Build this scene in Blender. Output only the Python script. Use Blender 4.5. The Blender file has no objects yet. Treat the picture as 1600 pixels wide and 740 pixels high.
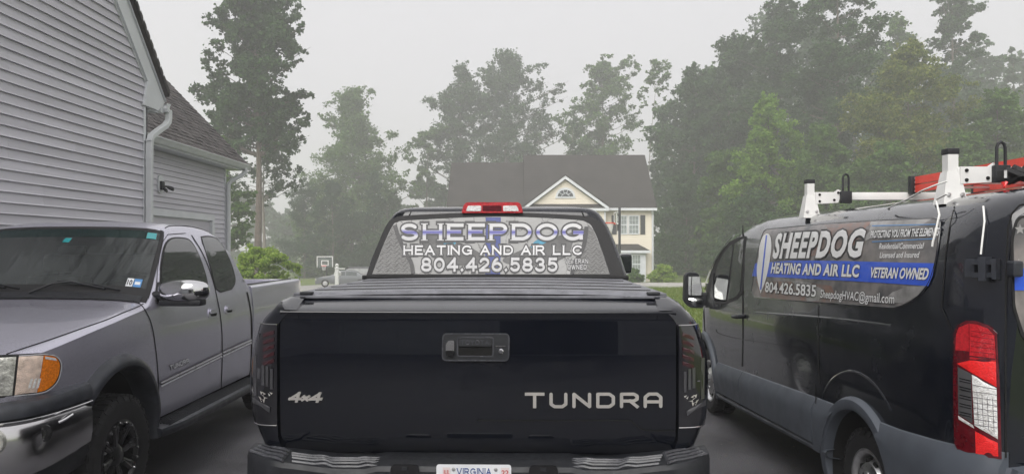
import bpy, bmesh, math, random
import numpy as np
from mathutils import Vector, Matrix, geometry
R = math.radians
scene = bpy.context.scene
COL = scene.collection

# ------------------------------------------------------------------ camera
EYE, FPX, CX, CY = 1.75, 1164.0, 800.0, 388.0
cam_data = bpy.data.cameras.new("camera")
cam = bpy.data.objects.new("camera", cam_data)
COL.objects.link(cam)
cam.location = (0, 0, EYE)
cam.rotation_euler = (R(90), 0, 0)
cam_data.sensor_width = 36.0
cam_data.lens = 36.0 * FPX / 1600.0
cam_data.shift_y = (CY - 370.0) / 1600.0
cam_data.clip_start = 0.05
cam_data.clip_end = 3000.0
scene.camera = cam

# ------------------------------------------------------------------ world, sun, exposure
SUN_EL, SUN_ROT = R(44), R(205)
world = bpy.data.worlds.new("World")
scene.world = world
world.use_nodes = True
wn = world.node_tree.nodes
wl = world.node_tree.links
wn.clear()
w_out = wn.new("ShaderNodeOutputWorld")
w_bg = wn.new("ShaderNodeBackground")
w_sky = wn.new("ShaderNodeTexSky")
w_sky.sky_type = 'NISHITA'
w_sky.sun_disc = False
w_sky.sun_elevation = SUN_EL
w_sky.sun_rotation = SUN_ROT
w_sky.dust_density = 6.0
w_sky.air_density = 1.0
w_hs = wn.new("ShaderNodeHueSaturation")
w_hs.inputs['Saturation'].default_value = 0.10
w_mix = wn.new("ShaderNodeMixRGB")
w_mix.inputs['Fac'].default_value = 0.80
w_mix.inputs['Color2'].default_value = (7.3, 7.2, 7.45, 1)      # the flat grey of a low cloud deck
wl.new(w_sky.outputs['Color'], w_hs.inputs['Color'])
wl.new(w_hs.outputs['Color'], w_mix.inputs['Color1'])
wl.new(w_mix.outputs['Color'], w_bg.inputs['Color'])
w_bg.inputs['Strength'].default_value = 0.053
wl.new(w_bg.outputs['Background'], w_out.inputs['Surface'])

sun_data = bpy.data.lights.new("sun", 'SUN')
sun_data.energy = 1.5
sun_data.angle = R(60)
sun_data.color = (1.0, 0.97, 0.93)
sun = bpy.data.objects.new("sun", sun_data)
COL.objects.link(sun)
sun.location = (0, -20, 40)
sun.rotation_euler = (R(90) - SUN_EL, 0, R(180) - SUN_ROT)

scene.view_settings.view_transform = 'Standard'
scene.view_settings.look = 'None'
scene.view_settings.exposure = 1.3
scene.view_settings.gamma = 1.0
scene.render.engine = 'CYCLES'
scene.cycles.use_denoising = True
scene.cycles.volume_bounces = 1
scene.cycles.max_bounces = 8
scene.cycles.transparent_max_bounces = 12
scene.cycles.use_adaptive_sampling = True
scene.cycles.adaptive_threshold = 0.02

# ------------------------------------------------------------------ materials
MATS = {}
def nt(name):
    m = bpy.data.materials.new(name)
    m.use_nodes = True
    n, l = m.node_tree.nodes, m.node_tree.links
    b = n.get("Principled BSDF")
    MATS[name] = m
    return m, n, l, b

def mat(name, col, rough=0.5, metal=0.0, coat=0.0, var=0.0, vscale=6.0, bump=0.0, bscale=40.0, spec=None, rvar=0.0, stretch=None, col2=None, coat_rough=0.03):
    """Principled material with noise variation in colour, roughness and relief."""
    m, n, l, b = nt(name)
    b.inputs['Base Color'].default_value = (*col, 1)
    b.inputs['Roughness'].default_value = rough
    b.inputs['Metallic'].default_value = metal
    if coat:
        b.inputs['Coat Weight'].default_value = coat
        b.inputs['Coat Roughness'].default_value = coat_rough
    if spec is not None:
        b.inputs['Specular IOR Level'].default_value = spec
    tc = None
    if var or bump or rvar or col2:
        tc = n.new("ShaderNodeTexCoord")
        src = tc.outputs['Object']
        if stretch:
            mp = n.new("ShaderNodeMapping")
            mp.inputs['Scale'].default_value = stretch
            l.new(src, mp.inputs['Vector'])
            src = mp.outputs['Vector']
    if var or col2:
        no = n.new("ShaderNodeTexNoise")
        no.inputs['Scale'].default_value = vscale
        no.inputs['Detail'].default_value = 6
        l.new(src, no.inputs['Vector'])
        mx = n.new("ShaderNodeMixRGB")
        c2 = col2 or tuple(min(1, c * (1 + var)) for c in col)
        c1 = col if col2 else tuple(c * (1 - var) for c in col)
        mx.inputs['Color1'].default_value = (*c1, 1)
        mx.inputs['Color2'].default_value = (*c2, 1)
        rp = n.new("ShaderNodeMapRange")
        rp.inputs['From Min'].default_value = 0.32
        rp.inputs['From Max'].default_value = 0.68
        l.new(no.outputs['Fac'], rp.inputs['Value'])
        l.new(rp.outputs['Result'], mx.inputs['Fac'])
        l.new(mx.outputs['Color'], b.inputs['Base Color'])
    if rvar:
        no2 = n.new("ShaderNodeTexNoise")
        no2.inputs['Scale'].default_value = vscale * 1.7
        no2.inputs['Detail'].default_value = 8
        l.new(src, no2.inputs['Vector'])
        mr = n.new("ShaderNodeMapRange")
        mr.inputs['From Min'].default_value = 0.3
        mr.inputs['From Max'].default_value = 0.7
        mr.inputs['To Min'].default_value = max(0.01, rough - rvar)
        mr.inputs['To Max'].default_value = min(1, rough + rvar)
        l.new(no2.outputs['Fac'], mr.inputs['Value'])
        l.new(mr.outputs['Result'], b.inputs['Roughness'])
    if bump:
        nb = n.new("ShaderNodeTexNoise")
        nb.inputs['Scale'].default_value = bscale
        nb.inputs['Detail'].default_value = 5
        l.new(src, nb.inputs['Vector'])
        bp = n.new("ShaderNodeBump")
        bp.inputs['Strength'].default_value = bump
        bp.inputs['Distance'].default_value = 0.02
        l.new(nb.outputs['Fac'], bp.inputs['Height'])
        l.new(bp.outputs['Normal'], b.inputs['Normal'])
    return m

def glass_mat(name, col, transp, rough=0.02, streak=False):
    """Tinted pane: glossy sheet over part-transparent tint."""
    m, n, l, b = nt(name)
    b.inputs['Base Color'].default_value = (*col, 1)
    b.inputs['Roughness'].default_value = rough
    b.inputs['Specular IOR Level'].default_value = 0.5
    b.inputs['Coat Weight'].default_value = 1.0
    b.inputs['Coat Roughness'].default_value = rough
    out = n.get("Material Output")
    tr = n.new("ShaderNodeBsdfTransparent")
    tr.inputs['Color'].default_value = (0.75, 0.82, 0.8, 1)
    ms = n.new("ShaderNodeMixShader")
    ms.inputs['Fac'].default_value = transp
    if streak:
        tc = n.new("ShaderNodeTexCoord")
        mp = n.new("ShaderNodeMapping")
        mp.inputs['Scale'].default_value = (26, 2.2, 2.2)
        no = n.new("ShaderNodeTexNoise")
        no.inputs['Scale'].default_value = 1.6
        no.inputs['Detail'].default_value = 7
        no.inputs['Distortion'].default_value = 0.6
        l.new(tc.outputs['Object'], mp.inputs['Vector'])
        l.new(mp.outputs['Vector'], no.inputs['Vector'])
        lo = n.new("ShaderNodeTexNoise"); lo.inputs['Scale'].default_value = 1.3; lo.inputs['Detail'].default_value = 2
        l.new(tc.outputs['Object'], lo.inputs['Vector'])
        ad = n.new("ShaderNodeMath"); ad.operation = 'ADD'
        l.new(no.outputs['Fac'], ad.inputs[0]); l.new(lo.outputs['Fac'], ad.inputs[1])
        cr = n.new("ShaderNodeMapRange")
        cr.inputs['From Min'].default_value = 0.78; cr.inputs['From Max'].default_value = 1.25
        l.new(ad.outputs[0], cr.inputs['Value'])
        cm = n.new("ShaderNodeMixRGB")
        cm.inputs['Color1'].default_value = (0.012, 0.015, 0.016, 1)
        cm.inputs['Color2'].default_value = (0.15, 0.165, 0.165, 1)
        l.new(cr.outputs['Result'], cm.inputs['Fac'])
        l.new(cm.outputs['Color'], b.inputs['Base Color'])
        bp = n.new("ShaderNodeBump")
        bp.inputs['Strength'].default_value = 0.22
        bp.inputs['Distance'].default_value = 0.02
        l.new(no.outputs['Fac'], bp.inputs['Height'])
        l.new(bp.outputs['Normal'], b.inputs['Normal'])
        l.new(bp.outputs['Normal'], b.inputs['Coat Normal'])
    l.new(b.outputs['BSDF'], ms.inputs[1])
    l.new(tr.outputs['BSDF'], ms.inputs[2])
    l.new(ms.outputs['Shader'], out.inputs['Surface'])
    return m

def leaf_mat(name, c1, c2, transl=0.35):
    m, n, l, b = nt(name)
    n.remove(b)
    out = n.get("Material Output")
    geo = n.new("ShaderNodeNewGeometry")
    mx = n.new("ShaderNodeMixRGB")
    mx.inputs['Color1'].default_value = (*c1, 1)
    mx.inputs['Color2'].default_value = (*c2, 1)
    l.new(geo.outputs['Random Per Island'], mx.inputs['Fac'])
    di = n.new("ShaderNodeBsdfDiffuse")
    tl = n.new("ShaderNodeBsdfTranslucent")
    l.new(mx.outputs['Color'], di.inputs['Color'])
    l.new(mx.outputs['Color'], tl.inputs['Color'])
    ms = n.new("ShaderNodeMixShader")
    ms.inputs['Fac'].default_value = transl
    l.new(di.outputs['BSDF'], ms.inputs[1])
    l.new(tl.outputs['BSDF'], ms.inputs[2])
    l.new(ms.outputs['Shader'], out.inputs['Surface'])
    return m

M = {}
M['black_paint'] = mat('black_paint', (0.0018, 0.0030, 0.0070), 0.16, 0, 1.0, rvar=0.05, vscale=5, bump=0.012, bscale=2.2, spec=0.3, coat_rough=0.02)
M['van_paint'] = mat('van_paint', (0.0028, 0.0045, 0.0095), 0.2, 0, 1.0, rvar=0.10, vscale=3, bump=0.015, bscale=2.5, coat_rough=0.05)
def add_specks(m, scale, lo, hi, col):
    n, l = m.node_tree.nodes, m.node_tree.links
    b = n.get("Principled BSDF")
    tc = n.new("ShaderNodeTexCoord")
    no = n.new("ShaderNodeTexNoise"); no.inputs['Scale'].default_value = scale; no.inputs['Detail'].default_value = 10; no.inputs['Roughness'].default_value = 0.7
    l.new(tc.outputs['Object'], no.inputs['Vector'])
    mr = n.new("ShaderNodeMapRange"); mr.inputs['From Min'].default_value = lo; mr.inputs['From Max'].default_value = hi
    l.new(no.outputs['Fac'], mr.inputs['Value'])
    mx = n.new("ShaderNodeMixRGB")
    mx.inputs['Color1'].default_value = b.inputs['Base Color'].default_value[:]
    mx.inputs['Color2'].default_value = (*col, 1)
    l.new(mr.outputs['Result'], mx.inputs['Fac'])
    l.new(mx.outputs['Color'], b.inputs['Base Color'])
add_specks(M['black_paint'], 7, .60, .82, (0.016, 0.017, 0.020))
add_specks(M['van_paint'], 9, .56, .80, (0.045, 0.046, 0.05))
M['silver_paint'] = mat('silver_paint', (0.52, 0.51, 0.60), 0.29, 0.58, 0.9, var=0.05, vscale=300, rvar=0.06, coat_rough=0.04)
M['cover_vinyl'] = mat('cover_vinyl', (0.17, 0.173, 0.195), 0.36, 0, var=0.25, vscale=14, bump=0.25, bscale=420, rvar=0.1)
M['black_plastic'] = mat('black_plastic', (0.013, 0.0145, 0.018), 0.5, var=0.2, vscale=20, bump=0.1, bscale=300, rvar=0.08)
M['pad_plastic'] = mat('pad_plastic', (0.06, 0.062, 0.07), 0.26, var=0.25, vscale=12, bump=0.1, bscale=260, rvar=0.1)
M['gloss_black'] = mat('gloss_black', (0.008, 0.008, 0.009), 0.15, 0, 0.6, rvar=0.05)
M['seal'] = mat('seal', (0.012, 0.012, 0.013), 0.6, var=0.2)
M['gap'] = mat('gap', (0.003, 0.003, 0.003), 0.9)
M['grey_clad'] = mat('grey_clad', (0.072, 0.083, 0.102), 0.5, var=0.12, vscale=5, bump=0.08, bscale=400, rvar=0.08)
M['chrome'] = mat('chrome', (0.72, 0.72, 0.73), 0.08, 1.0, rvar=0.04, vscale=4)
M['dull_chrome'] = mat('dull_chrome', (0.62, 0.61, 0.60), 0.2, 1.0, rvar=0.08, vscale=8)
M['badge'] = mat('badge', (0.72, 0.69, 0.65), 0.42, 0.75, rvar=0.08, vscale=30)
M['dark_chrome'] = mat('dark_chrome', (0.62, 0.61, 0.62), 0.17, 1.0, rvar=0.05, vscale=6)
M['step_black'] = mat('step_black', (0.026, 0.029, 0.037), 0.4, var=0.3, vscale=14, rvar=0.1)
M['moulding'] = mat('moulding', (0.80, 0.80, 0.84), 0.3, 0.3, rvar=0.06)
M['steel'] = mat('steel', (0.68, 0.68, 0.68), 0.35, 1.0, var=0.15, vscale=20, rvar=0.1)
M['rubber'] = mat('rubber', (0.012, 0.012, 0.013), 0.75, var=0.3, vscale=18, bump=0.2, bscale=120)
M['rim_black'] = mat('rim_black', (0.01, 0.01, 0.011), 0.3, 0, 0.3, rvar=0.08)
M['red_lens'] = mat('red_lens', (0.50, 0.010, 0.018), 0.12, 0, 1.0, var=0.25, vscale=60, bump=0.35, bscale=140)
M['bright_red_lens'] = mat('bright_red_lens', (0.85, 0.02, 0.02), 0.12, 0, 1.0, var=0.1, vscale=90, bump=0.3, bscale=160)
M['deep_red_lens'] = mat('deep_red_lens', (0.10, 0.004, 0.009), 0.1, 0, 1.0, var=0.25, vscale=40)
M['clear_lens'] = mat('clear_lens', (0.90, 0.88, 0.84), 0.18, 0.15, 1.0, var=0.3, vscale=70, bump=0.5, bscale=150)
M['lens_grey'] = mat('lens_grey', (0.10, 0.10, 0.105), 0.25, 0.2, 1.0, var=0.2)
M['smoke_lens'] = mat('smoke_lens', (0.010, 0.010, 0.013), 0.1, 0, 1.0)
M['smoke_red'] = mat('smoke_red', (0.045, 0.008, 0.012), 0.25, 0, 1.0)
M['smoke_grey'] = mat('smoke_grey', (0.05, 0.05, 0.055), 0.25, 0, 1.0)
M['amber_lens'] = mat('amber_lens', (0.85, 0.22, 0.01), 0.12, 0, 1.0, var=0.25, vscale=90, bump=0.35, bscale=160)
M['amber_clear'] = mat('amber_clear', (0.78, 0.62, 0.52), 0.16, 0.2, 1.0, var=0.25, vscale=25, bump=0.4, bscale=160)
M['headlamp'] = mat('headlamp', (0.55, 0.55, 0.50), 0.12, 0.35, 1.0, var=0.4, vscale=24, bump=0.4, bscale=60)
M['tint_glass'] = glass_mat('tint_glass', (0.012, 0.016, 0.016), 0.10)
M['van_glass'] = glass_mat('van_glass', (0.006, 0.008, 0.008), 0.12)
M['windshield_glass'] = glass_mat('windshield_glass', (0.03, 0.036, 0.036), 0.5, 0.03, True)
M['mirror_glass'] = mat('mirror_glass', (0.75, 0.77, 0.75), 0.02, 1.0)
M['teal_tint'] = mat('teal_tint', (0.01, 0.30, 0.32), 0.15, 0, 1.0)
M['interior'] = mat('interior', (0.33, 0.33, 0.34), 0.8, var=0.25)
M['dark_interior'] = mat('dark_interior', (0.02, 0.02, 0.021), 0.8, var=0.25)
M['print_white'] = mat('print_white', (0.80, 0.80, 0.80), 0.35, 0, 0.5, var=0.04)
M['print_silver'] = mat('print_silver', (0.52, 0.52, 0.53), 0.35, 0, 0.4, var=0.12, vscale=25)
M['print_dark'] = mat('print_dark', (0.016, 0.016, 0.019), 0.4, 0, 0.3, var=0.2)
M['print_grey'] = mat('print_grey', (0.08, 0.08, 0.084), 0.4, 0, 0.4, var=0.45, vscale=7, col2=(0.26, 0.235, 0.225))
M['print_rust'] = mat('print_rust', (0.24, 0.13, 0.10), 0.4, 0, 0.4, var=0.4, vscale=11, col2=(0.15, 0.14, 0.135))
M['print_smoke'] = mat('print_smoke', (0.27, 0.265, 0.26), 0.4, 0, 0.4, var=0.35, vscale=9)
M['film_white'] = mat('film_white', (0.68, 0.68, 0.69), 0.35, 0, 0.4, var=0.08, vscale=20)
M['print_blue'] = mat('print_blue', (0.022, 0.10, 0.66), 0.35, 0, 0.5, var=0.05)
M['window_blue'] = mat('window_blue', (0.012, 0.035, 0.24), 0.4, 0, 0.3, var=0.1, vscale=12)
M['print_lightblue'] = mat('print_lightblue', (0.10, 0.28, 0.58), 0.4)
M['print_cyan'] = mat('print_cyan', (0.06, 0.27, 0.40), 0.4, var=0.3, vscale=14)
M['plate_white'] = mat('plate_white', (0.78, 0.79, 0.82), 0.4, var=0.05)
M['plate_blue'] = mat('plate_blue', (0.02, 0.06, 0.25), 0.4)
M['sticker_red'] = mat('sticker_red', (0.55, 0.07, 0.06), 0.5)
M['white_metal'] = mat('white_metal', (0.78, 0.78, 0.76), 0.38, var=0.06, vscale=9, rvar=0.08)
M['white_strap'] = mat('white_strap', (0.78, 0.78, 0.75), 0.6, var=0.08)
M['red_fibre'] = mat('red_fibre', (0.82, 0.075, 0.05), 0.4, var=0.12, vscale=8)
M['white_trim'] = mat('white_trim', (0.62, 0.64, 0.66), 0.5, var=0.05, vscale=3, rvar=0.06)
M['gutter_white'] = mat('gutter_white', (0.58, 0.60, 0.61), 0.42, var=0.07, vscale=5, rvar=0.08)
M['siding_grey'] = mat('siding_grey', (0.54, 0.53, 0.575), 0.55, var=0.09, vscale=1.3, bump=0.10, bscale=60, stretch=(1, 0.25, 6))
M['shingle'] = mat('shingle', (0.085, 0.078, 0.076), 0.9, var=0.45, vscale=4.5, bump=0.4, bscale=160)
M['shingle_far'] = None
M['cream'] = None
M['shutter'] = mat('shutter', (0.06, 0.062, 0.065), 0.6, var=0.1)
M['pane'] = mat('pane', (0.05, 0.06, 0.06), 0.08, 0, 1.0, var=0.4, vscale=2)
M['blind_pane'] = mat('blind_pane', (0.22, 0.25, 0.24), 0.1, 0, 1.0, var=0.25, vscale=3)
M['bark'] = mat('bark', (0.13, 0.105, 0.085), 0.95, var=0.4, vscale=5, bump=0.8, bscale=22, stretch=(3, 3, 0.6))
M['pale_bark'] = mat('pale_bark', (0.22, 0.20, 0.17), 0.95, var=0.3, vscale=5, bump=0.6, bscale=22, stretch=(3, 3, 0.6))
M['leaf_dark'] = leaf_mat('leaf_dark', (0.038, 0.082, 0.030), (0.078, 0.138, 0.050))
M['leaf_mid'] = leaf_mat('leaf_mid', (0.062, 0.132, 0.030), (0.130, 0.215, 0.052))
M['leaf_light'] = leaf_mat('leaf_light', (0.13, 0.25, 0.04), (0.25, 0.38, 0.075), 0.45)
M['leaf_yellow'] = leaf_mat('leaf_yellow', (0.085, 0.14, 0.028), (0.24, 0.26, 0.065), 0.42)
M['leaf_cedar'] = leaf_mat('leaf_cedar', (0.026, 0.062, 0.030), (0.055, 0.11, 0.042), 0.2)
M['leaf_bush'] = leaf_mat('leaf_bush', (0.20, 0.33, 0.05), (0.40, 0.50, 0.12), 0.5)
M['concrete'] = mat('concrete', (0.38, 0.37, 0.35), 0.85, var=0.12, vscale=2, bump=0.2, bscale=60)
M['street_asphalt'] = mat('street_asphalt', (0.20, 0.195, 0.19), 0.9, var=0.12, vscale=1.2, bump=0.3, bscale=90)
M['net'] = mat('net', (0.7, 0.7, 0.68), 0.8)
M['board_clear'] = glass_mat('board_clear', (0.30, 0.33, 0.32), 0.65, 0.1)
M['rim_red'] = mat('rim_red', (0.75, 0.10, 0.06), 0.45)
M['vinyl_white'] = mat('vinyl_white', (0.80, 0.80, 0.78), 0.45)
M['car_silver'] = mat('car_silver', (0.17, 0.18, 0.19), 0.3, 0.5, 0.8)
M['car_dark'] = mat('car_dark', (0.06, 0.06, 0.065), 0.3, 0.3, 0.8)

def tone_by_piece(m, amount):
    n, l = m.node_tree.nodes, m.node_tree.links
    b = n.get("Principled BSDF")
    src = b.inputs['Base Color'].links[0].from_socket
    oi = n.new("ShaderNodeObjectInfo")
    mr = n.new("ShaderNodeMapRange"); mr.inputs['To Min'].default_value = 1 - amount; mr.inputs['To Max'].default_value = 1 + amount
    l.new(oi.outputs['Random'], mr.inputs['Value'])
    hs = n.new("ShaderNodeHueSaturation")
    l.new(mr.outputs['Result'], hs.inputs['Value'])
    l.new(src, hs.inputs['Color'])
    l.new(hs.outputs['Color'], b.inputs['Base Color'])
tone_by_piece(M['siding_grey'], .06)

def wall_lines(name, col, pitch, axis='Z', depth=0.5, lo=0.88, hi=1.1):
    """Far lap siding: fine horizontal relief too distant to pick apart."""
    m, n, l, b = nt(name)
    tc = n.new("ShaderNodeTexCoord")
    sp = n.new("ShaderNodeSeparateXYZ")
    l.new(tc.outputs['Object'], sp.inputs['Vector'])
    mu = n.new("ShaderNodeMath"); mu.operation = 'MULTIPLY'; mu.inputs[1].default_value = 1.0 / pitch
    l.new(sp.outputs[axis], mu.inputs[0])
    fr = n.new("ShaderNodeMath"); fr.operation = 'FRACT'
    l.new(mu.outputs[0], fr.inputs[0])
    bp = n.new("ShaderNodeBump")
    bp.invert = True
    bp.inputs['Strength'].default_value = depth
    bp.inputs['Distance'].default_value = 0.03
    l.new(fr.outputs[0], bp.inputs['Height'])
    l.new(bp.outputs['Normal'], b.inputs['Normal'])
    no = n.new("ShaderNodeTexNoise")
    no.inputs['Scale'].default_value = 0.7
    no.inputs['Detail'].default_value = 6
    l.new(tc.outputs['Object'], no.inputs['Vector'])
    mx = n.new("ShaderNodeMixRGB")
    mx.inputs['Color1'].default_value = (*[c * lo for c in col], 1)
    mx.inputs['Color2'].default_value = (*[min(1, c * hi) for c in col], 1)
    l.new(no.outputs['Fac'], mx.inputs['Fac'])
    l.new(mx.outputs['Color'], b.inputs['Base Color'])
    b.inputs['Roughness'].default_value = 0.75
    return m
M['cream'] = wall_lines('cream', (0.72, 0.66, 0.55), 0.2)
M['shingle_far'] = wall_lines('shingle_far', (0.042, 0.038, 0.034), 0.14, 'Z', 0.6, 0.6, 1.45)

def asphalt_mat():
    m, n, l, b = nt('asphalt')
    tc = n.new("ShaderNodeTexCoord")
    n1 = n.new("ShaderNodeTexNoise"); n1.inputs['Scale'].default_value = 0.9; n1.inputs['Detail'].default_value = 7
    n2 = n.new("ShaderNodeTexNoise"); n2.inputs['Scale'].default_value = 60; n2.inputs['Detail'].default_value = 6
    vo = n.new("ShaderNodeTexVoronoi"); vo.inputs['Scale'].default_value = 110
    for x in (n1, n2, vo):
        l.new(tc.outputs['Object'], x.inputs['Vector'])
    mx = n.new("ShaderNodeMixRGB")
    mx.inputs['Color1'].default_value = (0.085, 0.083, 0.092, 1)
    mx.inputs['Color2'].default_value = (0.155, 0.152, 0.166, 1)
    cm = n.new("ShaderNodeMapRange"); cm.inputs['From Min'].default_value = 0.38; cm.inputs['From Max'].default_value = 0.60
    l.new(n1.outputs['Fac'], cm.inputs['Value']); l.new(cm.outputs['Result'], mx.inputs['Fac'])
    m2 = n.new("ShaderNodeMixRGB"); m2.blend_type = 'MULTIPLY'; m2.inputs['Fac'].default_value = 0.6
    l.new(mx.outputs['Color'], m2.inputs['Color1'])
    l.new(n2.outputs['Color'], m2.inputs['Color2'])
    l.new(m2.outputs['Color'], b.inputs['Base Color'])
    mr = n.new("ShaderNodeMapRange")
    mr.inputs['From Min'].default_value = 0.35; mr.inputs['From Max'].default_value = 0.65
    mr.inputs['To Min'].default_value = 0.33; mr.inputs['To Max'].default_value = 0.7
    l.new(n1.outputs['Fac'], mr.inputs['Value'])
    l.new(mr.outputs['Result'], b.inputs['Roughness'])
    bp = n.new("ShaderNodeBump"); bp.inputs['Strength'].default_value = 0.55; bp.inputs['Distance'].default_value = 0.008
    l.new(vo.outputs['Distance'], bp.inputs['Height'])
    l.new(bp.outputs['Normal'], b.inputs['Normal'])
    return m
M['asphalt'] = asphalt_mat()

def lawn_mat():
    m, n, l, b = nt('lawn')
    tc = n.new("ShaderNodeTexCoord")
    n1 = n.new("ShaderNodeTexNoise"); n1.inputs['Scale'].default_value = 0.25; n1.inputs['Detail'].default_value = 8
    n2 = n.new("ShaderNodeTexNoise"); n2.inputs['Scale'].default_value = 30; n2.inputs['Detail'].default_value = 4
    for x in (n1, n2):
        l.new(tc.outputs['Object'], x.inputs['Vector'])
    mx = n.new("ShaderNodeMixRGB")
    mx.inputs['Color1'].default_value = (0.075, 0.125, 0.02, 1)
    mx.inputs['Color2'].default_value = (0.17, 0.21, 0.045, 1)
    l.new(n1.outputs['Fac'], mx.inputs['Fac'])
    m2 = n.new("ShaderNodeMixRGB"); m2.blend_type = 'OVERLAY'; m2.inputs['Fac'].default_value = 0.5
    l.new(mx.outputs['Color'], m2.inputs['Color1'])
    l.new(n2.outputs['Fac'], m2.inputs['Color2'])
    l.new(m2.outputs['Color'], b.inputs['Base Color'])
    b.inputs['Roughness'].default_value = 0.95
    bp = n.new("ShaderNodeBump"); bp.inputs['Strength'].default_value = 0.8; bp.inputs['Distance'].default_value = 0.05
    l.new(n2.outputs['Fac'], bp.inputs['Height'])
    l.new(bp.outputs['Normal'], b.inputs['Normal'])
    return m
M['lawn'] = lawn_mat()

def stone_print():
    """Printed cracked-stone picture on the window film."""
    m, n, l, b = nt('stone_print')
    tc = n.new("ShaderNodeTexCoord")
    vo = n.new("ShaderNodeTexVoronoi"); vo.feature = 'DISTANCE_TO_EDGE'; vo.inputs['Scale'].default_value = 6.0
    no = n.new("ShaderNodeTexNoise"); no.inputs['Scale'].default_value = 9; no.inputs['Detail'].default_value = 8
    av = n.new("ShaderNodeMixRGB"); av.blend_type = 'ADD'; av.inputs['Fac'].default_value = 0.12
    l.new(tc.outputs['Object'], no.inputs['Vector'])
    l.new(tc.outputs['Object'], av.inputs['Color1'])
    l.new(no.outputs['Color'], av.inputs['Color2'])
    l.new(av.outputs['Color'], vo.inputs['Vector'])
    cr = n.new("ShaderNodeMapRange")
    cr.inputs['From Min'].default_value = 0.0; cr.inputs['From Max'].default_value = 0.018
    cr.inputs['To Min'].default_value = 0.35; cr.inputs['To Max'].default_value = 1.0
    l.new(vo.outputs['Distance'], cr.inputs['Value'])
    mx = n.new("ShaderNodeMixRGB")
    mx.inputs['Color1'].default_value = (0.25, 0.25, 0.25, 1)
    mx.inputs['Color2'].default_value = (0.50, 0.50, 0.49, 1)
    l.new(no.outputs['Fac'], mx.inputs['Fac'])
    mu = n.new("ShaderNodeMixRGB"); mu.blend_type = 'MULTIPLY'; mu.inputs['Fac'].default_value = 1
    l.new(mx.outputs['Color'], mu.inputs['Color1'])
    l.new(cr.outputs['Result'], mu.inputs['Color2'])
    l.new(mu.outputs['Color'], b.inputs['Base Color'])
    b.inputs['Roughness'].default_value = 0.35
    return m
M['stone_print'] = stone_print()
M['plate_print'] = mat('plate_print', (0.125, 0.125, 0.122), 0.35, 0, 0.3, var=0.25, vscale=10)
M['plate_print_light'] = mat('plate_print_light', (0.21, 0.21, 0.205), 0.35)
M['plate_print_dark'] = mat('plate_print_dark', (0.06, 0.06, 0.06), 0.35)
M['smear_print'] = mat('smear_print', (0.075, 0.075, 0.075), 0.4, 0, 0.3, var=0.5, vscale=9)

def letter_print():
    """Silver letters with a printed blue band across their middle."""
    m, n, l, b = nt('letter_print')
    tc = n.new("ShaderNodeTexCoord")
    sp = n.new("ShaderNodeSeparateXYZ")
    l.new(tc.outputs['Object'], sp.inputs['Vector'])
    rp = n.new("ShaderNodeValToRGB")
    mr = n.new("ShaderNodeMapRange")
    mr.inputs['From Min'].default_value = 1.800
    mr.inputs['From Max'].default_value = 1.920
    l.new(sp.outputs['Z'], mr.inputs['Value'])
    l.new(mr.outputs['Result'], rp.inputs['Fac'])
    e = rp.color_ramp.elements
    e[0].position = 0.0; e[0].color = (0.55, 0.55, 0.55, 1)
    e[1].position = 1.0; e[1].color = (0.62, 0.62, 0.62, 1)
    for p, c in ((0.30, (0.62, 0.62, 0.64, 1)), (0.44, (0.24, 0.24, 0.50, 1)), (0.53, (0.04, 0.04, 0.32, 1)), (0.62, (0.34, 0.34, 0.56, 1)), (0.72, (0.68, 0.68, 0.69, 1))):
        x = e.new(p); x.color = c
    l.new(rp.outputs['Color'], b.inputs['Base Color'])
    b.inputs['Roughness'].default_value = 0.35
    return m
M['letter_print'] = letter_print()

# ------------------------------------------------------------------ object helpers
OFFS = {}
def link(o, parent=None):
    COL.objects.link(o)
    if parent is not None:
        o.parent = parent
    return o

def thing(name, label, cat, loc=(0, 0, 0), rotz=0.0, group=None, world_verts=False):
    o = bpy.data.objects.new(name, None)
    COL.objects.link(o)
    o.empty_display_size = 0.3
    o.location = loc
    o.rotation_euler = (0, 0, rotz)
    o['label'] = label
    o['category'] = cat
    if group:
        o['group'] = group
    if world_verts:
        OFFS[o.name] = Vector(loc)
    return o

def tag(o, label, cat, group=None):
    o['label'] = label
    o['category'] = cat
    if group:
        o['group'] = group
    return o

def off_of(parent):
    p = parent
    while p is not None:
        if p.name in OFFS:
            return OFFS[p.name]
        p = p.parent
    return None

def weld(verts, faces):
    key, out, mp = {}, [], []
    for v in verts:
        k = (round(v[0], 5), round(v[1], 5), round(v[2], 5))
        if k not in key:
            key[k] = len(out); out.append(tuple(v))
        mp.append(key[k])
    fs = []
    for f in faces:
        g = []
        for i in f:
            if mp[i] not in g:
                g.append(mp[i])
        if len(g) >= 3:
            fs.append(tuple(g))
    return out, fs

def mk(name, verts, faces, m, parent=None, smooth=True, ang=35, kind=None, label=None, merge=False):
    if merge:
        verts, faces = weld(verts, faces)
    off = off_of(parent)
    if off is not None:
        verts = [(v[0] - off[0], v[1] - off[1], v[2] - off[2]) for v in verts]
    me = bpy.data.meshes.new(name)
    me.from_pydata([tuple(v) for v in verts], [], [tuple(f) for f in faces])
    if isinstance(m, (list, tuple)):
        for x in m:
            me.materials.append(x)
    else:
        me.materials.append(m)
    me.validate()
    if smooth:
        me.polygons.foreach_set('use_smooth', [True] * len(me.polygons))
        try:
            me.set_sharp_from_angle(angle=R(ang))
        except Exception:
            pass
    me.update()
    o = bpy.data.objects.new(name, me)
    link(o, parent)
    if kind:
        o['kind'] = kind
    if label:
        o['label'] = label
    return o

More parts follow.
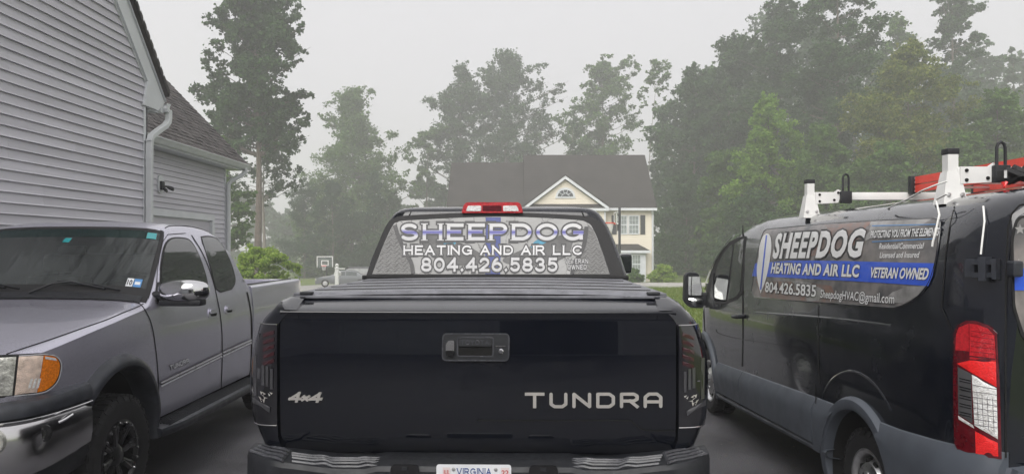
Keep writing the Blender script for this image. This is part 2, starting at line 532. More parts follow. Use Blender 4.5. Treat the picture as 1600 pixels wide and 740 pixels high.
class MB:
    """Collects simple solids into one mesh."""
    def __init__(s):
        s.v, s.f = [], []
    def add(s, v, f):
        b = len(s.v)
        s.v += [tuple(p) for p in v]
        s.f += [tuple(i + b for i in q) for q in f]
        return s
    def box(s, x0, x1, y0, y1, z0, z1, bev=0.0):
        if bev:
            bm = bmesh.new()
            bmesh.ops.create_cube(bm, size=1)
            for v in bm.verts:
                v.co = ((x0 + x1) / 2 + v.co.x * (x1 - x0), (y0 + y1) / 2 + v.co.y * (y1 - y0), (z0 + z1) / 2 + v.co.z * (z1 - z0))
            bmesh.ops.bevel(bm, geom=bm.edges[:], offset=bev, segments=2, affect='EDGES', profile=0.6)
            bm.verts.index_update()
            s.add([v.co[:] for v in bm.verts], [[v.index for v in f.verts] for f in bm.faces])
            bm.free()
            return s
        v = [(x, y, z) for z in (z0, z1) for y in (y0, y1) for x in (x0, x1)]
        return s.add(v, [(0, 2, 3, 1), (4, 5, 7, 6), (0, 1, 5, 4), (2, 6, 7, 3), (0, 4, 6, 2), (1, 3, 7, 5)])
    def tube(s, pts, r, n=8, cap=True, radii=None, flat=None):
        pts = [Vector(p) for p in pts]
        rings = []
        prev = None
        for i, p in enumerate(pts):
            d = (pts[min(i + 1, len(pts) - 1)] - pts[max(i - 1, 0)]).normalized()
            if prev is None:
                a = Vector((0, 0, 1)) if abs(d.z) < 0.9 else Vector((1, 0, 0))
                u = d.cross(a).normalized()
            else:
                u = (prev - d * prev.dot(d)).normalized()
            prev = u
            w = d.cross(u)
            rr = radii[i] if radii else r
            rings.append([p + (u * math.cos(2 * math.pi * k / n) + w * (flat or 1.0) * math.sin(2 * math.pi * k / n)) * rr for k in range(n)])
        v = [q for ring in rings for q in ring]
        f = []
        for i in range(len(rings) - 1):
            for k in range(n):
                a, b = i * n + k, i * n + (k + 1) % n
                f.append((a, b, b + n, a + n))
        if cap:
            f.append(tuple(range(n - 1, -1, -1)))
            f.append(tuple((len(rings) - 1) * n + k for k in range(n)))
        return s.add(v, f)
    def lathe(s, prof, origin, axis='X', n=32, flip=1, a0=0, a1=2 * math.pi):
        """prof: (radius, along-axis) pairs."""
        full = abs(a1 - a0) > 6.28
        m = n if full else n + 1
        v, f = [], []
        for (r, t) in prof:
            for k in range(m):
                a = a0 + (a1 - a0) * k / n
                c, q = r * math.cos(a), r * math.sin(a)
                p = {'X': (t * flip, c, q), 'Y': (c, t * flip, q), 'Z': (c, q, t * flip)}[axis]
                v.append((origin[0] + p[0], origin[1] + p[1], origin[2] + p[2]))
        for i in range(len(prof) - 1):
            for k in range(n):
                k2 = (k + 1) % m
                f.append((i * m + k, i * m + k2, (i + 1) * m + k2, (i + 1) * m + k))
        return s.add(v, f)
    def prism(s, outline, d0, d1, axis='Y'):
        """outline: 2-D polygon; extruded along axis from d0 to d1."""
        n = len(outline)
        def P3(a, b, d):
            return {'Y': (a, d, b), 'X': (d, a, b), 'Z': (a, b, d)}[axis]
        v = [P3(a, b, d0) for a, b in outline] + [P3(a, b, d1) for a, b in outline]
        f = [tuple(range(n)), tuple(range(2 * n - 1, n - 1, -1))]
        f += [(i, (i + 1) % n, n + (i + 1) % n, n + i) for i in range(n)]
        return s.add(v, f)
    def grid(s, rows, close=False):
        n = len(rows[0])
        v = [p for r in rows for p in r]
        f = []
        for i in range(len(rows) - 1):
            for k in range(n - 1 + (1 if close else 0)):
                k2 = (k + 1) % n
                f.append((i * n + k, i * n + k2, (i + 1) * n + k2, (i + 1) * n + k))
        return s.add(v, f)
    def build(s, name, m, parent=None, **kw):
        return mk(name, s.v, s.f, m, parent, **kw)

def lerp_tab(tab, x):
    if x <= tab[0][0]:
        return tab[0][1]
    for (a, u), (b, w) in zip(tab, tab[1:]):
        if x <= b:
            return u + (w - u) * (x - a) / (b - a)
    return tab[-1][1]

def smooth_tab(tab):
    """Piecewise cubic (monotone-ish) interpolant of a table."""
    xs = [a for a, _ in tab]; ys = [b for _, b in tab]
    n = len(xs)
    d = [(ys[i + 1] - ys[i]) / (xs[i + 1] - xs[i]) for i in range(n - 1)]
    m = [d[0]] + [0 if d[i - 1] * d[i] <= 0 else 2 * d[i - 1] * d[i] / (d[i - 1] + d[i]) for i in range(1, n - 1)] + [d[-1]]
    def f(x):
        if x <= xs[0]:
            return ys[0]
        if x >= xs[-1]:
            return ys[-1]
        i = 0
        while x > xs[i + 1]:
            i += 1
        h = xs[i + 1] - xs[i]
        t = (x - xs[i]) / h
        return ((2 * t**3 - 3 * t**2 + 1) * ys[i] + (t**3 - 2 * t**2 + t) * h * m[i] + (-2 * t**3 + 3 * t**2) * ys[i + 1] + (t**3 - t**2) * h * m[i + 1])
    return f

# ---- flat outlines -> triangles
def tri_fill(polys, step=None, holes=False):
    """Union of polygons (or outer polygon with holes) -> (2-D verts, triangles); step adds inner points so that it can bend."""
    vs, fs = [], []
    for p in polys:
        b = len(vs)
        q = list(p)
        if sum(q[i - 1][0] * q[i][1] - q[i][0] * q[i - 1][1] for i in range(len(q))) < 0:
            q.reverse()
        vs += [Vector((a[0], a[1])) for a in q]
        fs.append(list(range(b, b + len(p))))
    if step:
        xs = [v.x for v in vs]; ys = [v.y for v in vs]
        nx = int((max(xs) - min(xs)) / step[0]); ny = int((max(ys) - min(ys)) / step[1])
        for i in range(1, nx + 1):
            for j in range(1, ny + 1):
                vs.append(Vector((min(xs) + (i - 0.37) * step[0], min(ys) + (j - 0.41) * step[1])))
    r = geometry.delaunay_2d_cdt(vs, [], fs, 4 if holes else 0, 1e-7)
    keep = [tuple(f) for f, src in zip(r[2], r[5]) if len(f) >= 3 and (holes or src)]
    used = sorted({i for f in keep for i in f})
    idx = {a: b for b, a in enumerate(used)}
    return [(r[0][i].x, r[0][i].y) for i in used], [tuple(idx[i] for i in f) for f in keep]

def rounded(outline, rad, seg=4):
    """Round the corners of a polygon."""
    out = []
    n = len(outline)
    for i in range(n):
        p0, p1, p2 = Vector(outline[i - 1]), Vector(outline[i]), Vector(outline[(i + 1) % n])
        r_ = rad[i] if isinstance(rad, (list, tuple)) else rad
        a, b = p0 - p1, p2 - p1
        r1 = min(r_, a.length * 0.49, b.length * 0.49)
        if r1 <= 1e-6:
            out.append(tuple(p1)); continue
        q0, q2 = p1 + a.normalized() * r1, p1 + b.normalized() * r1
        for k in range(seg + 1):
            t = k / seg
            out.append(tuple(q0 * (1 - t)**2 + p1 * 2 * t * (1 - t) + q2 * t * t))
    return out

def patch(name, outline, fn, m, parent, step=(12, 12), off=0.004, rim=0.0, holes=None, **kw):
    """Sheet cut to outline and laid on the surface fn(a, b, off); rim gives it an edge that deep."""
    outline = [p_ for i_, p_ in enumerate(outline) if (Vector(p_) - Vector(outline[i_ - 1])).length > 1e-7]
    polys = [outline] + (holes or [])
    v2, tri = tri_fill(polys, step, holes=bool(holes))
    v = [fn(a, b, off) for a, b in v2]
    f = list(tri)
    if rim:
        for poly in polys:
            b0 = len(v)
            k = len(poly)
            v += [fn(a, b, off) for a, b in poly]
            v += [fn(a, b, off - rim) for a, b in poly]
            f += [(b0 + i, b0 + (i + 1) % k, b0 + k + (i + 1) % k, b0 + k + i) for i in range(k)]
    return mk(name, v, f, m, parent, merge=bool(rim), **kw)

def ribbon(name, pts, width, fn, m, parent, off=0.003, closed=False, **kw):
    """Thin line (a panel gap, a bead) that follows the surface."""
    n = len(pts)
    L, Rr = [], []
    for i, p in enumerate(pts):
        if closed:
            a, b = Vector(pts[i - 1]), Vector(pts[(i + 1) % n])
        else:
            a, b = Vector(pts[max(i - 1, 0)]), Vector(pts[min(i + 1, n - 1)])
        d = (b - a).normalized()
        nn = Vector((-d.y, d.x)) * width / 2
        L.append(fn(p[0] + nn.x, p[1] + nn.y, off)); Rr.append(fn(p[0] - nn.x, p[1] - nn.y, off))
    if closed:
        L.append(L[0]); Rr.append(Rr[0])
    mb = MB().grid([L, Rr])
    return mb.build(name, m, parent, **kw)

def dens(pts, n=8):
    out = []
    for a, b in zip(pts, pts[1:]):
        for k in range(n):
            t = k / n
            out.append((a[0] + (b[0] - a[0]) * t, a[1] + (b[1] - a[1]) * t))
    out.append(tuple(pts[-1]))
    return out

def bez(pts, n=10):
    """Catmull-Rom through pts."""
    P = [Vector(p) for p in pts]
    P = [P[0] * 2 - P[1]] + P + [P[-1] * 2 - P[-2]]
    out = []
    for i in range(1, len(P) - 2):
        for k in range(n):
            t = k / n
            a, b, c, d = P[i - 1], P[i], P[i + 1], P[i + 2]
            out.append(tuple(0.5 * ((2 * b) + (c - a) * t + (2 * a - 5 * b + 4 * c - d) * t * t + (3 * b - a - 3 * c + d) * t**3)))
    out.append(tuple(P[-2]))
    return out

# ---- lettering
def arc(cx, cy, rx, ry, a0, a1, n=14):
    return [(cx + rx * math.cos(R(a0 + (a1 - a0) * k / n)), cy + ry * math.sin(R(a0 + (a1 - a0) * k / n))) for k in range(n + 1)]
# glyph: (advance width, strokes, serif ticks)
G = {
 'H': (.98, [[(0, 0), (0, 1)], [(.98, 0), (.98, 1)], [(0, .5), (.98, .5)]], [(0, 0), (0, 1), (.98, 0), (.98, 1)]),
 'E': (.80, [[(0, 0), (0, 1)], [(0, 1), (.80, 1)], [(0, .52), (.66, .52)], [(0, 0), (.80, 0)]], [(0, 0), (0, 1)]),
 'P': (.86, [[(0, 0), (0, 1)], [(0, 1), (.55, 1)] + arc(.55, .73, .31, .27, 90, -90) + [(.55, .46), (0, .46)]], [(0, 0), (0, 1)]),
 'R': (.92, [[(0, 0), (0, 1)], [(0, 1), (.55, 1)] + arc(.55, .74, .31, .26, 90, -90) + [(.55, .48), (0, .48)], [(.5, .48), (.92, 0)]], [(0, 0), (0, 1), (.92, 0)]),
 'D': (.98, [[(0, 0), (0, 1)], [(0, 1), (.48, 1)] + arc(.48, .5, .5, .5, 90, -90, 20) + [(.48, 0), (0, 0)]], [(0, 0), (0, 1)]),
 'O': (1.08, [arc(.54, .5, .54, .5, 0, 360, 30)], []),
 'G': (1.08, [arc(.54, .5, .54, .5, 42, 330, 26) + [(1.04, .46)], [(.66, .46), (1.08, .46)], [(1.04, .46), (1.04, .06)]], []),
 'C': (1.0, [arc(.54, .5, .54, .5, 44, 316, 24)], []),
 'S': (.86, [arc(.43, .745, .39, .255, 28, 270, 16) + arc(.43, .25, .43, .25, 90, -150, 16)[0:]], []),
 'A': (1.0, [[(0, 0), (.5, 1)], [(.5, 1), (1.0, 0)], [(.2, .34), (.8, .34)]], [(0, 0), (1.0, 0)]),
 'T': (.92, [[(.46, 0), (.46, 1)], [(0, 1), (.92, 1)]], [(.46, 0)]),
 'I': (.0, [[(0, 0), (0, 1)]], [(0, 0), (0, 1)]),
 'N': (.96, [[(0, 0), (0, 1)], [(0, 1), (.96, 0)], [(.96, 0), (.96, 1)]], [(0, 0), (0, 1), (.96, 1)]),
 'L': (.76, [[(0, 0), (0, 1)], [(0, 0), (.76, 0)]], [(0, 0), (0, 1)]),
 'V': (.98, [[(0, 1), (.49, 0)], [(.49, 0), (.98, 1)]], [(0, 1), (.98, 1)]),
 'W': (1.3, [[(0, 1), (.34, 0)], [(.34, 0), (.65, .95)], [(.65, .95), (.96, 0)], [(.96, 0), (1.3, 1)]], [(0, 1), (1.3, 1)]),
 'Y': (.9, [[(0, 1), (.45, .5)], [(.9, 1), (.45, .5)], [(.45, .5), (.45, 0)]], []),
 'U': (.9, [[(0, 1), (0, .4)] + arc(.45, .4, .45, .4, 180, 360, 16) + [(.9, 1)]], [(0, 1), (.9, 1)]),
 '8': (.78, [arc(.39, .745, .33, .255, 0, 360, 24), arc(.39, .255, .39, .255, 0, 360, 24)], []),
 '0': (.84, [arc(.42, .5, .42, .5, 0, 360, 28)], []),
 '4': (.86, [[(.62, 0), (.62, 1)], [(.62, 1), (0, .30)], [(0, .30), (.86, .30)]], []),
 '2': (.76, [arc(.38, .70, .36, .30, 165, -35, 16) + [(.0, 0)], [(0, 0), (.76, 0)]], []),
 '6': (.78, [arc(.39, .31, .39, .31, 0, 360, 24), arc(.55, .31, .55, .69, 180, 105, 10)], []),
 '5': (.76, [[(.70, 1), (.12, 1)], [(.12, 1), (.08, .56)], arc(.37, .32, .38, .32, 130, -150, 18)], []),
 '3': (.76, [arc(.37, .745, .32, .255, 160, -90, 16), arc(.37, .255, .38, .255, 90, -160, 16)], []),
 '.': (.10, [[(.05, .02), (.06, .03)]], []),
 ' ': (.30, [], []),
 'x': (.42, [[(0, .18), (.42, .60)], [(0, .60), (.42, .18)]], []),
 # squared-off block capitals for the tailgate name
 'uT': (.95, [[(.475, 0), (.475, 1)], [(0, 1), (.95, 1)]], []),
 'uU': (.85, [[(0, 1), (0, .2), (.2, 0), (.65, 0), (.85, .2), (.85, 1)]], []),
 'uN': (.9, [[(0, 0), (0, 1), (.9, 0), (.9, 1)]], []),
 'uD': (.9, [[(0, 0), (0, 1), (.68, 1), (.9, .78), (.9, .22), (.68, 0), (0, 0)]], []),
 'uR': (.9, [[(0, 0), (0, 1), (.72, 1), (.9, .85), (.9, .6), (.72, .45), (0, .45)], [(.5, .45), (.9, 0)]], []),
 'uA': (.9, [[(0, 0), (0, .75), (.22, 1), (.68, 1), (.9, .75), (.9, 0)], [(0, .38), (.9, .38)]], []),
}
def seg_poly(a, b, w):
    a, b = Vector(a), Vector(b)
    d = (b - a)
    if d.length < 1e-9:
        d = Vector((1, 0))
    d.normalize()
    n = Vector((-d.y, d.x)) * w / 2
    return [tuple(a + n), tuple(a - n), tuple(b - n), tuple(b + n)]

def stroke_text(chars, weight=.2, gap=.42, serif=.0, grow=0.0, sx=1.0):
    """Lettering drawn with a pen of the given weight; returns a list of glyphs (polygons) and the total width. grow thickens it (outlines)."""
    out, x = [], weight / 2
    for ch in chars:
        adv, strokes, ticks = G[ch]
        polys = []
        w = weight + grow * 2
        for st in strokes:
            pts = [(x + p[0] * sx, weight / 2 + p[1] * (1 - weight)) for p in st]
            pts = [p_ for i_, p_ in enumerate(pts) if i_ == 0 or (Vector(p_) - Vector(pts[i_ - 1])).length > 1e-5]
            for i, (a, b) in enumerate(zip(pts, pts[1:])):
                A, B = Vector(a), Vector(b)
                d = (B - A)
                d = d.normalized() if d.length > 1e-9 else Vector((1, 0))
                e0 = w * 0.5 if (i == 0 and len(pts) == 2) else 0
                e1 = w * 0.5 if (i == len(pts) - 2 and len(pts) == 2) else 0
                polys.append(seg_poly(A - d * e0, B + d * e1, w))
                if len(pts) > 2:
                    rr = w / 2
                    polys.append([(b[0] + rr * math.cos(R(45 * k)), b[1] + rr * math.sin(R(45 * k))) for k in range(8)])
                    if i == 0:
                        polys.append([(a[0] + rr * math.cos(R(45 * k)), a[1] + rr * math.sin(R(45 * k))) for k in range(8)])
        if serif:
            for t in ticks:
                px, py = x + t[0] * sx, weight / 2 + t[1] * (1 - weight)
                h = serif * 0.45 + grow
                yy = py + (weight / 2 - h / 2) * (1 if t[1] > .5 else -1) + grow * (1 if t[1] > .5 else -1)
                polys.append([(px - weight / 2 - serif - grow, yy - h / 2 - grow * .5), (px + weight / 2 + serif + grow, yy - h / 2 - grow * .5), (px + weight / 2 + serif + grow, yy + h / 2 + grow * .5), (px - weight / 2 - serif - grow, yy + h / 2 + grow * .5)])
        if polys:
            out.append(polys)
        x += adv * sx + gap + (weight * 0.6 if adv > 0 else 0)
    return out, x - gap

def place_strokes(name, glyphs, fn2, off, m, parent, thick=0.0, **kw):
    """Union each glyph, then lay it on a surface with fn2(u, v, off)."""
    for polys in glyphs:
        mb = MB()
        v2, tri = tri_fill(polys)
        v = [fn2(a, b, off) for a, b in v2]
        mb.add(v, tri)
        if thick:
            cnt = {}
            for t in tri:
                for i in range(len(t)):
                    e = (t[i], t[(i + 1) % len(t)])
                    k = (min(e), max(e))
                    cnt.setdefault(k, []).append(e)
            lo = [fn2(a, b, off - thick) for a, b in v2]
            fs = []
            n = len(v2)
            for k, es in cnt.items():
                if len(es) == 1:
                    a, b = es[0]
                    fs.append((a, b, b + n, a + n))
            mb.add(v + lo, fs)
        mb.build(name, m, parent, smooth=bool(thick), merge=True, **kw)

_font_cache = {}
def font_text(s, bold=0.0, shear=0.0, spacing=1.0):
    """Built-in font -> 2-D triangles, cap height 1, starting at x = 0; returns verts, faces, width."""
    cu = bpy.data.curves.new("lettering", 'FONT')
    cu.body = s
    cu.size = 1.0
    cu.offset = bold
    cu.shear = shear
    cu.space_character = spacing
    cu.resolution_u = 3
    o = bpy.data.objects.new("lettering", cu)
    COL.objects.link(o)
    dg = bpy.context.evaluated_depsgraph_get()
    me = bpy.data.meshes.new_from_object(o.evaluated_get(dg))
    v = [(p.co.x, p.co.y) for p in me.vertices]
    f = [tuple(p.vertices) for p in me.polygons]
    bpy.data.objects.remove(o)
    bpy.data.curves.remove(cu)
    bpy.data.meshes.remove(me)
    if 'cap' not in _font_cache:
        _font_cache['cap'] = 1.0
        hv, _, _ = font_text('H')
        _font_cache['cap'] = max(p[1] for p in hv)
    c = _font_cache['cap']
    x0 = min(p[0] for p in v)
    v = [((p[0] - x0) / c, p[1] / c) for p in v]
    return v, f, max(p[0] for p in v)

def place_font(name, s, quad, off, m, parent, bold=0.0, shear=0.0, spacing=1.0, split=False, **kw):
    """quad(u, v, off): u 0..1 along the line, v 0..1 from baseline to cap height."""
    v, f, w = font_text(s, bold, shear, spacing)
    P = [quad(a / w, b, off) for a, b in v]
    if not split:
        return mk(name, P, f, m, parent, smooth=False, kind='stuff', **kw)
    root = list(range(len(v)))
    def find(i):
        while root[i] != i:
            root[i] = root[root[i]]; i = root[i]
        return i
    for t in f:
        for i in t[1:]:
            root[find(i)] = find(t[0])
    grp = {}
    for t in f:
        grp.setdefault(find(t[0]), []).append(t)
    for fs in grp.values():
        used = sorted({i for t in fs for i in t}); ix = {a: b for b, a in enumerate(used)}
        mk(name, [P[i] for i in used], [tuple(ix[i] for i in t) for t in fs], m, parent, smooth=False, **kw)

# ================================================================== THE SETTING
def sstep(a, b, x):
    t = min(1, max(0, (x - a) / (b - a)))
    return t * t * (3 - 2 * t)
def ground_z(x, y):
    z = -0.02 * (min(max(y, 14), 75) - 14)
    z -= 0.05 * min(max(-x - 3, 0), 25) * sstep(25, 60, y)
    return z

xs = sorted(set([-320, -220, -150, -100, -70] + list(range(-50, 51, 3)) + [70, 100, 150, 220, 320, -3]))
ys = sorted(set([-320, -200, -120, -70, -40, -20, -10, 0, 7, 14, 20, 25] + list(range(28, 64, 3)) + [60, 66, 70, 75, 85, 100, 130, 170, 220, 300, 400]))
mb = MB().grid([[(x, y, ground_z(x, y) - 0.012) for x in xs] for y in ys])
o = mb.build('lawn_ground', M['lawn']); o['kind'] = 'structure'

def sheet(name, m, xf, ys_, nx=12, up=0.004, kind='structure'):
    rows = []
    for y in ys_:
        a, b = xf(y)
        rows.append([(a + (b - a) * k / nx, y, ground_z(a + (b - a) * k / nx, y) + up) for k in range(nx + 1)])
    o = MB().grid(rows).build(name, m)
    o['kind'] = kind
    return o
sheet('driveway', M['asphalt'], lambda y: (-7.2, 5.2 - 1.7 * sstep(9, 15, y)) if y < 19 else (-7.2 + 4 * sstep(19, 24, y), 3.4), [-9, -4, 0, 3, 6, 9, 10.5, 12, 13.5, 14, 15, 17, 19, 20, 21, 22, 23, 24, 25, 28, 31, 34, 37, 40, 43, 46.4], 10)
sheet('street', M['concrete'], lambda y: (-60, 120), [46.4, 48, 49.5, 51, 52.5], 60, 0.03)
sheet('court_pavement', M['concrete'], lambda y: (-34, -11), [57, 59, 61, 63, 66, 68, 70, 72, 75, 78], 12, 0.03)
# kerbs of the street
for yy in (46.25, 52.5):
    mb = MB()
    for x in range(-60, 120, 6):
        z0, z1 = ground_z(x, yy), ground_z(x + 6, yy)
        mb.add([(x, yy, z0 - .1), (x + 6, yy, z1 - .1), (x + 6, yy + .15, z1 - .1), (x, yy + .15, z0 - .1), (x, yy, z0 + .12), (x + 6, yy, z1 + .12), (x + 6, yy + .15, z1 + .12), (x, yy + .15, z0 + .12)],
               [(0, 1, 5, 4), (3, 7, 6, 2), (4, 5, 6, 7), (0, 4, 7, 3), (1, 2, 6, 5)])
    o = mb.build('kerb', M['concrete'], smooth=False); o['kind'] = 'structure'

# grass blades on the strip of lawn that shows between the trucks and the street
rng = np.random.default_rng(5)
N = 26000
gx = rng.uniform(3.6, 13, N); gy = 13.5 + 32.5 * rng.random(N) ** 1.2
gz = -0.02 * (np.clip(gy, 14, 75) - 14) - 0.012
h = rng.uniform(.05, .11, N); w = rng.uniform(.012, .03, N); a = rng.uniform(0, 6.28, N); ln = rng.uniform(-.05, .05, (N, 2))
V = np.empty((N, 3, 3))
V[:, 0] = np.stack([gx - w * np.cos(a), gy - w * np.sin(a), gz], 1)
V[:, 1] = np.stack([gx + w * np.cos(a), gy + w * np.sin(a), gz], 1)
V[:, 2] = np.stack([gx + ln[:, 0], gy + ln[:, 1], gz + h], 1)
def np_mesh(name, V, k, m, parent=None):
    """V: (n, k, 3) separate k-gons."""
    n = len(V)
    me = bpy.data.meshes.new(name)
    me.vertices.add(n * k); me.loops.add(n * k); me.polygons.add(n)
    me.vertices.foreach_set('co', V.reshape(-1).astype(np.float32))
    me.loops.foreach_set('vertex_index', np.arange(n * k, dtype=np.int32))
    me.polygons.foreach_set('loop_start', np.arange(0, n * k, k, dtype=np.int32))
    me.polygons.foreach_set('loop_total', np.full(n, k, dtype=np.int32))
    me.update(calc_edges=True)
    me.materials.append(m)
    o = bpy.data.objects.new(name, me)
    link(o, parent)
    return o
o = np_mesh('grass', V, 3, leaf_mat('grass_blade', (0.10, 0.16, 0.03), (0.19, 0.23, 0.06), .3)); o['kind'] = 'stuff'

# ------------------------------------------------------------------ grey house beside the driveway
house = thing('grey_house', 'grey lap-sided house with steep gable and garage wing beside the driveway', 'house', (-5.26, 10.65, 0), world_verts=True)
XW, YC, CO, SL = -5.26, 10.65, 0.114, 1.05      # gable wall plane, its far corner, course height, roof slope
ZC = 4.13                                       # rake height at the corner
YB = -7.5
def rake(y):
    yr = 2.9
    return ZC + SL * (YC - y) if y > yr else ZC + SL * (YC - yr) - SL * (yr - y)
mb = MB().add([(XW - .03, y, z) for y, z in ((YB, 0), (YC, 0), (YC, ZC), (2.9, rake(2.9)), (-4.85, ZC), (YB, ZC))], [(0, 1, 2, 3, 4, 5)])
wall = mb.build('gable_wall', M['siding_grey'], house, smooth=False)
def plank(y0, y1, zb, zt, x=XW, cut=None, extra=0.0):
    """One lap-siding plank: thick at its bottom edge, thin at its top."""
    def top(y):
        return min(zt, cut(y)) if cut else zt
    ysx = [y0, y1]
    if cut:
        yt = YC - (zt - ZC) / SL
        if y0 < yt < y1:
            ysx = [y0, yt, y1]
    t0, t1 = 0.031 + extra, 0.003 + extra
    v, f = [], []
    for y in ysx:
        tz = max(top(y), zb + 0.001)
        k = (tz - zb) / (zt - zb)
        v += [(x - .03, y, zb), (x + t0, y, zb), (x + t0 * .70, y, min(zb + .016, tz)), (x + t0 * .70 + (t1 - t0 * .70) * k, y, tz), (x - .03, y, tz)]
    n = len(ysx)
    for i in range(n - 1):
        for k in range(5):
            k2 = (k + 1) % 5
            f.append((i * 5 + k, i * 5 + k2, i * 5 + 5 + k2, i * 5 + 5 + k))
    f += [tuple(range(5)), tuple(range((n - 1) * 5 + 4, (n - 1) * 5 - 1, -1))]
    return v, f
joints = [8.34, 9.64, 7.75, 8.95]
z = 0.40
i = 0
while z < 9.6:
    yend = YC if z + .001 < ZC else YC - (z - ZC) / SL
    yst = YB if z < ZC else max(YB, 2.9 - (rake(2.9) - z) / SL)
    j = joints[(i // 2) % 4]
    cuts = [yst] + [q for q in (j - 10.98, j - 7.32, j - 3.66, j) if yst + .1 < q < yend - .1] + [yend]
    for q, (a, b) in enumerate(zip(cuts, cuts[1:])):
        v, f = plank(a + (0.005 if q else 0), b, z, z + CO, cut=rake if z + CO > ZC else None, extra=0.003 * (q % 2))
        mk('siding_plank', v, f, M['siding_grey'], wall, smooth=False)
    z += CO; i += 1

def yz_prism(name, pts, x0, x1, m, parent, **kw):
    return MB().prism(pts, x0, x1, 'X').build(name, m, parent, **kw)
# rake trim: dark channel, broad white board, shadow board, roof edge
def rk(y, d):
    return (y, ZC + SL * (YC - y) + d)
yz_prism('trim_channel', [rk(2.9, -.035), rk(YC - .02, -.035), rk(YC - .02, .01), rk(2.9, .01)], XW - .02, XW + .028, M['gutter_white'], house, smooth=False)
yz_prism('rake_board', [rk(2.9, .01), rk(YC, .01), (10.55, 3.78), (10.96, 3.78), (11.17, 3.93), rk(2.9, .36 + .1)], XW - .02, XW + .055, M['white_trim'], house, smooth=False)
yz_prism('rake_moulding', [rk(2.9, .36), rk(11.10, .36), (11.17, 3.945), rk(2.9, .465)], XW + .055, XW + .085, M['white_trim'], house, smooth=False)
main_roof = yz_prism('roof', [rk(2.9, .47), rk(11.20, .47), rk(11.22, .56), rk(2.9, .56)], XW - 8, XW + .11, M['shingle'], house, smooth=False)
yz_prism('roof', [(2.9, rake(2.9) + .47), (-8.6, rake(2.9) + .47 - SL * 11.5), (-8.6, rake(2.9) + .56 - SL * 11.5), (2.9, rake(2.9) + .56)], XW - 8, XW + .11, M['shingle'], house, smooth=False)
# ragged butt edges of the roofing along the rake, seen against the sky
mb = MB()
for k in range(60):
    y = 11.20 - k * .1
    zz = ZC + SL * (YC - y) + .47
    mb.add([(XW + .115, y, zz + .0), (XW + .125, y - .1, zz + SL * .1 + .0), (XW + .125, y - .1, zz + SL * .1 + .085), (XW + .12, y - .02, zz + .02 + .10), (XW + .115, y, zz + .098)], [(0, 1, 2, 3, 4)])
mb.build('roof_edge', M['shingle'], house, smooth=False)
MB().box(XW - 8, XW + .02, 11.12, 11.20, 3.78, 3.95).build('fascia', M['white_trim'], house, smooth=False)
MB().box(XW - 8, XW - .02, YC, 11.13, 3.77, 3.785).build('soffit', M['white_trim'], house, smooth=False)
g = MB()
prof = [(0, .0), (.05, -.005), (.09, .03), (.11, .07), (.13, .09), (.13, .105), (.115, .105)]
g.grid([[(x, 11.2 + a, 3.83 + b) for a, b in prof] for x in (XW - 8, XW + .07)])
g.add([(XW + .07, 11.2 + a, 3.83 + b) for a, b in prof[:6]] + [(XW + .07, 11.2, 3.935)], [tuple(range(7))])
g.box(XW + .0, XW + .085, 11.195, 11.345, 3.80, 3.85)
g.build('gutter', M['gutter_white'], house)
# corner boards and downspout
MB().box(XW - .02, XW + .03, YC - .07, YC + .03, 0, 3.775).box(XW - .06, XW + .03, YC - .0, YC + .031, 0, 3.774).build('corner_trim', M['white_trim'], house, smooth=False)
d = MB()
def rect_tube(mb, pts, a, b):
    """Rectangular pipe along pts lying in a Y-Z plane; a across X, b in plane."""
    rows = []
    P = [Vector(p) for p in pts]
    for i, p in enumerate(P):
        dd = (P[min(i + 1, len(P) - 1)] - P[max(i - 1, 0)]).normalized()
        nrm = Vector((0, -dd.z, dd.y))
        if nrm.length < 1e-6: nrm = Vector((0, 1, 0))
        nrm.normalize()
        ex = Vector((1, 0, 0))
        c = [(-1, -.8), (-.8, -1), (.8, -1), (1, -.8), (1, .8), (.8, 1), (-.8, 1), (-1, .8)]
        rows.append([p + ex * q[0] * a + nrm * q[1] * b for q in c])
    mb.grid(rows, close=True)
    return mb
xd = XW + .085
rect_tube(d, [(xd - .02, 11.27, 3.82), (xd - .02, 11.27, 3.72), (xd - .015, 11.24, 3.66), (xd, 11.12, 3.58), (xd, 10.80, 3.42), (xd, 10.68, 3.35), (xd, 10.645, 3.27), (xd, 10.635, 3.1), (xd, 10.635, 0.2)], .042, .038)
d.build('downspout', M['gutter_white'], house)
e = MB()
for zz in (3.28, 3.02):
    e.box(xd - .046, xd + .046, 10.592, 10.678, zz, zz + .012)
e.build('downspout_band', M['gutter_white'], house, smooth=False)

# the garage wing set back beyond the corner
XG, YE = -7.25, 18.8
gw = MB().add([(XG - .03, 10.6, 0), (XG - .03, YE, 0), (XG - .03, YE, 3.77), (XG - .03, 10.6, 3.77)], [(0, 1, 2, 3)]).add([(XG - .03, YE, 0), (XG - 8, YE, 0), (XG - 8, YE, 3.77), (XG - 4.1, YE, 7.9), (XG - .03, YE, 3.77)], [(0, 1, 2, 3, 4)]).build('garage_wall', M['siding_grey'], house, smooth=False)
z = 0.2
i = 0
while z < 3.70:
    spans = [(10.7, YE)] if z > 2.42 else [(18.07, YE)]
    for a, b in spans:
        v, f = plank(a, b, z, min(z + CO, 3.76), x=XG)
        mk('siding_plank', v, f, M['siding_grey'], gw, smooth=False)
    z += CO; i += 1
MB().box(XG - .02, XG + .03, YE - .06, YE + .03, 0, 3.75).build('corner_trim', M['white_trim'], house, smooth=False)
MB().box(XG - .03, XG + .04, 12.9, 18.07, 2.42, 2.56).box(XG - .03, XG + .041, 17.93, 18.071, 0, 2.42).build('garage_door_trim', M['white_trim'], house, smooth=False)
MB().box(XG - .20, XG - .025, 12.9, 17.93, 2.40, 2.42).box(XG - .16, XG - .022, 17.915, 17.93, 0, 2.4).build('door_jamb', M['white_trim'], house, smooth=False)
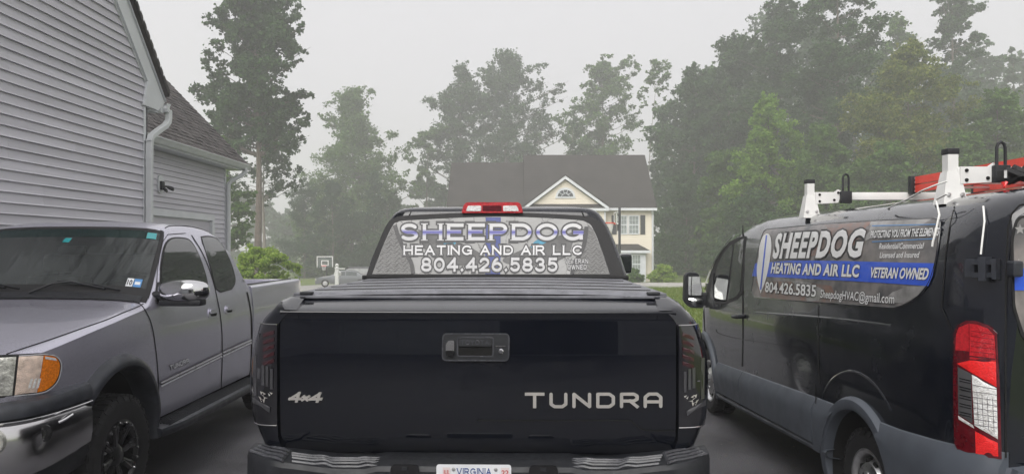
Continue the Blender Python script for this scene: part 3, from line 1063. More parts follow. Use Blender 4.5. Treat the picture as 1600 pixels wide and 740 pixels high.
gd = MB().box(XG - .22, XG - .16, 12.9, 17.93, 0, 2.40).build('garage_door', M['gutter_white'], house, smooth=False)
for k in range(4):
    for q in range(8):
        MB().box(XG - .16, XG - .145, 12.98 + q * .62, 12.98 + q * .62 + .52, .1 + k * .57, .1 + k * .57 + .43, .012).build('door_panel', M['gutter_white'], gd, smooth=False)
MB().box(XG - .02, XG + .34, 10.7, 19.28, 3.755, 3.77).build('soffit', M['white_trim'], house, smooth=False)
MB().box(XG + .33, XG + .36, 10.7, 19.30, 3.74, 3.90).build('fascia', M['white_trim'], house, smooth=False)
MB().prism([(XG - .0, 3.76), (XG + .36, 3.76), (XG + .36, 3.90), (XG - .0, 4.2)], 19.28, 19.32, 'Y').build('eave_return', M['white_trim'], house, smooth=False)
g = MB()
prof = [(0, -.10), (.05, -.105), (.085, -.07), (.10, -.02), (.125, .0), (.125, .02), (.108, .02), (.10, .0)]
g.grid([[(XG + .36 + a, y, 3.88 + b) for a, b in prof] for y in (10.75, 14, 17, 19.34)])
g.add([(XG + .36 + a, 19.34, 3.88 + b) for a, b in prof[:6]] + [(XG + .36, 19.34, 3.90)], [tuple(range(7))])
g.build('gutter', M['gutter_white'], house)
d = MB()
d.tube([(XG + .42, 19.1, 3.80), (XG + .42, 19.1, 3.70), (XG + .30, 19.0, 3.58), (XG + .14, 18.86, 3.46), (XG + .085, 18.82, 3.36), (XG + .085, 18.82, .2)], .055, 8)
d.build('downspout', M['gutter_white'], house)
# wing roof deck and its shingles, each tab real
SLG = 1.03
rx0, rz0 = XG + .44, 3.88
deck = MB().add([(rx0, 10.7, rz0), (rx0, 19.36, rz0), (rx0 - 4.3, 19.36, rz0 + 4.3 * SLG), (rx0 - 4.3, 10.7, rz0 + 4.3 * SLG),
                 (rx0, 10.7, rz0 - .06), (rx0, 19.36, rz0 - .06), (rx0 - 4.3, 19.36, rz0 - .06 + 4.3 * SLG), (rx0 - 4.3, 10.7, rz0 - .06 + 4.3 * SLG)],
                [(0, 1, 2, 3), (4, 7, 6, 5), (1, 5, 6, 2), (0, 4, 5, 1)]).build('wing_roof', M['shingle'], house, smooth=False)
random.seed(3)
ca, sa = 1 / math.hypot(1, SLG), SLG / math.hypot(1, SLG)
mb = MB()
exp_ = 0.142
for r in range(40):
    s0 = r * exp_ - .01
    y = 10.7 - random.random() * .3
    while y < 19.36:
        w_ = random.uniform(.16, .34)
        y1 = min(y + w_, 19.37)
        s1 = s0 + exp_ * 1.12
        t = random.uniform(.012, .026)
        d0 = random.uniform(-.012, .008)
        def Q(s, yy, u):
            return (rx0 - ca * s + sa * u, yy, rz0 + sa * s + ca * u)
        mb.add([Q(s0 + d0, y, 0), Q(s0 + d0, y1 - .012, 0), Q(s0 + d0, y1 - .012, t), Q(s0 + d0, y, t), Q(s1, y, .006), Q(s1, y1 - .012, .006)], [(0, 1, 2, 3), (3, 2, 5, 4), (0, 3, 4), (1, 5, 2)])
        y = y1
o = mb.build('roof_shingle', M['shingle'], deck, smooth=False); o['kind'] = 'stuff'
MB().prism([(0, 0), (-4.3, 4.3 * SLG), (-4.3, 4.3 * SLG + .12), (-.0, .12)], 19.36, 19.40, 'Y').build('rake_board', M['white_trim'], house, smooth=False)
for o_ in list(house.children):
    if o_.name.startswith('rake_board') and o_.data.vertices[0].co.y > 8:
        for v_ in o_.data.vertices:
            v_.co.x += rx0; v_.co.z += rz0 - .13
            v_.co.x -= -5.26 * 0
# vent pipe boot by the valley
MB().lathe([(.0, .3), (.16, .27), (.16, .0)], (XG + .30, 13.2, 4.0), 'Z', 14).build('roof_vent', M['gutter_white'], house)
# second floor window bays and the garage block round the court (mirrored in the truck's tailgate)
blk = MB().add([(XW - .03, YB, 0), (4.0, YB, 0), (4.0, YB, 3.4), (XW - .03, YB, 3.4)], [(0, 1, 2, 3)]).add([(4, YB, 0), (4, YB - 8, 0), (4, YB - 8, 3.4), (4, YB, 3.4)], [(0, 1, 2, 3)]).add([(4.3, YB + .4, 3.3), (XW, YB + .4, 3.3), (XW, YB - 4, 6.2), (4.3, YB - 4, 6.2)], [(0, 1, 2, 3)]).build('court_wall', M['siding_grey'], house, smooth=False)
for q_, (x0, x1) in enumerate(((-4.4, -1.6), (-.6, 2.2))):
    if q_:
        MB().box(x0, x1, YB + .005, YB + .03, .05, 2.2).build('court_door', M['dark_interior'], house, smooth=False)
    else:
        cd = MB().box(x0, x1, YB + .005, YB + .03, .05, 2.2).build('court_door', M['white_trim'], house, smooth=False)
        for c_ in range(4):
            xa = x0 + .08 + c_ * .69
            MB().box(xa, xa + .58, YB + .031, YB + .036, 1.72, 2.08).build('court_door_pane', M['pane'], cd, smooth=False)
            for r_ in range(3):
                MB().box(xa, xa + .58, YB + .031, YB + .045, .14 + r_ * .53, .14 + r_ * .53 + .42, .01).build('court_door_panel', M['white_trim'], cd, smooth=False)
    MB().box(x0 - .12, x1 + .12, YB + .006, YB + .05, 2.2, 2.34).box(x0 - .12, x0, YB + .006, YB + .051, .02, 2.2).box(x1, x1 + .12, YB + .006, YB + .051, .02, 2.2).build('court_door_trim', M['white_trim'], house, smooth=False)
MB().box(2.7, 3.6, YB + .005, YB + .03, .9, 2.3).build('window_pane', M['pane'], house, smooth=False)
MB().box(2.6, 3.7, YB + .006, YB + .05, .8, .9).box(2.6, 3.7, YB + .006, YB + .05, 2.3, 2.4).box(2.6, 2.7, YB + .006, YB + .051, .9, 2.3).box(3.6, 3.7, YB + .006, YB + .051, .9, 2.3).build('window_frame', M['white_trim'], house, smooth=False)

# security camera light on the wing
sc_ = thing('security_light', 'white backed black twin-head security light on the grey garage wall', 'light', (XG + .02, 15.3, 3.04), world_verts=True)
mb = MB()
oy = rounded([(15.18, 2.88), (15.42, 2.88), (15.42, 3.25), (15.18, 3.25)], .11, 4)
yz_prism('back_plate', oy, XG + .015, XG + .045, M['white_trim'], sc_)
mb.box(XG + .045, XG + .10, 15.23, 15.36, 2.95, 3.13, .02)
mb.build('housing', M['black_plastic'], sc_)
mb = MB().lathe([(0, 0), (.035, 0), (.055, .05), (.06, .14), (.05, .15), (0, .15)], (0, 0, 0), 'X', 14)
for s_, dy, dz in ((0, .10, -.02),):
    v = [(XG + .11 + p[0] * .6, 15.44 + p[1] * .75 + p[0] * .5, 3.02 + p[2] * .75 - p[0] * .25) for p in mb.v]
    mk('lamp_head', v, mb.f, M['black_plastic'], sc_)
v = [(XG + .09 + p[0] * .6, 15.30 + p[1] * .7 - p[0] * .2, 2.98 + p[2] * .7 - p[0] * .35) for p in mb.v]
mk('lamp_head', v, mb.f, M['black_plastic'], sc_)
MB().tube([(XG + .08, 15.36, 3.03), (XG + .13, 15.45, 3.03)], .02).build('bracket', M['black_plastic'], sc_)

# ------------------------------------------------------------------ the cream house across the street
YH = 60.0
GZ = ground_z(6, YH)
def hx(px, Y=YH): return (px - CX) * Y / FPX
def hz(py, Y=YH): return EYE - (py - CY) * Y / FPX
ch = thing('cream_house', 'cream two-storey house with brown roof and front gable across the street', 'house', (hx(922), YH, GZ), world_verts=True)
xl, xr = hx(822), hx(1021)
ze = hz(326)
MB().box(xl, xr, YH, YH + 10, GZ - .5, ze).build('wall', M['cream'], ch, smooth=False)
zr = hz(242, YH + 5)
ov = .35
def roof_slab(mb, x0, x1, y0, z0, y1, z1, t=.18):
    mb.add([(x0, y0, z0), (x1, y0, z0), (x1, y1, z1), (x0, y1, z1), (x0, y0, z0 + t), (x1, y0, z0 + t), (x1, y1, z1 + t), (x0, y1, z1 + t)],
           [(3, 2, 1, 0), (4, 5, 6, 7), (0, 1, 5, 4), (1, 2, 6, 5), (2, 3, 7, 6), (3, 0, 4, 7)])
    return mb
rm = MB()
roof_slab(rm, xl - .15, xr + .2, YH - ov, ze - .1, YH + 5, zr - .18)
roof_slab(rm, xl - .15, xr + .2, YH + 10 + ov, ze - .1, YH + 5, zr - .18)
rm.add([(xr, YH, ze), (xr, YH + 10, ze), (xr, YH + 5, zr - .25)], [(0, 1, 2)]).add([(xl, YH, ze), (xl, YH + 10, ze), (xl, YH + 5, zr - .25)], [(0, 1, 2)])
rm.build('roof', M['shingle_far'], ch, smooth=False)
MB().box(xl - .15, xr + .22, YH - ov - .1, YH - ov - .001, ze - .16, ze + .04).build('gutter', M['white_trim'], ch, smooth=False)
# gable bay
YG = YH - .8
gl, gr_, gp = hx(818, YG), hx(951, YG), hx(883, YG)
zg0, zgp = hz(327, YG), hz(280, YG)
MB().box(gl + .35, gr_ - .25, YG, YH - .001, GZ - .5, zg0).build('bay_wall', M['cream'], ch, smooth=False)
MB().prism([(gl + .2, zg0), (gr_ - .2, zg0), (gp, zgp - .05)], YG + .001, YH + 3, 'Y').build('gable', M['cream'], ch, smooth=False)
def gable_trim(mb, x0, x1, xp, z0, zp, y0, y1, t):
    for (xa) in (x0, x1):
        mb.add([(xa, y0, z0), (xp, y0, zp), (xp, y0, zp + t), (xa, y0, z0 + t), (xa, y1, z0), (xp, y1, zp), (xp, y1, zp + t), (xa, y1, z0 + t)],
               [(0, 1, 2, 3), (4, 7, 6, 5), (0, 4, 5, 1), (3, 2, 6, 7), (0, 3, 7, 4)])
    return mb
gable_trim(MB(), gl, gr_, gp, zg0 - .1, zgp, YG - .30, YG - .22, .26).build('rake_board', M['white_trim'], ch, smooth=False)
gable_trim(MB(), gl - .05, gr_ + .05, gp, zg0 + .16, zgp + .26, YG - .32, YH + 3.2, .1).build('gable_roof', M['shingle_far'], ch, smooth=False)
MB().box(gl, gr_, YG - .28, YG - .002, zg0 - .12, zg0 + .10).build('frieze', M['white_trim'], ch, smooth=False)
MB().add([(gl, YG - .3, zg0 + .1), (gr_, YG - .3, zg0 + .1), (gr_ - .5, YG - .003, zg0 + .42), (gl + .5, YG - .003, zg0 + .42)], [(0, 1, 2, 3)]).build('pent_roof', M['shingle_far'], ch, smooth=False)
# arched gable window: frame, glass, spokes
ca_x, ca_z, ra = gp + .02, hz(307, YG), .62
MB().prism([(ca_x - ra - .2, ca_z - .13)] + [(ca_x + (ra + .16) * math.cos(R(a)), ca_z + (ra + .1) * math.sin(R(a))) for a in range(0, 181, 15)][::-1] + [(ca_x + ra + .2, ca_z - .13)], YG - .06, YG - .002, 'Y').build('arched_frame', M['white_trim'], ch, smooth=False)
MB().prism([(ca_x + ra * math.cos(R(a)), ca_z + ra * .86 * math.sin(R(a))) for a in range(0, 181, 15)], YG - .075, YG - .062, 'Y').build('arched_pane', M['pane'], ch, smooth=False)
mb = MB()
for a in (36, 72, 108, 144):
    mb.tube([(ca_x + .2 * math.cos(R(a)), YG - .085, ca_z + .2 * math.sin(R(a))), (ca_x + ra * math.cos(R(a)), YG - .085, ca_z + ra * .86 * math.sin(R(a)))], .022, 5)
mb.tube([(ca_x + .3 * math.cos(R(a)), YG - .085, ca_z + .28 * math.sin(R(a))) for a in range(0, 181, 20)], .022, 5)
mb.build('glazing_bar', M['white_trim'], ch, smooth=False)
MB().box(gr_ - .36, gr_ - .23, YG - .03, YG + .05, GZ, zg0 - .12).build('corner_board', M['white_trim'], ch, smooth=False)
MB().box(xr - .12, xr + .02, YH - .03, YH + .05, GZ, ze - .15).build('corner_board', M['white_trim'], ch, smooth=False)
MB().tube([(xr - .2, YH - .45, ze - .1), (xr - .1, YH - .08, ze - .5), (xr - .1, YH - .08, GZ)], .06, 6).build('downspout', M['white_trim'], ch)

def sash_window(x0, x1, z0, z1, y, parent, panes=(2, 2)):
    """Double-hung window: frame > panes, sash bars."""
    t = .09
    fr = MB().box(x0, x1, y - .06, y, z0, z0 + t).box(x0, x1, y - .06, y, z1 - t, z1).box(x0, x0 + t, y - .058, y, z0 + t, z1 - t).box(x1 - t, x1, y - .058, y, z0 + t, z1 - t)
    zm = (z0 + z1) / 2
    fr.box(x0 + t, x1 - t, y - .05, y, zm - .04, zm + .04)
    w = fr.build('window', M['white_trim'], parent, smooth=False)
    for a, b, mm in ((z0 + t, zm - .04, M['blind_pane']), (zm + .04, z1 - t, M['blind_pane'])):
        MB().box(x0 + t, x1 - t, y - .02, y - .005, a, b).build('pane', mm, w, smooth=False)
    gb = MB()
    for k in range(1, panes[0]):
        xx = x0 + t + (x1 - x0 - 2 * t) * k / panes[0]
        gb.box(xx - .012, xx + .012, y - .032, y - .021, z0 + t, zm - .04).box(xx - .012, xx + .012, y - .032, y - .021, zm + .04, z1 - t)
    for lo, hi in ((z0 + t, zm - .04), (zm + .04, z1 - t)):
        for k in range(1, panes[1]):
            zz = lo + (hi - lo) * k / panes[1]
            gb.box(x0 + t, x1 - t, y - .034, y - .0325, zz - .012, zz + .012)
    gb.build('glazing_bar', M['white_trim'], w, smooth=False)
    return w
for a, b in ((965, 980.5), (981.5, 999)):
    sash_window(hx(a), hx(b), hz(366), hz(336), YH - .002, ch, (3, 2))
def shutter(x0, x1, z0, z1):
    s = MB().box(x0, x1, YH - .05, YH - .003, z0, z1).build('shutter', M['shutter'], ch, smooth=False)
    lv = MB()
    k = z0 + .1
    while k < z1 - .1:
        lv.box(x0 + .05, x1 - .05, YH - .07, YH - .051, k, k + .045)
        k += .09
    lv.build('louvre', M['shutter'], s, smooth=False)
shutter(hx(955.5), hx(963.5), hz(366), hz(336))
shutter(hx(1000.5), hx(1008), hz(366), hz(336))
# ground-floor bay with its little hipped roof
YBY = YH - .7
bx0, bx1 = hx(962, YBY), hx(1009, YBY)
MB().box(bx0, bx1, YBY, YH - .002, GZ - .3, hz(392, YBY)).build('bay_wall', M['white_trim'], ch, smooth=False)
mb = MB()
zt_, zb_ = hz(381), hz(391, YBY)
mb.add([(bx0 - .3, YBY - .3, zb_), (bx1 + .3, YBY - .3, zb_), (bx1 - .5, YH - .004, zt_), (bx0 + .1, YH - .004, zt_), (bx0 - .3, YH - .004, zb_), (bx1 + .3, YH - .004, zb_)], [(0, 1, 2, 3), (1, 5, 2), (0, 3, 4), (0, 4, 5, 1)])
mb.build('bay_roof', M['shingle_far'], ch, smooth=False)
MB().box(bx0 - .32, bx1 + .32, YBY - .33, YBY - .02, zb_ - .2, zb_ - .003).build('bay_gutter', M['white_trim'], ch, smooth=False)
for a, b in ((969, 985.5), (986.5, 1002)):
    sash_window(hx(a, YBY), hx(b, YBY), hz(428, YBY), hz(397, YBY), YBY - .003, ch, (3, 2))
# windows of the bay front that the pickup hides from here
for a, b in ((850, 872), (880, 902)):
    sash_window(hx(a), hx(b), GZ + 3.4, GZ + 4.9, YG - .003, ch)
MB().box(hx(905, YG), hx(925, YG), YG - .04, YG - .003, GZ + .1, GZ + 2.3).build('front_door', M['shutter'], ch, smooth=False)
# garage wing on its far side
wl_, wr_ = hx(700), xl - .01
zwe, zwr = hz(322), hz(254, YH + 4.6)
MB().box(wl_ + .25, wr_, YH + .3, YH + 9, GZ - .8, zwe).build('wing_wall', M['cream'], ch, smooth=False)
rm = MB()
roof_slab(rm, wl_ - .1, wr_ - .15, YH - .1, zwe - .1, YH + 4.6, zwr - .18)
roof_slab(rm, wl_ - .1, wr_ - .15, YH + 9.4, zwe - .1, YH + 4.6, zwr - .18)
rm.add([(wl_ + .2, YH + .3, zwe), (wl_ + .2, YH + 9, zwe), (wl_ + .2, YH + 4.6, zwr - .25)], [(0, 1, 2)])
rm.build('wing_roof', M['shingle_far'], ch, smooth=False)
MB().box(wl_ + .9, wr_ - .9, YH + .22, YH + .298, GZ, GZ + 2.3).build('garage_door', M['white_trim'], ch, smooth=False)

# ------------------------------------------------------------------ street furniture
def at(px, Y):
    x = hx(px, Y)
    return x, ground_z(x, Y)
Ym = 24.0
mx_, mz_ = at(526.5, Ym)
mail = thing('mailbox', 'white vinyl post mailbox with ball finial beside the driveway', 'mailbox', (mx_, Ym, mz_), world_verts=True)
zt_ = hz(419, Ym)
MB().box(mx_ - .055, mx_ + .055, Ym - .055, Ym + .055, mz_ - .1, zt_, .008).build('post', M['vinyl_white'], mail)
MB().lathe([(0, 0), (.075, 0), (.075, .02), (.05, .035), (.035, .045), (.055, .07), (.062, .10), (.05, .135), (.0, .16)], (mx_, Ym, zt_), 'Z', 16).build('finial', M['vinyl_white'], mail)
bxz = hz(431, Ym)
prof = [(-.075, 0), (.075, 0), (.075, .08)] + [(.075 * math.cos(R(a)), .08 + .07 * math.sin(R(a))) for a in range(15, 166, 15)] + [(-.075, .08)]
MB().prism([(mx_ - .03 + a, bxz + b) for a, b in prof], Ym + .058, Ym + .40, 'Y').build('box', M['vinyl_white'], mail)
MB().box(mx_ + .05, mx_ + .26, Ym - .02, Ym + .02, hz(419.5, Ym) - .02, hz(419.5, Ym) + .02).build('arm', M['vinyl_white'], mail, smooth=False)

def hoop(label, px, Y, px0, px1, py_top, py_bot, face_x=False, group=None, pole_top=None):
    x, z = at(px, Y)
    t = thing('basketball_hoop', label, 'basketball hoop', (x, Y, z), world_verts=True, group=group)
    if not face_x:
        x0, x1, zt, zb = hx(px0, Y), hx(px1, Y), hz(py_top, Y), hz(py_bot, Y)
        xm = (x0 + x1) / 2
        MB().box(x0, x1, Y - .02, Y + .02, zb, zt).build('backboard', M['board_clear'], t, smooth=False)
        b = MB()
        for u0, u1, v0, v1, w_ in ((x0, x1, zb, zt, .085), (xm - .36, xm + .36, zb + .14, zb + .66, .085)):
            b.box(u0, u1, Y - .04, Y - .022, v1 - w_, v1).box(u0, u0 + w_, Y - .041, Y - .022, v0, v1 - w_).box(u1 - w_, u1, Y - .041, Y - .022, v0, v1 - w_)
            if w_ and u0 > x0:
                b.box(u0, u1, Y - .0412, Y - .0222, v0, v0 + w_)
        b.build('backboard_line', M['vinyl_white'], t, smooth=False)
        rc = (xm, Y - .38, zb + .12)
        MB().tube([(x, Y + .7, z), (x, Y + .7, zb - .3), (x, Y + .4, zb + .3), (xm, Y + .03, zb + .4)], .06).build('pole', M['shutter'], t)
    else:
        zt, zb = hz(py_top, Y), hz(py_bot, Y)
        xb = hx(px0, Y)
        MB().box(xb - .02, xb + .02, Y - .45, Y + .45, zb, zt).build('backboard', M['board_clear'], t, smooth=False)
        b = MB()
        for yy in (-.45, .40):
            b.box(xb - .04, xb - .022, Y + yy, Y + yy + .05, zb, zt)
        b.box(xb - .041, xb + .04, Y - .45, Y + .45, zt - .05, zt).box(xb - .0405, xb + .04, Y - .45, Y + .45, zb - .03, zb + .03)
        b.build('backboard_frame', M['vinyl_white'], t, smooth=False)
        rc = (xb - .32, Y, zb + .02)
        xp = hx(px, Y)
        MB().tube([(xp, Y, z - .1), (xp, Y, hz(pole_top, Y))], .06, 10).build('pole', M['shutter'], t)
        arm = MB()
        for q in (.12, .45):
            arm.tube([(xp, Y, zb + q - .1), (xb, Y, zb + q)], .025, 6)
        arm.build('bracket', M['shutter'], t)
        MB().box(xp - .11, xp - .05, Y - .06, Y + .06, zb - .35, zb - .05).build('crank_box', M['shutter'], t, smooth=False)
    rim = MB().tube([(rc[0] + .23 * math.cos(R(a)), rc[1] + .23 * math.sin(R(a)), rc[2]) for a in range(0, 361, 20)], .03, 6, cap=False)
    rim.box(rc[0] + .2 if face_x else rc[0] - .06, rc[0] + .32 if face_x else rc[0] + .06, rc[1] - .06 if face_x else rc[1] + .2, rc[1] + .06 if face_x else rc[1] + .36, rc[2] - .07, rc[2] + .02)
    rim.build('rim', M['rim_red'], t)
    nb = MB()
    for k in range(12):
        for s_ in (1, -1):
            a0, a1 = R(k * 30), R(k * 30 + s_ * 30)
            a2 = R(k * 30 + s_ * 60)
            nb.tube([(rc[0] + .22 * math.cos(a0), rc[1] + .22 * math.sin(a0), rc[2]), (rc[0] + .165 * math.cos(a1), rc[1] + .165 * math.sin(a1), rc[2] - .2), (rc[0] + .12 * math.cos(a2), rc[1] + .12 * math.sin(a2), rc[2] - .42)], .012, 4)
    nb.build('net', M['net'], t, smooth=False)
    return t
hoop('clear backboard basketball hoop facing the street near the parked sedan', 507.5, 72.0, 495, 520.5, 400, 417, group='basketball hoops')
hoop('black pole basketball hoop seen edge-on before the cream house', 968, 35.0, 962.5, 0, 331, 349, True, 'basketball hoops', 324)

# the two cars parked beyond the mailbox
def parked_car(label, px, Y, L, Wd, Hh, heading, m, suv=False):
    x, z = at(px, Y)
    t = thing('parked_car', label, 'car', (x, Y, z + .03), heading, 'cars parked across the street')
    hl = L / 2
    if suv:
        ztab = [(-hl, .75), (-hl + .05, 1.05), (-hl + .25, 1.62), (-hl + .5, 1.70), (.5, 1.70), (1.15, 1.10), (hl - .4, 1.0), (hl - .05, .85), (hl, .6)]
    else:
        ztab = [(-hl, .7), (-hl + .05, .92), (-hl + .55, 1.0), (-hl + 1.25, 1.38), (-.2, 1.43), (.35, 1.36), (1.1, .98), (hl - .4, .86), (hl - .05, .72), (hl, .5)]
    f = smooth_tab(ztab)
    rows = []
    zb = .9 if suv else .86
    for k in range(41):
        u = -hl + L * k / 40
        zt = f(u)
        e = max(0, abs(u) - hl + .35)
        hw = Wd / 2 - e * e * 1.2
        bt = .28
        for c in (-hl + .85, hl - .85):
            d_ = .37**2 - (u - c)**2
            if d_ > 0:
                bt = max(bt, .30 + math.sqrt(d_))
        q = min(zb, zt)
        cab = max(0, zt - zb)
        half = [(hw * .96, min(bt, q)), (hw, min(max(bt, .5), q)), (hw, q), (hw - cab * .42, zt - cab * .12), (hw - cab * .42 - .14, zt), (0, zt + .02)]
        rows.append([(a, u, b) for a, b in half] + [(-a, u, b) for a, b in half[-2::-1]])
    mb = MB().grid(rows)
    mb.f += [tuple(range(11)), tuple(40 * 11 + k for k in range(10, -1, -1))]
    mb.build('body', m, t)
    gm = MB()
    for s_ in (1, -1):
        u0, u1 = (-hl + .45, .85) if suv else (-hl + 1.15, .75)
        for a, b in ((u0, (u0 + u1) / 2 - .05), ((u0 + u1) / 2 + .02, u1)):
            g0 = []
            for k in range(7):
                u = a + (b - a) * k / 6
                zt = f(u); cab = max(.02, zt - zb)
                g0.append([(s_ * (Wd / 2 - cab * .05 + .006), u, zb + .03), (s_ * (Wd / 2 - cab * .36 + .006), u, zt - cab * .16)])
            gm.grid(g0)
    for u0, u1 in (((.52, 1.08)) if suv else ((.42, 1.02)), ((-hl + .1, -hl + .22) if suv else (-hl + .68, -hl + 1.18))):
        gm.grid([[(-Wd / 2 * .72, u, f(u) + .022 - (0 if 1 else 0)), (0, u, f(u) + .035), (Wd / 2 * .72, u, f(u) + .022)] for u in [u0 + (u1 - u0) * k / 5 for k in range(6)]])
    gm.build('window', M['pane'], t)
    for c in (-hl + .85, hl - .85):
        for s_ in (1, -1):
            MB().lathe([(0, .0), (.2, .0), (.21, -.02), (.31, .0), (.33, .03), (.33, .2), (0, .2)], (s_ * Wd / 2, c, .33), 'X', 20, flip=-s_).build('wheel', M['rubber'], t)
            MB().lathe([(0, .03), (.06, .035), (.2, .012), (.205, 0)], (s_ * (Wd / 2), c, .33), 'X', 16, flip=s_).build('hubcap', M['steel'], t)
    for s_ in (1, -1):
        MB().box(s_ * .75 - .14, s_ * .75 + .14, hl - .13, hl - .02, .58, .72, .03).build('headlight', M['headlamp'], t)
    return t
parked_car('silver sedan parked across the street behind the white mailbox', 535, 66.0, 4.7, 1.8, 1.43, R(105), M['car_silver'])
parked_car('dark car parked past the silver sedan, only its roof showing', 553, 71.5, 4.7, 1.85, 1.7, R(100), M['car_dark'], True)

# bits of leaf and grit lying on the wet asphalt
rng = np.random.default_rng(9)
N = 1500
gx = rng.uniform(-2.4, 2.6, N); gy = rng.uniform(2.6, 11, N)
s = np.where(rng.random(N) < .08, rng.uniform(.010, .026, N), rng.uniform(.003, .008, N)); a = rng.uniform(0, 6.28, N)
V = np.empty((N, 4, 3))
for k in range(4):
    V[:, k] = np.stack([gx + s * np.cos(a + k * 1.571) * (1 if k % 2 else .6), gy + s * np.sin(a + k * 1.571) * (1 if k % 2 else .6), .0065 + rng.uniform(0, .008, N)], 1)
o = np_mesh('leaf_litter', V, 4, leaf_mat('litter', (0.10, 0.085, 0.06), (0.34, 0.32, 0.28), .1)); o['kind'] = 'stuff'

# ================================================================== TREES AND BUSHES
PROF = {
    'oval': lambda t: max(0.12, math.sin(math.pi * (0.10 + 0.86 * t))) ** 0.75,
    'cone': lambda t: 0.10 + 0.90 * (1 - t) ** 0.85 * min(1, (t + .05) * 7),
    'tall': lambda t: 0.50 + 0.50 * math.sin(math.pi * (0.12 + 0.80 * t)),
    'top': lambda t: 0.35 + 0.65 * math.sin(math.pi * min(1, 0.15 + 0.72 * t)),
    'full': lambda t: min(1.0, 0.72 + 0.9 * t) * max(0.16, (1 - t ** 4.0)) ** 0.6,
    'dome': lambda t: max(.12, (1 - t ** 1.5)) ** .75,
    'bush': lambda t: max(.2, math.cos(math.pi * .5 * t)) ** .6,
}
def leaves(rng, cen, rad, n, size, up=0.35, droop=0.0, thin=0.45, squash=0.8, axis=None):
    """n leaf sprays round boughs: cen (k,3), rad (k,) -> (N,4,3). Each bough carries smaller sprays of uneven size and lean."""
    k = len(cen)
    m = 7
    d = rng.normal(size=(k, m, 3)); d[:, :, 2] += up
    d /= np.linalg.norm(d, axis=2)[:, :, None]
    if axis is not None:                                   # boughs reach outwards from the trunk
        o = cen - axis; o[:, 2] *= .3
        o /= (np.linalg.norm(o, axis=1)[:, None] + 1e-6)
        d += o[:, None, :] * .35
    sub = (cen[:, None, :] + d * (rad[:, None] * rng.uniform(.25, 1.12, (k, m)))[:, :, None] * np.array([1, 1, squash])).reshape(-1, 3)
    sr = (rad[:, None] * rng.uniform(.16, .52, (k, m))).reshape(-1)
    wgt = sr ** 1.7
    idx = rng.choice(k * m, n, p=wgt / wgt.sum())
    g = rng.normal(size=(n, 3))
    dd = g / np.linalg.norm(g, axis=1)[:, None]
    rr = sr[idx] * np.abs(rng.normal(.75, .42, n))
    p = sub[idx] + dd * rr[:, None] * np.array([1, 1, .72])
    ax = dd + rng.normal(size=(n, 3)) * 0.9
    ax[:, 2] -= droop
    ax /= np.linalg.norm(ax, axis=1)[:, None]
    q = rng.normal(size=(n, 3))
    q[:, 2] *= .6
    q -= ax * (q * ax).sum(1)[:, None]
    q /= np.linalg.norm(q, axis=1)[:, None]
    s = size * rng.uniform(.5, 1.3, n)[:, None]
    nrm = np.cross(ax, q)
    V = np.empty((n, 4, 3))
    V[:, 0] = p - ax * s * .5
    V[:, 1] = p + q * s * thin - nrm * s * .12
    V[:, 2] = p + ax * s * .5
    V[:, 3] = p - q * s * thin - nrm * s * .12
    return V

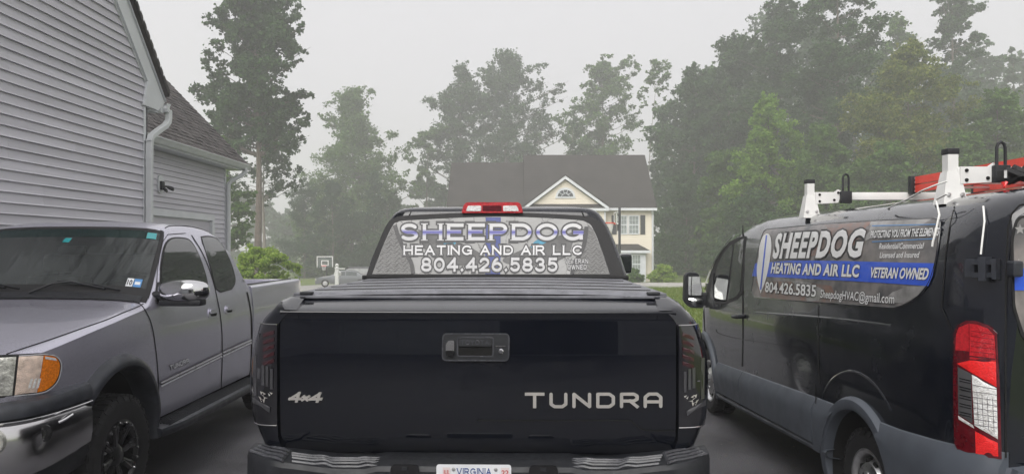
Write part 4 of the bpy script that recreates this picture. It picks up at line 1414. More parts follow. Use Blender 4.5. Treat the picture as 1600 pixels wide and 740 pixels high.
def tree(name, label, px, Y, top, bot, half, shape, m, n, size, seed, group=None, nclump=46, cr=(.17, .30), trunk_r=None, bark='bark', lean=0.0, gappy=1.0, droop=0.0, thin=.45, extra=None, limbs=True, base_px=None, squash=.8):
    rng = np.random.default_rng(seed)
    if Y >= 36 and 'shrub' not in name and 'bush' not in name and Y < 100:
        Y *= 1.6; size *= 1.5
    x, gz = at(px, Y)
    zt, zb, W = hz(top, Y), max(hz(bot, Y), gz + .15), half * Y / FPX
    Hc = zt - zb
    t_ = thing(name, label, 'bush' if 'bush' in name or 'shrub' in name else 'tree', (x, Y, gz), world_verts=True, group=group)
    bx = hx(base_px, Y) if base_px is not None else x - lean * (zt - gz)
    cen, rad = [], []
    ph = rng.uniform(0, 6.28, 4)
    for i in range(nclump):
        t = (i + rng.random()) / nclump
        a = rng.uniform(0, 2 * math.pi)
        lump = 1 + .24 * math.sin(2 * a + ph[0] + 7 * t) + .20 * math.sin(3 * a + ph[1] - 11 * t) + .16 * math.sin(17 * t + ph[2])
        rt = PROF[shape](t) * W * lump
        c = W * rng.uniform(*cr) * (0.55 + 0.45 * PROF[shape](t))
        rho = max(0, rt - c * .6) * math.sqrt(rng.uniform(.12, 1.0))
        cen.append((x + lean * Hc * (t - .5) * 1.0 + rho * math.cos(a), Y + rho * math.sin(a), zb + Hc * t * (1 - .06) - c * .15))
        rad.append(c * gappy)
    if extra:
        for (epx, epy, er) in extra:
            e_ = er * Y / FPX
            p0 = np.array([hx(epx, Y), Y + rng.uniform(-.6, .6), hz(epy, Y)])
            for q_ in range(4):
                cen.append(tuple(p0 + rng.normal(size=3) * e_ * .45)); rad.append(e_ * rng.uniform(.35, .7))
            ax_ = np.array([x, Y, p0[2] - abs(p0[0] - x) * .45])
            for f_ in (.3, .55):
                cen.append(tuple(p0 + (ax_ - p0) * f_ + rng.normal(size=3) * e_ * .2)); rad.append(e_ * .7)
    cen, rad = np.array(cen), np.array(rad)
    V = leaves(rng, cen, rad, int(n * (1.5 if name in ('wood_tree', 'far_tree') else 2.75)), size * (.88 if name in ('wood_tree', 'far_tree') else .64), droop=droop, thin=thin, squash=squash, axis=np.array([x, Y, zb + Hc * .4]))
    off = np.array([x, Y, gz])
    np_mesh('crown', V - off, 4, m, t_)
    tr = trunk_r or max(.05, (zt - gz) * .011)
    mb = MB()
    hgt = zt - gz
    pts, rads = [], []
    for k in range(13):
        q = k / 12
        wob = .02 * hgt * math.sin(q * 5 + ph[3]) * q * .5
        pts.append((bx + (x + lean * Hc * .4 - bx) * q + wob, Y + wob * .6, gz - .2 + (hgt * .9) * q))
        rads.append(tr * (1.35 if k == 0 else 1) * (1 - .88 * q))
    mb.tube(pts, tr, 10, radii=rads)
    if limbs:
        order = rng.permutation(len(cen))[:max(6, int(len(cen) * .6))]
        for i in order:
            c = cen[i]
            zs = max(zb - Hc * .03, min(c[2] - .35 * math.hypot(c[0] - x, c[1] - Y) - .1, gz + hgt * .85))
            q = min(1, max(0, (zs - gz) / (hgt * .9)))
            k = min(11, int(q * 12)); fr = q * 12 - k
            s0 = Vector(pts[k]).lerp(Vector(pts[k + 1]), fr)
            mid = s0.lerp(Vector(c), .5) + Vector((0, 0, -.06 * (Vector(c) - s0).length))
            r0 = max(.018, tr * (1 - .88 * q) * .45)
            mb.tube([s0, mid, Vector(c), Vector(c) + (Vector(c) - mid) * .35], r0, 5, radii=[r0, r0 * .7, r0 * .42, r0 * .12])
    mb.build('trunk', M[bark], t_)
    return t_

LD, LM, LL, LY, LC, LB = M['leaf_dark'], M['leaf_mid'], M['leaf_light'], M['leaf_yellow'], M['leaf_cedar'], M['leaf_bush']
BE = 'trees along the garage side of the driveway'
FO = 'trees of the wood beyond the van'
HO = 'trees behind the cream house'
# --- beside the garage
tree('tall_tree', 'tall tree with a bare trunk and high narrow crown beside the garage', 404, 40, -46, 232, 62, 'tall', LD, 19000, .30, 11, BE, 110, (.22, .40), .36, lean=.0, base_px=402,
     extra=[(326, 150, 24), (340, 130, 26), (352, 40, 26), (345, 32, 20), (455, 160, 24), (462, 150, 16), (455, 60, 20), (462, 90, 14), (330, 215, 22), (350, 200, 30), (440, 205, 22), (446, 225, 16), (370, 160, 34), (380, 90, 30), (400, 40, 36), (430, 20, 24), (365, 185, 26), (420, 175, 32), (395, 10, 40), (430, 60, 30)])
tree('slim_tree', 'slim grey trunked tree with low leafy boughs close behind the tallest trunk', 413, 44, 232, 310, 40, 'oval', LD, 1500, .30, 12, BE, 22, (.2, .34), .24, 'pale_bark',
     extra=[(450, 262, 20), (462, 282, 14), (432, 250, 18), (345, 238, 20), (336, 262, 18), (352, 285, 20), (340, 305, 14), (445, 240, 15)])
tree('broadleaf_tree', 'leafy tree half hidden by the end of the garage wing', 352, 36, 205, 385, 40, 'oval', LM, 4200, .24, 13, BE, 34, (.2, .34), .12, extra=[(380, 330, 16), (388, 352, 14), (370, 370, 14), (386, 300, 14), (378, 376, 10)])
tree('broadleaf_tree', 'rounded tree in pale mist standing above the dark cedars', 550, 72, 136, 430, 90, 'dome', LM, 25000, .36, 14, BE, 200, (.20, .36), extra=[(560, 150, 20), (536, 165, 22), (600, 215, 24), (612, 250, 22), (505, 190, 18), (625, 300, 18), (570, 140, 12)])
tree('cedar_tree', 'feathery dark green cedar behind the basketball hoop', 520, 64, 276, 446, 62, 'cone', LC, 12000, .34, 15, BE, 70, (.18, .32), droop=-.5, thin=.16)
tree('cedar_tree', 'dark cedar nearest the pickup cab, in front of the rounded tree', 585, 66, 262, 446, 52, 'cone', LC, 10000, .36, 16, BE, 60, (.2, .34), droop=-.5, thin=.16, extra=[(585, 400, 40), (570, 420, 40), (600, 430, 36), (565, 340, 30)])
tree('cedar_tree', 'small cedar on the garage side, leaning out behind the light bush', 476, 66, 300, 446, 30, 'cone', LC, 6000, .32, 17, BE, 40, (.2, .34), droop=-.5, thin=.16, extra=[(470, 330, 26), (480, 300, 20), (455, 380, 26)])
tree('broadleaf_tree', 'misty tree filling the gap over the mailbox and parked cars', 606, 66, 300, 450, 48, 'full', LD, 6000, .36, 18, BE, 40)
tree('light_bush', 'bright green bush at the foot of the tall tree', 404, 38, 386, 452, 42, 'bush', LB, 6500, .20, 19, None, 34, (.22, .36), .03, extra=[(440, 410, 18), (425, 402, 20), (385, 404, 20), (452, 425, 16)])
# far mass in the fog between the trees
tree('far_tree', 'far faint tree lost in fog left of the cream house'.replace(' left of', ' past'), 668, 150, 284, 440, 60, 'full', LD, 5000, 1.2, 20, None, 40)
tree('far_tree', 'fogbound tree beyond the bare trunks, almost white', 470, 150, 330, 440, 60, 'full', LD, 5000, 1.0, 21, None, 40)
tree('far_tree', 'fogbound tree behind the garage wing gutter, almost white', 385, 160, 300, 440, 70, 'full', LD, 5000, 1.0, 22, None, 40)
# --- behind the cream house
tree('broadleaf_tree', 'loose crowned tree rising over the garage roof of the cream house', 722, 82, 98, 380, 52, 'full', LD, 15000, .40, 23, HO, 140, (.22, .38), extra=[(720, 115, 16), (690, 170, 24), (750, 160, 22), (708, 150, 20), (745, 130, 16)])
tree('broadleaf_tree', 'tallest tree behind the cream house, with a pointed top', 790, 84, 68, 380, 66, 'full', LD, 20000, .40, 24, HO, 170, (.20, .36), extra=[(788, 84, 10), (790, 100, 14), (835, 120, 22), (760, 130, 22), (850, 190, 22), (816, 95, 16), (868, 150, 14), (870, 135, 12), (876, 215, 14), (768, 180, 26)])
tree('broadleaf_tree', 'low spreading tree at the misty garage end of the cream house', 668, 80, 190, 420, 28, 'full', LM, 5200, .42, 25, HO, 30, (.26, .42), extra=[(660, 225, 16), (686, 205, 14)])
tree('broadleaf_tree', 'broad tree behind the ridge of the cream house', 940, 80, 88, 400, 56, 'full', LM, 18000, .40, 26, HO, 140, (.22, .38), extra=[(945, 100, 14), (930, 115, 18), (965, 125, 18), (988, 100, 12), (990, 120, 12), (920, 145, 14), (1000, 170, 18)])
tree('thin_tree', 'thin leaning tree with sparse leaves beside the cream house gable end', 1022, 72, 92, 250, 24, 'top', LM, 1500, .36, 27, HO, 20, (.26, .42), .13, 'pale_bark', lean=.03, base_px=1006, extra=[(1030, 105, 14), (1040, 120, 10), (1020, 130, 12), (1040, 170, 14), (1038, 230, 16)])
tree('far_tree', 'pale tree in the gap between the two tree groups behind the house', 897, 125, 168, 400, 26, 'full', LD, 3500, .7, 28, None, 30)
tree('broadleaf_tree', 'dark tree tucked behind the gable end of the cream house', 1040, 74, 235, 430, 30, 'full', LD, 5000, .40, 29, HO, 34, (.24, .38), extra=[(1030, 260, 16), (1022, 290, 14)])
# --- the wood beyond the van
F = [
 ('pine_tree', 'dark tree at the edge of the wood next to the cream house', 1085, 58, 90, 420, 46, 'full', LD, 11000, .34, 31),
 ('broadleaf_tree', 'tall dark tree second in from the house side of the wood', 1140, 57, 36, 420, 56, 'full', LD, 13000, .34, 32),
 ('broadleaf_tree', 'high dark tree rising out of the picture over the front roof rack', 1215, 54, -22, 420, 66, 'full', LD, 15000, .34, 33),
 ('broadleaf_tree', 'tallest darkest tree of the wood, above the sliding door of the van', 1306, 48, -95, 400, 72, 'full', LD, 17000, .30, 34),
 ('broadleaf_tree', 'open crowned tall tree sticking up behind the yellowish tree', 1490, 56, -30, 380, 46, 'full', LD, 7500, .34, 35),
 ('broadleaf_tree', 'misty upright tree between the darkest and the yellowish tree', 1400, 60, 8, 380, 46, 'full', LM, 8000, .36, 36),
 ('light_tree', 'fresh green young tree standing out against the dark wood', 1200, 42, 136, 430, 48, 'full', LL, 9500, .26, 37),
 ('light_tree', 'low pale green tree at the wood edge over the van mirror', 1130, 46, 226, 440, 44, 'full', LM, 8500, .26, 38),
 ('yellowish_tree', 'wide yellow tinged tree above the ladder rack', 1420, 40, 58, 400, 86, 'oval', LY, 18000, .25, 39),
 ('broadleaf_tree', 'green tree over the rear door of the van', 1560, 38, 128, 400, 56, 'oval', LM, 11000, .25, 40),
 ('broadleaf_tree', 'mid green tree behind the front bar of the roof rack', 1290, 40, 186, 430, 56, 'oval', LM, 10500, .25, 41),
 ('broadleaf_tree', 'shaded low tree beside the cream house bushes', 1072, 52, 262, 446, 38, 'bush', LD, 7500, .28, 42),
 ('broadleaf_tree', 'low leafy tree between the two rack supports', 1390, 37, 216, 420, 58, 'oval', LM, 9000, .24, 43),
 ('broadleaf_tree', 'low shaded tree behind the windscreen of the van', 1180, 40, 300, 452, 60, 'bush', LD, 9500, .24, 44),
 ('broadleaf_tree', 'leafy tree low behind the black rack hoop', 1500, 36, 200, 420, 56, 'oval', LM, 9000, .24, 45),
]
for (nm, lb, px, Y, top, bot, half, sh, lm, n, sz, sd) in F:
    ex = None
    if sd == 35:
        ex = [(1470, 10, 16), (1512, 0, 20), (1520, 20, 14), (1480, 45, 18), (1530, 60, 14), (1500, 20, 18)]
    tree(nm, lb, px, Y, top, bot, half * 1.1, sh, lm, int(n * 1.3), sz, sd, FO, 150 if n > 9000 else 100, (.20, .36), extra=ex)
tree('far_tree', 'far pale tree almost lost in fog over the rear of the van', 1582, 105, 52, 380, 26, 'full', LD, 4000, .6, 46, None, 30)
tree('far_tree', 'second far pale tree, peeping out past the rear door tree', 1640, 110, 90, 380, 50, 'full', LD, 5000, .6, 47, None, 30)
for k in range(9):
    tree('wood_tree', 'plain dark tree deep in the wood', 1080 + k * 64, 66 + (k % 3) * 5, 120 - [0, 70, 125, 115, 80, 40, 20, 60, 40][k], 430, 70, 'full', LD, 11000, .46, 60 + k, 'trees deep in the wood', 100, (.26, .44), limbs=False)
# bushes before the cream house
tree('round_shrub', 'blue-green shrub under the ground-floor bay of the cream house', 990, 57.5, 422, 441, 17, 'bush', LM, 2400, .22, 71, 'shrubs before the cream house', 20, (.3, .5), .02, limbs=False)
tree('round_shrub', 'tall yellow-green shrub at the corner of the cream house', 1035, 57, 414, 443, 20, 'bush', LB, 2600, .24, 72, 'shrubs before the cream house', 20, (.3, .5), .02, limbs=False)
tree('round_shrub', 'low bright shrub next to the pickup mirror', 972, 57.2, 431, 441, 14, 'bush', LB, 1500, .2, 73, 'shrubs before the cream house', 14, (.3, .5), .02, limbs=False)

# ================================================================== VEHICLE HELPERS
def wheel(parent, c, side, Rt, Wt, Rr, style, name='wheel'):
    """c: centre of the outer face; side: +1/-1 = which way X the face looks. wheel > tyre, rim (and lug)."""
    x, y, z = c
    hub = MB().lathe([(0, -.03), (.07, -.03), (.07, -.12), (0, -.12)], c, 'X', 16, flip=side).build(name, M['rim_black'], parent)
    o = off_of(parent)
    tp = [(Rr - .012, -.03), (Rr + .004, -.006), (Rr + .02, .0), (Rr + .05, .006), (Rt - .07, .010), (Rt - .045, .008), (Rt - .025, -.006), (Rt - .012, -.02), (Rt - .010, -.05), (Rt - .010, -Wt + .04), (Rt - .03, -Wt), (Rr + .03, -Wt), (Rr - .02, -Wt + .03)]
    mb = MB().lathe(tp, c, 'X', 56, flip=side)
    nb = 44
    for k in range(nb):
        for row, (a0, a1, dr) in enumerate(((-.005, -.075, .012), (-.085, -.13, .012), (-.14, -Wt + .085, .012), (-Wt + .075, -Wt + .01, .012))):
            t0 = 2 * math.pi * (k + .5 * (row % 2)) / nb
            t1 = t0 + 2 * math.pi / nb * .68
            tw = .035 if row in (1, 2) else .02
            v = []
            for (ax, tt) in ((a0, 0), (a1, tw)):
                for t in (t0, t1):
                    for r in (Rt - .02, Rt + (.0 if row in (1, 2) else -.004)):
                        v.append((x + side * ax, y + r * math.cos(t + tt), z + r * math.sin(t + tt)))
            mb.add(v, [(0, 1, 3, 2), (4, 6, 7, 5), (1, 5, 7, 3), (0, 2, 6, 4), (0, 4, 5, 1), (2, 3, 7, 6)])
    # raised sidewall bars
    for k in range(30):
        t = 2 * math.pi * k / 30
        v = []
        for (r, ax) in ((Rt - .05, .008), (Rt - .022, -.006)):
            for dt in (-.03, .03):
                for u in (0, .006):
                    v.append((x + side * (ax + u), y + r * math.cos(t + dt), z + r * math.sin(t + dt)))
        mb.add(v, [(0, 1, 3, 2), (4, 6, 7, 5), (1, 5, 7, 3), (0, 2, 6, 4), (0, 4, 5, 1), (2, 3, 7, 6)])
    mb.build('tyre', M['rubber'], hub)
    if style == 'black':
        r = MB().lathe([(Rr - .01, -.10), (Rr - .03, -.02), (Rr - .012, .0), (Rr + .006, -.004), (Rr + .008, -.02)], c, 'X', 48, flip=side)
        r.lathe([(0, -.12), (Rr - .02, -.12)], c, 'X', 32, flip=side)
        for k in range(8):
            t = 2 * math.pi * k / 8 + .2
            for dt in (-.09, .09):
                a, b = Vector((x + side * -.035, y + .06 * math.cos(t), z + .06 * math.sin(t))), Vector((x + side * -.018, y + (Rr - .03) * math.cos(t + dt), z + (Rr - .03) * math.sin(t + dt)))
                r.tube([a, b], .016, 6)
        r.lathe([(0, -.005), (.05, -.01), (.075, -.03), (.08, -.06)], c, 'X', 20, flip=side)
        r.build('rim', M['rim_black'], hub)
        b = MB()
        for k in range(20):
            t = 2 * math.pi * k / 20
            b.lathe([(0, .010), (.008, .008), (.009, -.004)], (x, y + (Rr - .014) * math.cos(t), z + (Rr - .014) * math.sin(t)), 'X', 8, flip=side)
        b.build('rim_bolt', M['chrome'], hub)
    else:
        r = MB().lathe([(Rr - .02, -.12), (Rr - .03, -.04), (Rr - .022, -.015), (Rr - .005, .0), (Rr + .008, -.002), (Rr + .008, -.02)], c, 'X', 48, flip=side)
        r.lathe([(Rr - .03, -.10), (Rr - .055, -.05), (Rr - .075, -.012), (.09, -.0), (.06, .02), (0, .022)], c, 'X', 40, flip=side)
        r.build('rim', M['steel'], hub)
        h_ = MB()
        for k in range(10):
            t = 2 * math.pi * k / 10
            rr = Rr - .066
            h_.lathe([(0, .012), (.019, .010), (.020, -.02)], (x - side * .028, y + rr * math.cos(t), z + rr * math.sin(t)), 'X', 10, flip=side)
        h_.build('rim_hole', M['gap'], hub)
        lg = MB()
        for k in range(5):
            t = 2 * math.pi * (k + .3) / 5
            lg.lathe([(0, .03), (.012, .028), (.014, -.005)], (x, y + .075 * math.cos(t), z + .075 * math.sin(t)), 'X', 6, flip=side)
        lg.build('lug_nut', M['chrome'], hub)
    return hub

# ================================================================== BLACK PICKUP (seen from behind)
D0 = 3.28
bt = thing('black_pickup', 'black pickup with covered bed, parked tail-on between the grey pickup and the van', 'pickup truck', (-.155, D0, 0), R(-1.29))
S1, S2 = D0 / FPX, (D0 + 1.82) / FPX
def lx(px): return (px - 745) * S1
def lz(py): return EYE - (py - CY) * S1
def kx(px): return (px - 774) * S2
def kz(py): return EYE - (py - CY) * S2
hw = smooth_tab([(.55, .90), (.80, .94), (.88, .975), (.95, 1.003), (1.0, 1.020), (1.15, 1.030), (1.25, 1.025), (1.34, 1.007), (1.42, .982), (1.48, .93), (1.515, .895), (1.53, .87)])
def cplan(y): return lerp_tab([(0, .105), (.006, .075), (.016, .048), (.035, .024), (.06, .009), (.10, 0)], y)
tgy = smooth_tab([(.84, .03), (.87, .006), (.92, -.004), (1.0, -.010), (1.15, -.016), (1.30, -.016), (1.42, -.012), (1.455, -.013), (1.466, -.019), (1.473, -.018), (1.477, -.008), (1.497, .055), (1.516, .13)])
def TG(x, z, off=0.0):
    """Tailgate skin: local (x, z) -> point, off outwards."""
    return (x, tgy(z) + .020 * (x / .876) ** 2 - off, z)
zs = [.84, .87, .9, .95, 1.0, 1.06, 1.12, 1.18, 1.24, 1.30, 1.36, 1.41, 1.44, 1.455, 1.462, 1.468, 1.4715, 1.476, 1.487, 1.50, 1.512, 1.52]
rows = [[TG(-.874 + 1.748 * k / 30, z) for k in range(31)] for z in zs]
rows.append([(p[0], .18, 1.522) for p in rows[-1]])
mb = MB().grid(rows)
for s_ in (0, -1):
    mb.grid([[r[s_] for r in rows], [(r[s_][0], .12, r[s_][2]) for r in rows]])
tg = mb.build('tailgate', M['black_paint'], bt, ang=50)
# bed sides with rounded rear corners
def arch_z(y, yc, zc, r):
    d = r * r - (y - yc) ** 2
    return zc + math.sqrt(d) if d > 0 else -1
WB0, WB1 = 1.16, 4.90
for s_ in (1, -1):
    cols = [0, .006, .016, .035, .06, .10, .14, .16, .2, .35, .5, .6] + [.66 + .05 * k for k in range(21)] + [1.72, 1.78]
    rows = []
    for y in cols:
        b = max(.62, arch_z(y, WB0, .42, .50))
        b = b if y > .12 else .84 + .0 * y
        zmx = 1.53 if y > .15 else 1.474 + .05 * y / .13
        r = []
        for k in range(22):
            z = b + (zmx - b) * (k / 21) ** .9
            r.append((s_ * (hw(z) - cplan(y)), y, z))
        r += [(s_ * .855, y, zmx + .006), (s_ * .80, y, zmx + .004), (s_ * .79, y, 1.44)]
        rows.append(r)
    mb = MB().grid(rows)
    mb.grid([rows[0], [(s_ * min(abs(p[0]), .882), p[1] + .0, p[2]) for p in rows[0]], [(s_ * min(abs(p[0]), .882), .12, p[2]) for p in rows[0]]])
    mb.build('bed_side', M['black_paint'], bt, ang=40)
    # lamp: smoked cover wrapped round the corner, with bars and reflector inside
    zb_, zt_ = .972, 1.412
    cols2 = [(.884, 0.0)] + [(None, y) for y in (0, .003, .006, .011, .016, .025, .035, .06, .10, .16, .22)]
    rows = []
    for k in range(17):
        z = zb_ + (zt_ - zb_) * k / 16
        r = []
        for cxx, y in cols2:
            if cxx:
                r.append((s_ * cxx, -.007, z))
            else:
                yy = y
                if k > 13: yy = y * (1 - (k - 13) * .12)
                r.append((s_ * (hw(z) - cplan(yy) + .007), yy - .007 * max(0, 1 - y / .05), z))
        rows.append(r)
    mb = MB().grid(rows)
    for e in (0, -1):
        mb.grid([rows[e], [(p[0] - s_ * .012, p[1] + .012, p[2]) for p in rows[e]]])
    lamp = mb.build('taillight', M['smoke_lens'], bt, ang=50)
    def CR(px, py, off=0.0, s_=s_):
        """Picture point -> rear corner skin of the bed side."""
        z = lz(py)
        xx = (px - 745) * S1
        lo, hi = 0.0, .22
        def f(y): return (hw(z) - cplan(y)) * D0 / (D0 + y) - abs(xx)
        if f(lo) >= 0:
            y = 0; xo = abs(xx)
            return (s_ * xo, -off, z)
        for _ in range(30):
            m_ = (lo + hi) / 2
            if f(m_) < 0: lo = m_
            else: hi = m_
        y = hi
        n_ = min(1, y / .05)
        return (s_ * (hw(z) - cplan(y) + off * n_), y - off * (1 - n_ * .7), z)
    def q(pts):  # mirror picture points of the near-side lamp for the other one
        return pts if s_ < 0 else [(2 * 745.5 - a, b + 2) for a, b in pts]
    for k in range(5):
        y0 = 518 + k * 11
        patch('red_bar', q([(410, y0 + 4), (427, y0 - 2), (427, y0 + 4), (410, y0 + 10)]), CR, M['smoke_red'], lamp, (6, 6), .0125, smooth=False)
    for a, b, c in ((401, 522, 592), (396, 556, 620), (408, 570, 602), (414, 572, 604), (421, 576, 608)):
        patch('grey_bar', q([(a, b), (a + 4.2, b), (a + 4.2, c), (a, c)]), CR, M['smoke_grey'], lamp, (6, 14), .0125, smooth=False)
    patch('lower_bar', q([(394, 622), (421, 637), (420, 645), (394, 631)]), CR, M['smoke_grey'], lamp, (6, 6), .0125, smooth=False)
    random.seed(8)
    for k in range(13):
        a, b = random.uniform(402, 420), random.uniform(609, 626)
        patch('reflector_facet', q([(a, b), (a + random.uniform(2, 7), b + random.uniform(-1, 4)), (a + random.uniform(1, 6), b + random.uniform(2, 6))]), CR, M['badge'], lamp, None, .013, smooth=False)
    for zz in (zt_ + .003, zb_ - .003):
        rr = [(s_ * .884, -.011, zz)] + [(s_ * (hw(zz) - cplan(y) + .008), y - .008 * max(0, 1 - y / .05), zz) for y in (0, .006, .016, .035, .06)]
        MB().tube(rr, .003, 6).build('lamp_edge', M['dull_chrome'], lamp)

# handle plate with latch, camera and key lock
ol = rounded([(lx(692), lz(561)), (lx(795), lz(561)), (lx(796), lz(520)), (lx(693), lz(520))], .02, 5)
hp = patch('handle_plate', ol, TG, M['black_plastic'], tg, (.02, .02), .012, .014)
ribbon('plate_rim', [(a * .995 + lx(743.5) * .005, b) for a, b in ol], .006, TG, M['pad_plastic'], tg, .0145, closed=True)
ir = rounded([(lx(716), lz(554.5)), (lx(771), lz(554.5)), (lx(771), lz(525)), (lx(716), lz(525))], .012, 4)
patch('handle_recess', ir, TG, M['gap'], tg, (.02, .02), .0132)
ribbon('recess_rim', ir, .006, TG, M['pad_plastic'], tg, .015, closed=True)
patch('latch_paddle', rounded([(lx(718), lz(539)), (lx(769), lz(539)), (lx(769), lz(526)), (lx(718), lz(526))], .006, 3), TG, M['black_plastic'], tg, (.02, .02), .020, .006)
gl_, wd_ = stroke_text('TOYOTA', .20, .30)
place_strokes('handle_letter', gl_, lambda u, v, o: TG(lx(721) + u / wd_ * (lx(765) - lx(721)), lz(536.5) + v * (lz(529) - lz(536.5)), o), .0225, M['pad_plastic'], tg, .002)
patch('reverse_camera', rounded([(lx(698), lz(547)), (lx(711), lz(547)), (lx(711), lz(530)), (lx(702), lz(530)), (lx(698), lz(536))], .006, 3), TG, M['dull_chrome'], tg, None, .026, .013)
patch('camera_lens', rounded([(lx(698), lz(553)), (lx(711), lz(553)), (lx(711), lz(545)), (lx(698), lz(545))], .008, 3), TG, M['gloss_black'], tg, None, .030, .016)
MB().lathe([(0, .004), (.008, .004), (.012, .0), (.013, -.006)], (lx(783), TG(lx(783), lz(547))[1] - .016, lz(547)), 'Y', 16, flip=-1).build('key_lock', M['chrome'], tg)
patch('lock_slot', [(lx(775), lz(539.4)), (lx(790), lz(539.4)), (lx(790), lz(538.2)), (lx(775), lz(538.2))], TG, M['dull_chrome'], tg, None, .0136, smooth=False)
# name and 4x4 badges
gl_, wd_ = stroke_text(['uT', 'uU', 'uN', 'uD', 'uR', 'uA'], .19, .36)
def tn(u, v, o): return TG(lx(820) + u / wd_ * (lx(1034) - lx(820)), lz(635) + v * (lz(611) - lz(635)), o)
place_strokes('name_letter', stroke_text(['uT', 'uU', 'uN', 'uD', 'uR', 'uA'], .19, .36, grow=.03)[0], tn, .004, M['gloss_black'], tg)
place_strokes('name_letter', gl_, tn, .009, M['badge'], tg, .009)
g4, w4 = stroke_text('4x4', .24, .10)
place_strokes('drive_badge', g4, lambda u, v, o: TG(lx(449) + u / w4 * (lx(503) - lx(449)) + .014 * (v - .3), lz(629) + v * (lz(613) - lz(629)), o), .009, M['badge'], tg, .009)
# thin dark line low on the tailgate
ribbon('tailgate_line', bez([(lx(745), lz(655)), (lx(865), lz(655)), (lx(975), lz(655)), (lx(990), lz(660)), (lx(1003), lz(669)), (lx(1020), lz(671)), (lx(1053), lz(671))], 6), .006, TG, M['gap'], tg, .002)

# folding bed cover, panel by panel
edges = [.15, .36, .66, 1.0, 1.40, 1.76]
for a, b in zip(edges, edges[1:]):
    mb = MB()
    n_ = 14
    rr = []
    for k in range(n_ + 1):
        x = -.83 + 1.66 * k / n_
        cr_ = .012 * (1 - (x / .83) ** 2)
        rr.append([(x, a + .004, 1.530 + cr_), (x, a + .010, 1.541 + cr_), (x, a + .03, 1.545 + cr_), (x, (a + b) / 2, 1.548 + cr_), (x, b - .03, 1.545 + cr_), (x, b - .010, 1.541 + cr_), (x, b - .004, 1.530 + cr_)])
    mb.grid(rr)
    mb.f += [tuple(range(7)), tuple(n_ * 7 + k for k in range(6, -1, -1))]
    mb.build('cover_panel', M['cover_vinyl'], bt, ang=60)
for yj in edges[1:-1]:
    MB().tube([(-.82 + 1.64 * k / 14, yj, 1.5440 + .012 * (1 - ((-.82 + 1.64 * k / 14) / .83) ** 2)) for k in range(15)], .0052, 6).build('cover_hinge', M['seal'], bt)
MB().box(-.85, .85, .16, 1.77, 1.50, 1.529).build('cover_frame', M['black_plastic'], bt, smooth=False)
for s_ in (1, -1):
    MB().box(min(s_ * .79, s_ * .86), max(s_ * .79, s_ * .86), .15, 1.76, 1.534, 1.545, .004).build('cover_rail', M['cover_vinyl'], bt)
    MB().box(s_ * .80 - .03, s_ * .80 + .03, .14, .175, 1.536, 1.551, .006).build('cover_clamp', M['black_plastic'], bt)
MB().box(-.86, .86, .134, .155, 1.521, 1.534, .004).build('cover_seal', M['cover_vinyl'], bt)

# cab shell
hwc = smooth_tab([(.50, .90), (.75, .97), (1.0, 1.0), (1.25, .985), (1.40, .955), (1.535, .918), (1.675, .880), (1.83, .822), (1.90, .792), (1.96, .757), (2.0, .728)])
def yr(z): return 1.80 + max(0, z - 1.45) * .26
yf = smooth_tab([(1.0, 4.9), (1.38, 4.78), (1.6, 4.48), (1.8, 4.22), (2.0, 3.95)])
rows = []
def ring(z, w_, y0, y1):
    half = [(0, y0), (w_ * .4, y0), (w_ - .10, y0 + .002), (w_ - .045, y0 + .010), (w_ - .012, y0 + .04), (w_, y0 + .10), (w_, y0 + .4), (w_, y0 + 1.0), (w_ - .005, y0 + 1.6), (w_ - .03, y1 - .25), (w_ - .12, y1 - .06), (w_ * .5, y1), (0, y1 + .03)]
    return [(a, b, z) for a, b in half] + [(-a, b, z) for a, b in half[-2:0:-1]]
for z in (1.30, 1.40, 1.47, 1.535, 1.60, 1.675, 1.75, 1.83, 1.90, 1.95, 1.98, 2.0):
    rows.append(ring(z, hwc(z), yr(z), yf(z)))
for z, w_, d in ((2.020, .704, .015), (2.034, .668, .04), (2.044, .60, .08), (2.054, .42, .2), (2.058, .16, .5)):
    rows.append(ring(z, w_, yr(2.0) + d, yf(2.0) - d))
mb = MB().grid(rows, close=True)
mb.f.append(tuple(len(rows[0]) * (len(rows) - 1) + k for k in range(len(rows[0]))))
cab = mb.build('cab', M['black_paint'], bt, ang=50)
if True:
    rows = []
    for y in [1.80, 1.86, 2.2, 2.7, 3.2, 3.7, 4.1] + [4.34 + .08 * k for k in range(15)] + [5.6, 5.75, 5.85, 5.9]:
        b = max(.50, arch_z(y, WB1, .42, .48))
        zt = lerp_tab([(4.7, 1.40), (4.85, 1.36), (5.5, 1.28), (5.8, 1.18), (5.9, 1.0)], y)
        e = max(0, y - 5.55)
        half = []
        for k in range(10):
            z = b + (zt - .05 - b) * k / 9
            half.append((hwc(z) - e * e * 1.6, z))
        half += [(half[-1][0] - .03, zt - .012), (half[-1][0] - .10, zt), (half[-1][0] * .5, zt + .03), (0, zt + .035)]
        rows.append([(a, y, b_) for a, b_ in half] + [(-a, y, b_) for a, b_ in half[-2::-1]])
    mb = MB().grid(rows)
    n_ = len(rows[0])
    mb.f += [tuple(range(n_)), tuple((len(rows) - 1) * n_ + k for k in range(n_ - 1, -1, -1))]
    mb.build('front_body', M['black_paint'], bt, ang=40)
MB().box(-.80, .80, .10, 5.6, .40, .82).build('chassis', M['gap'], bt, smooth=False)
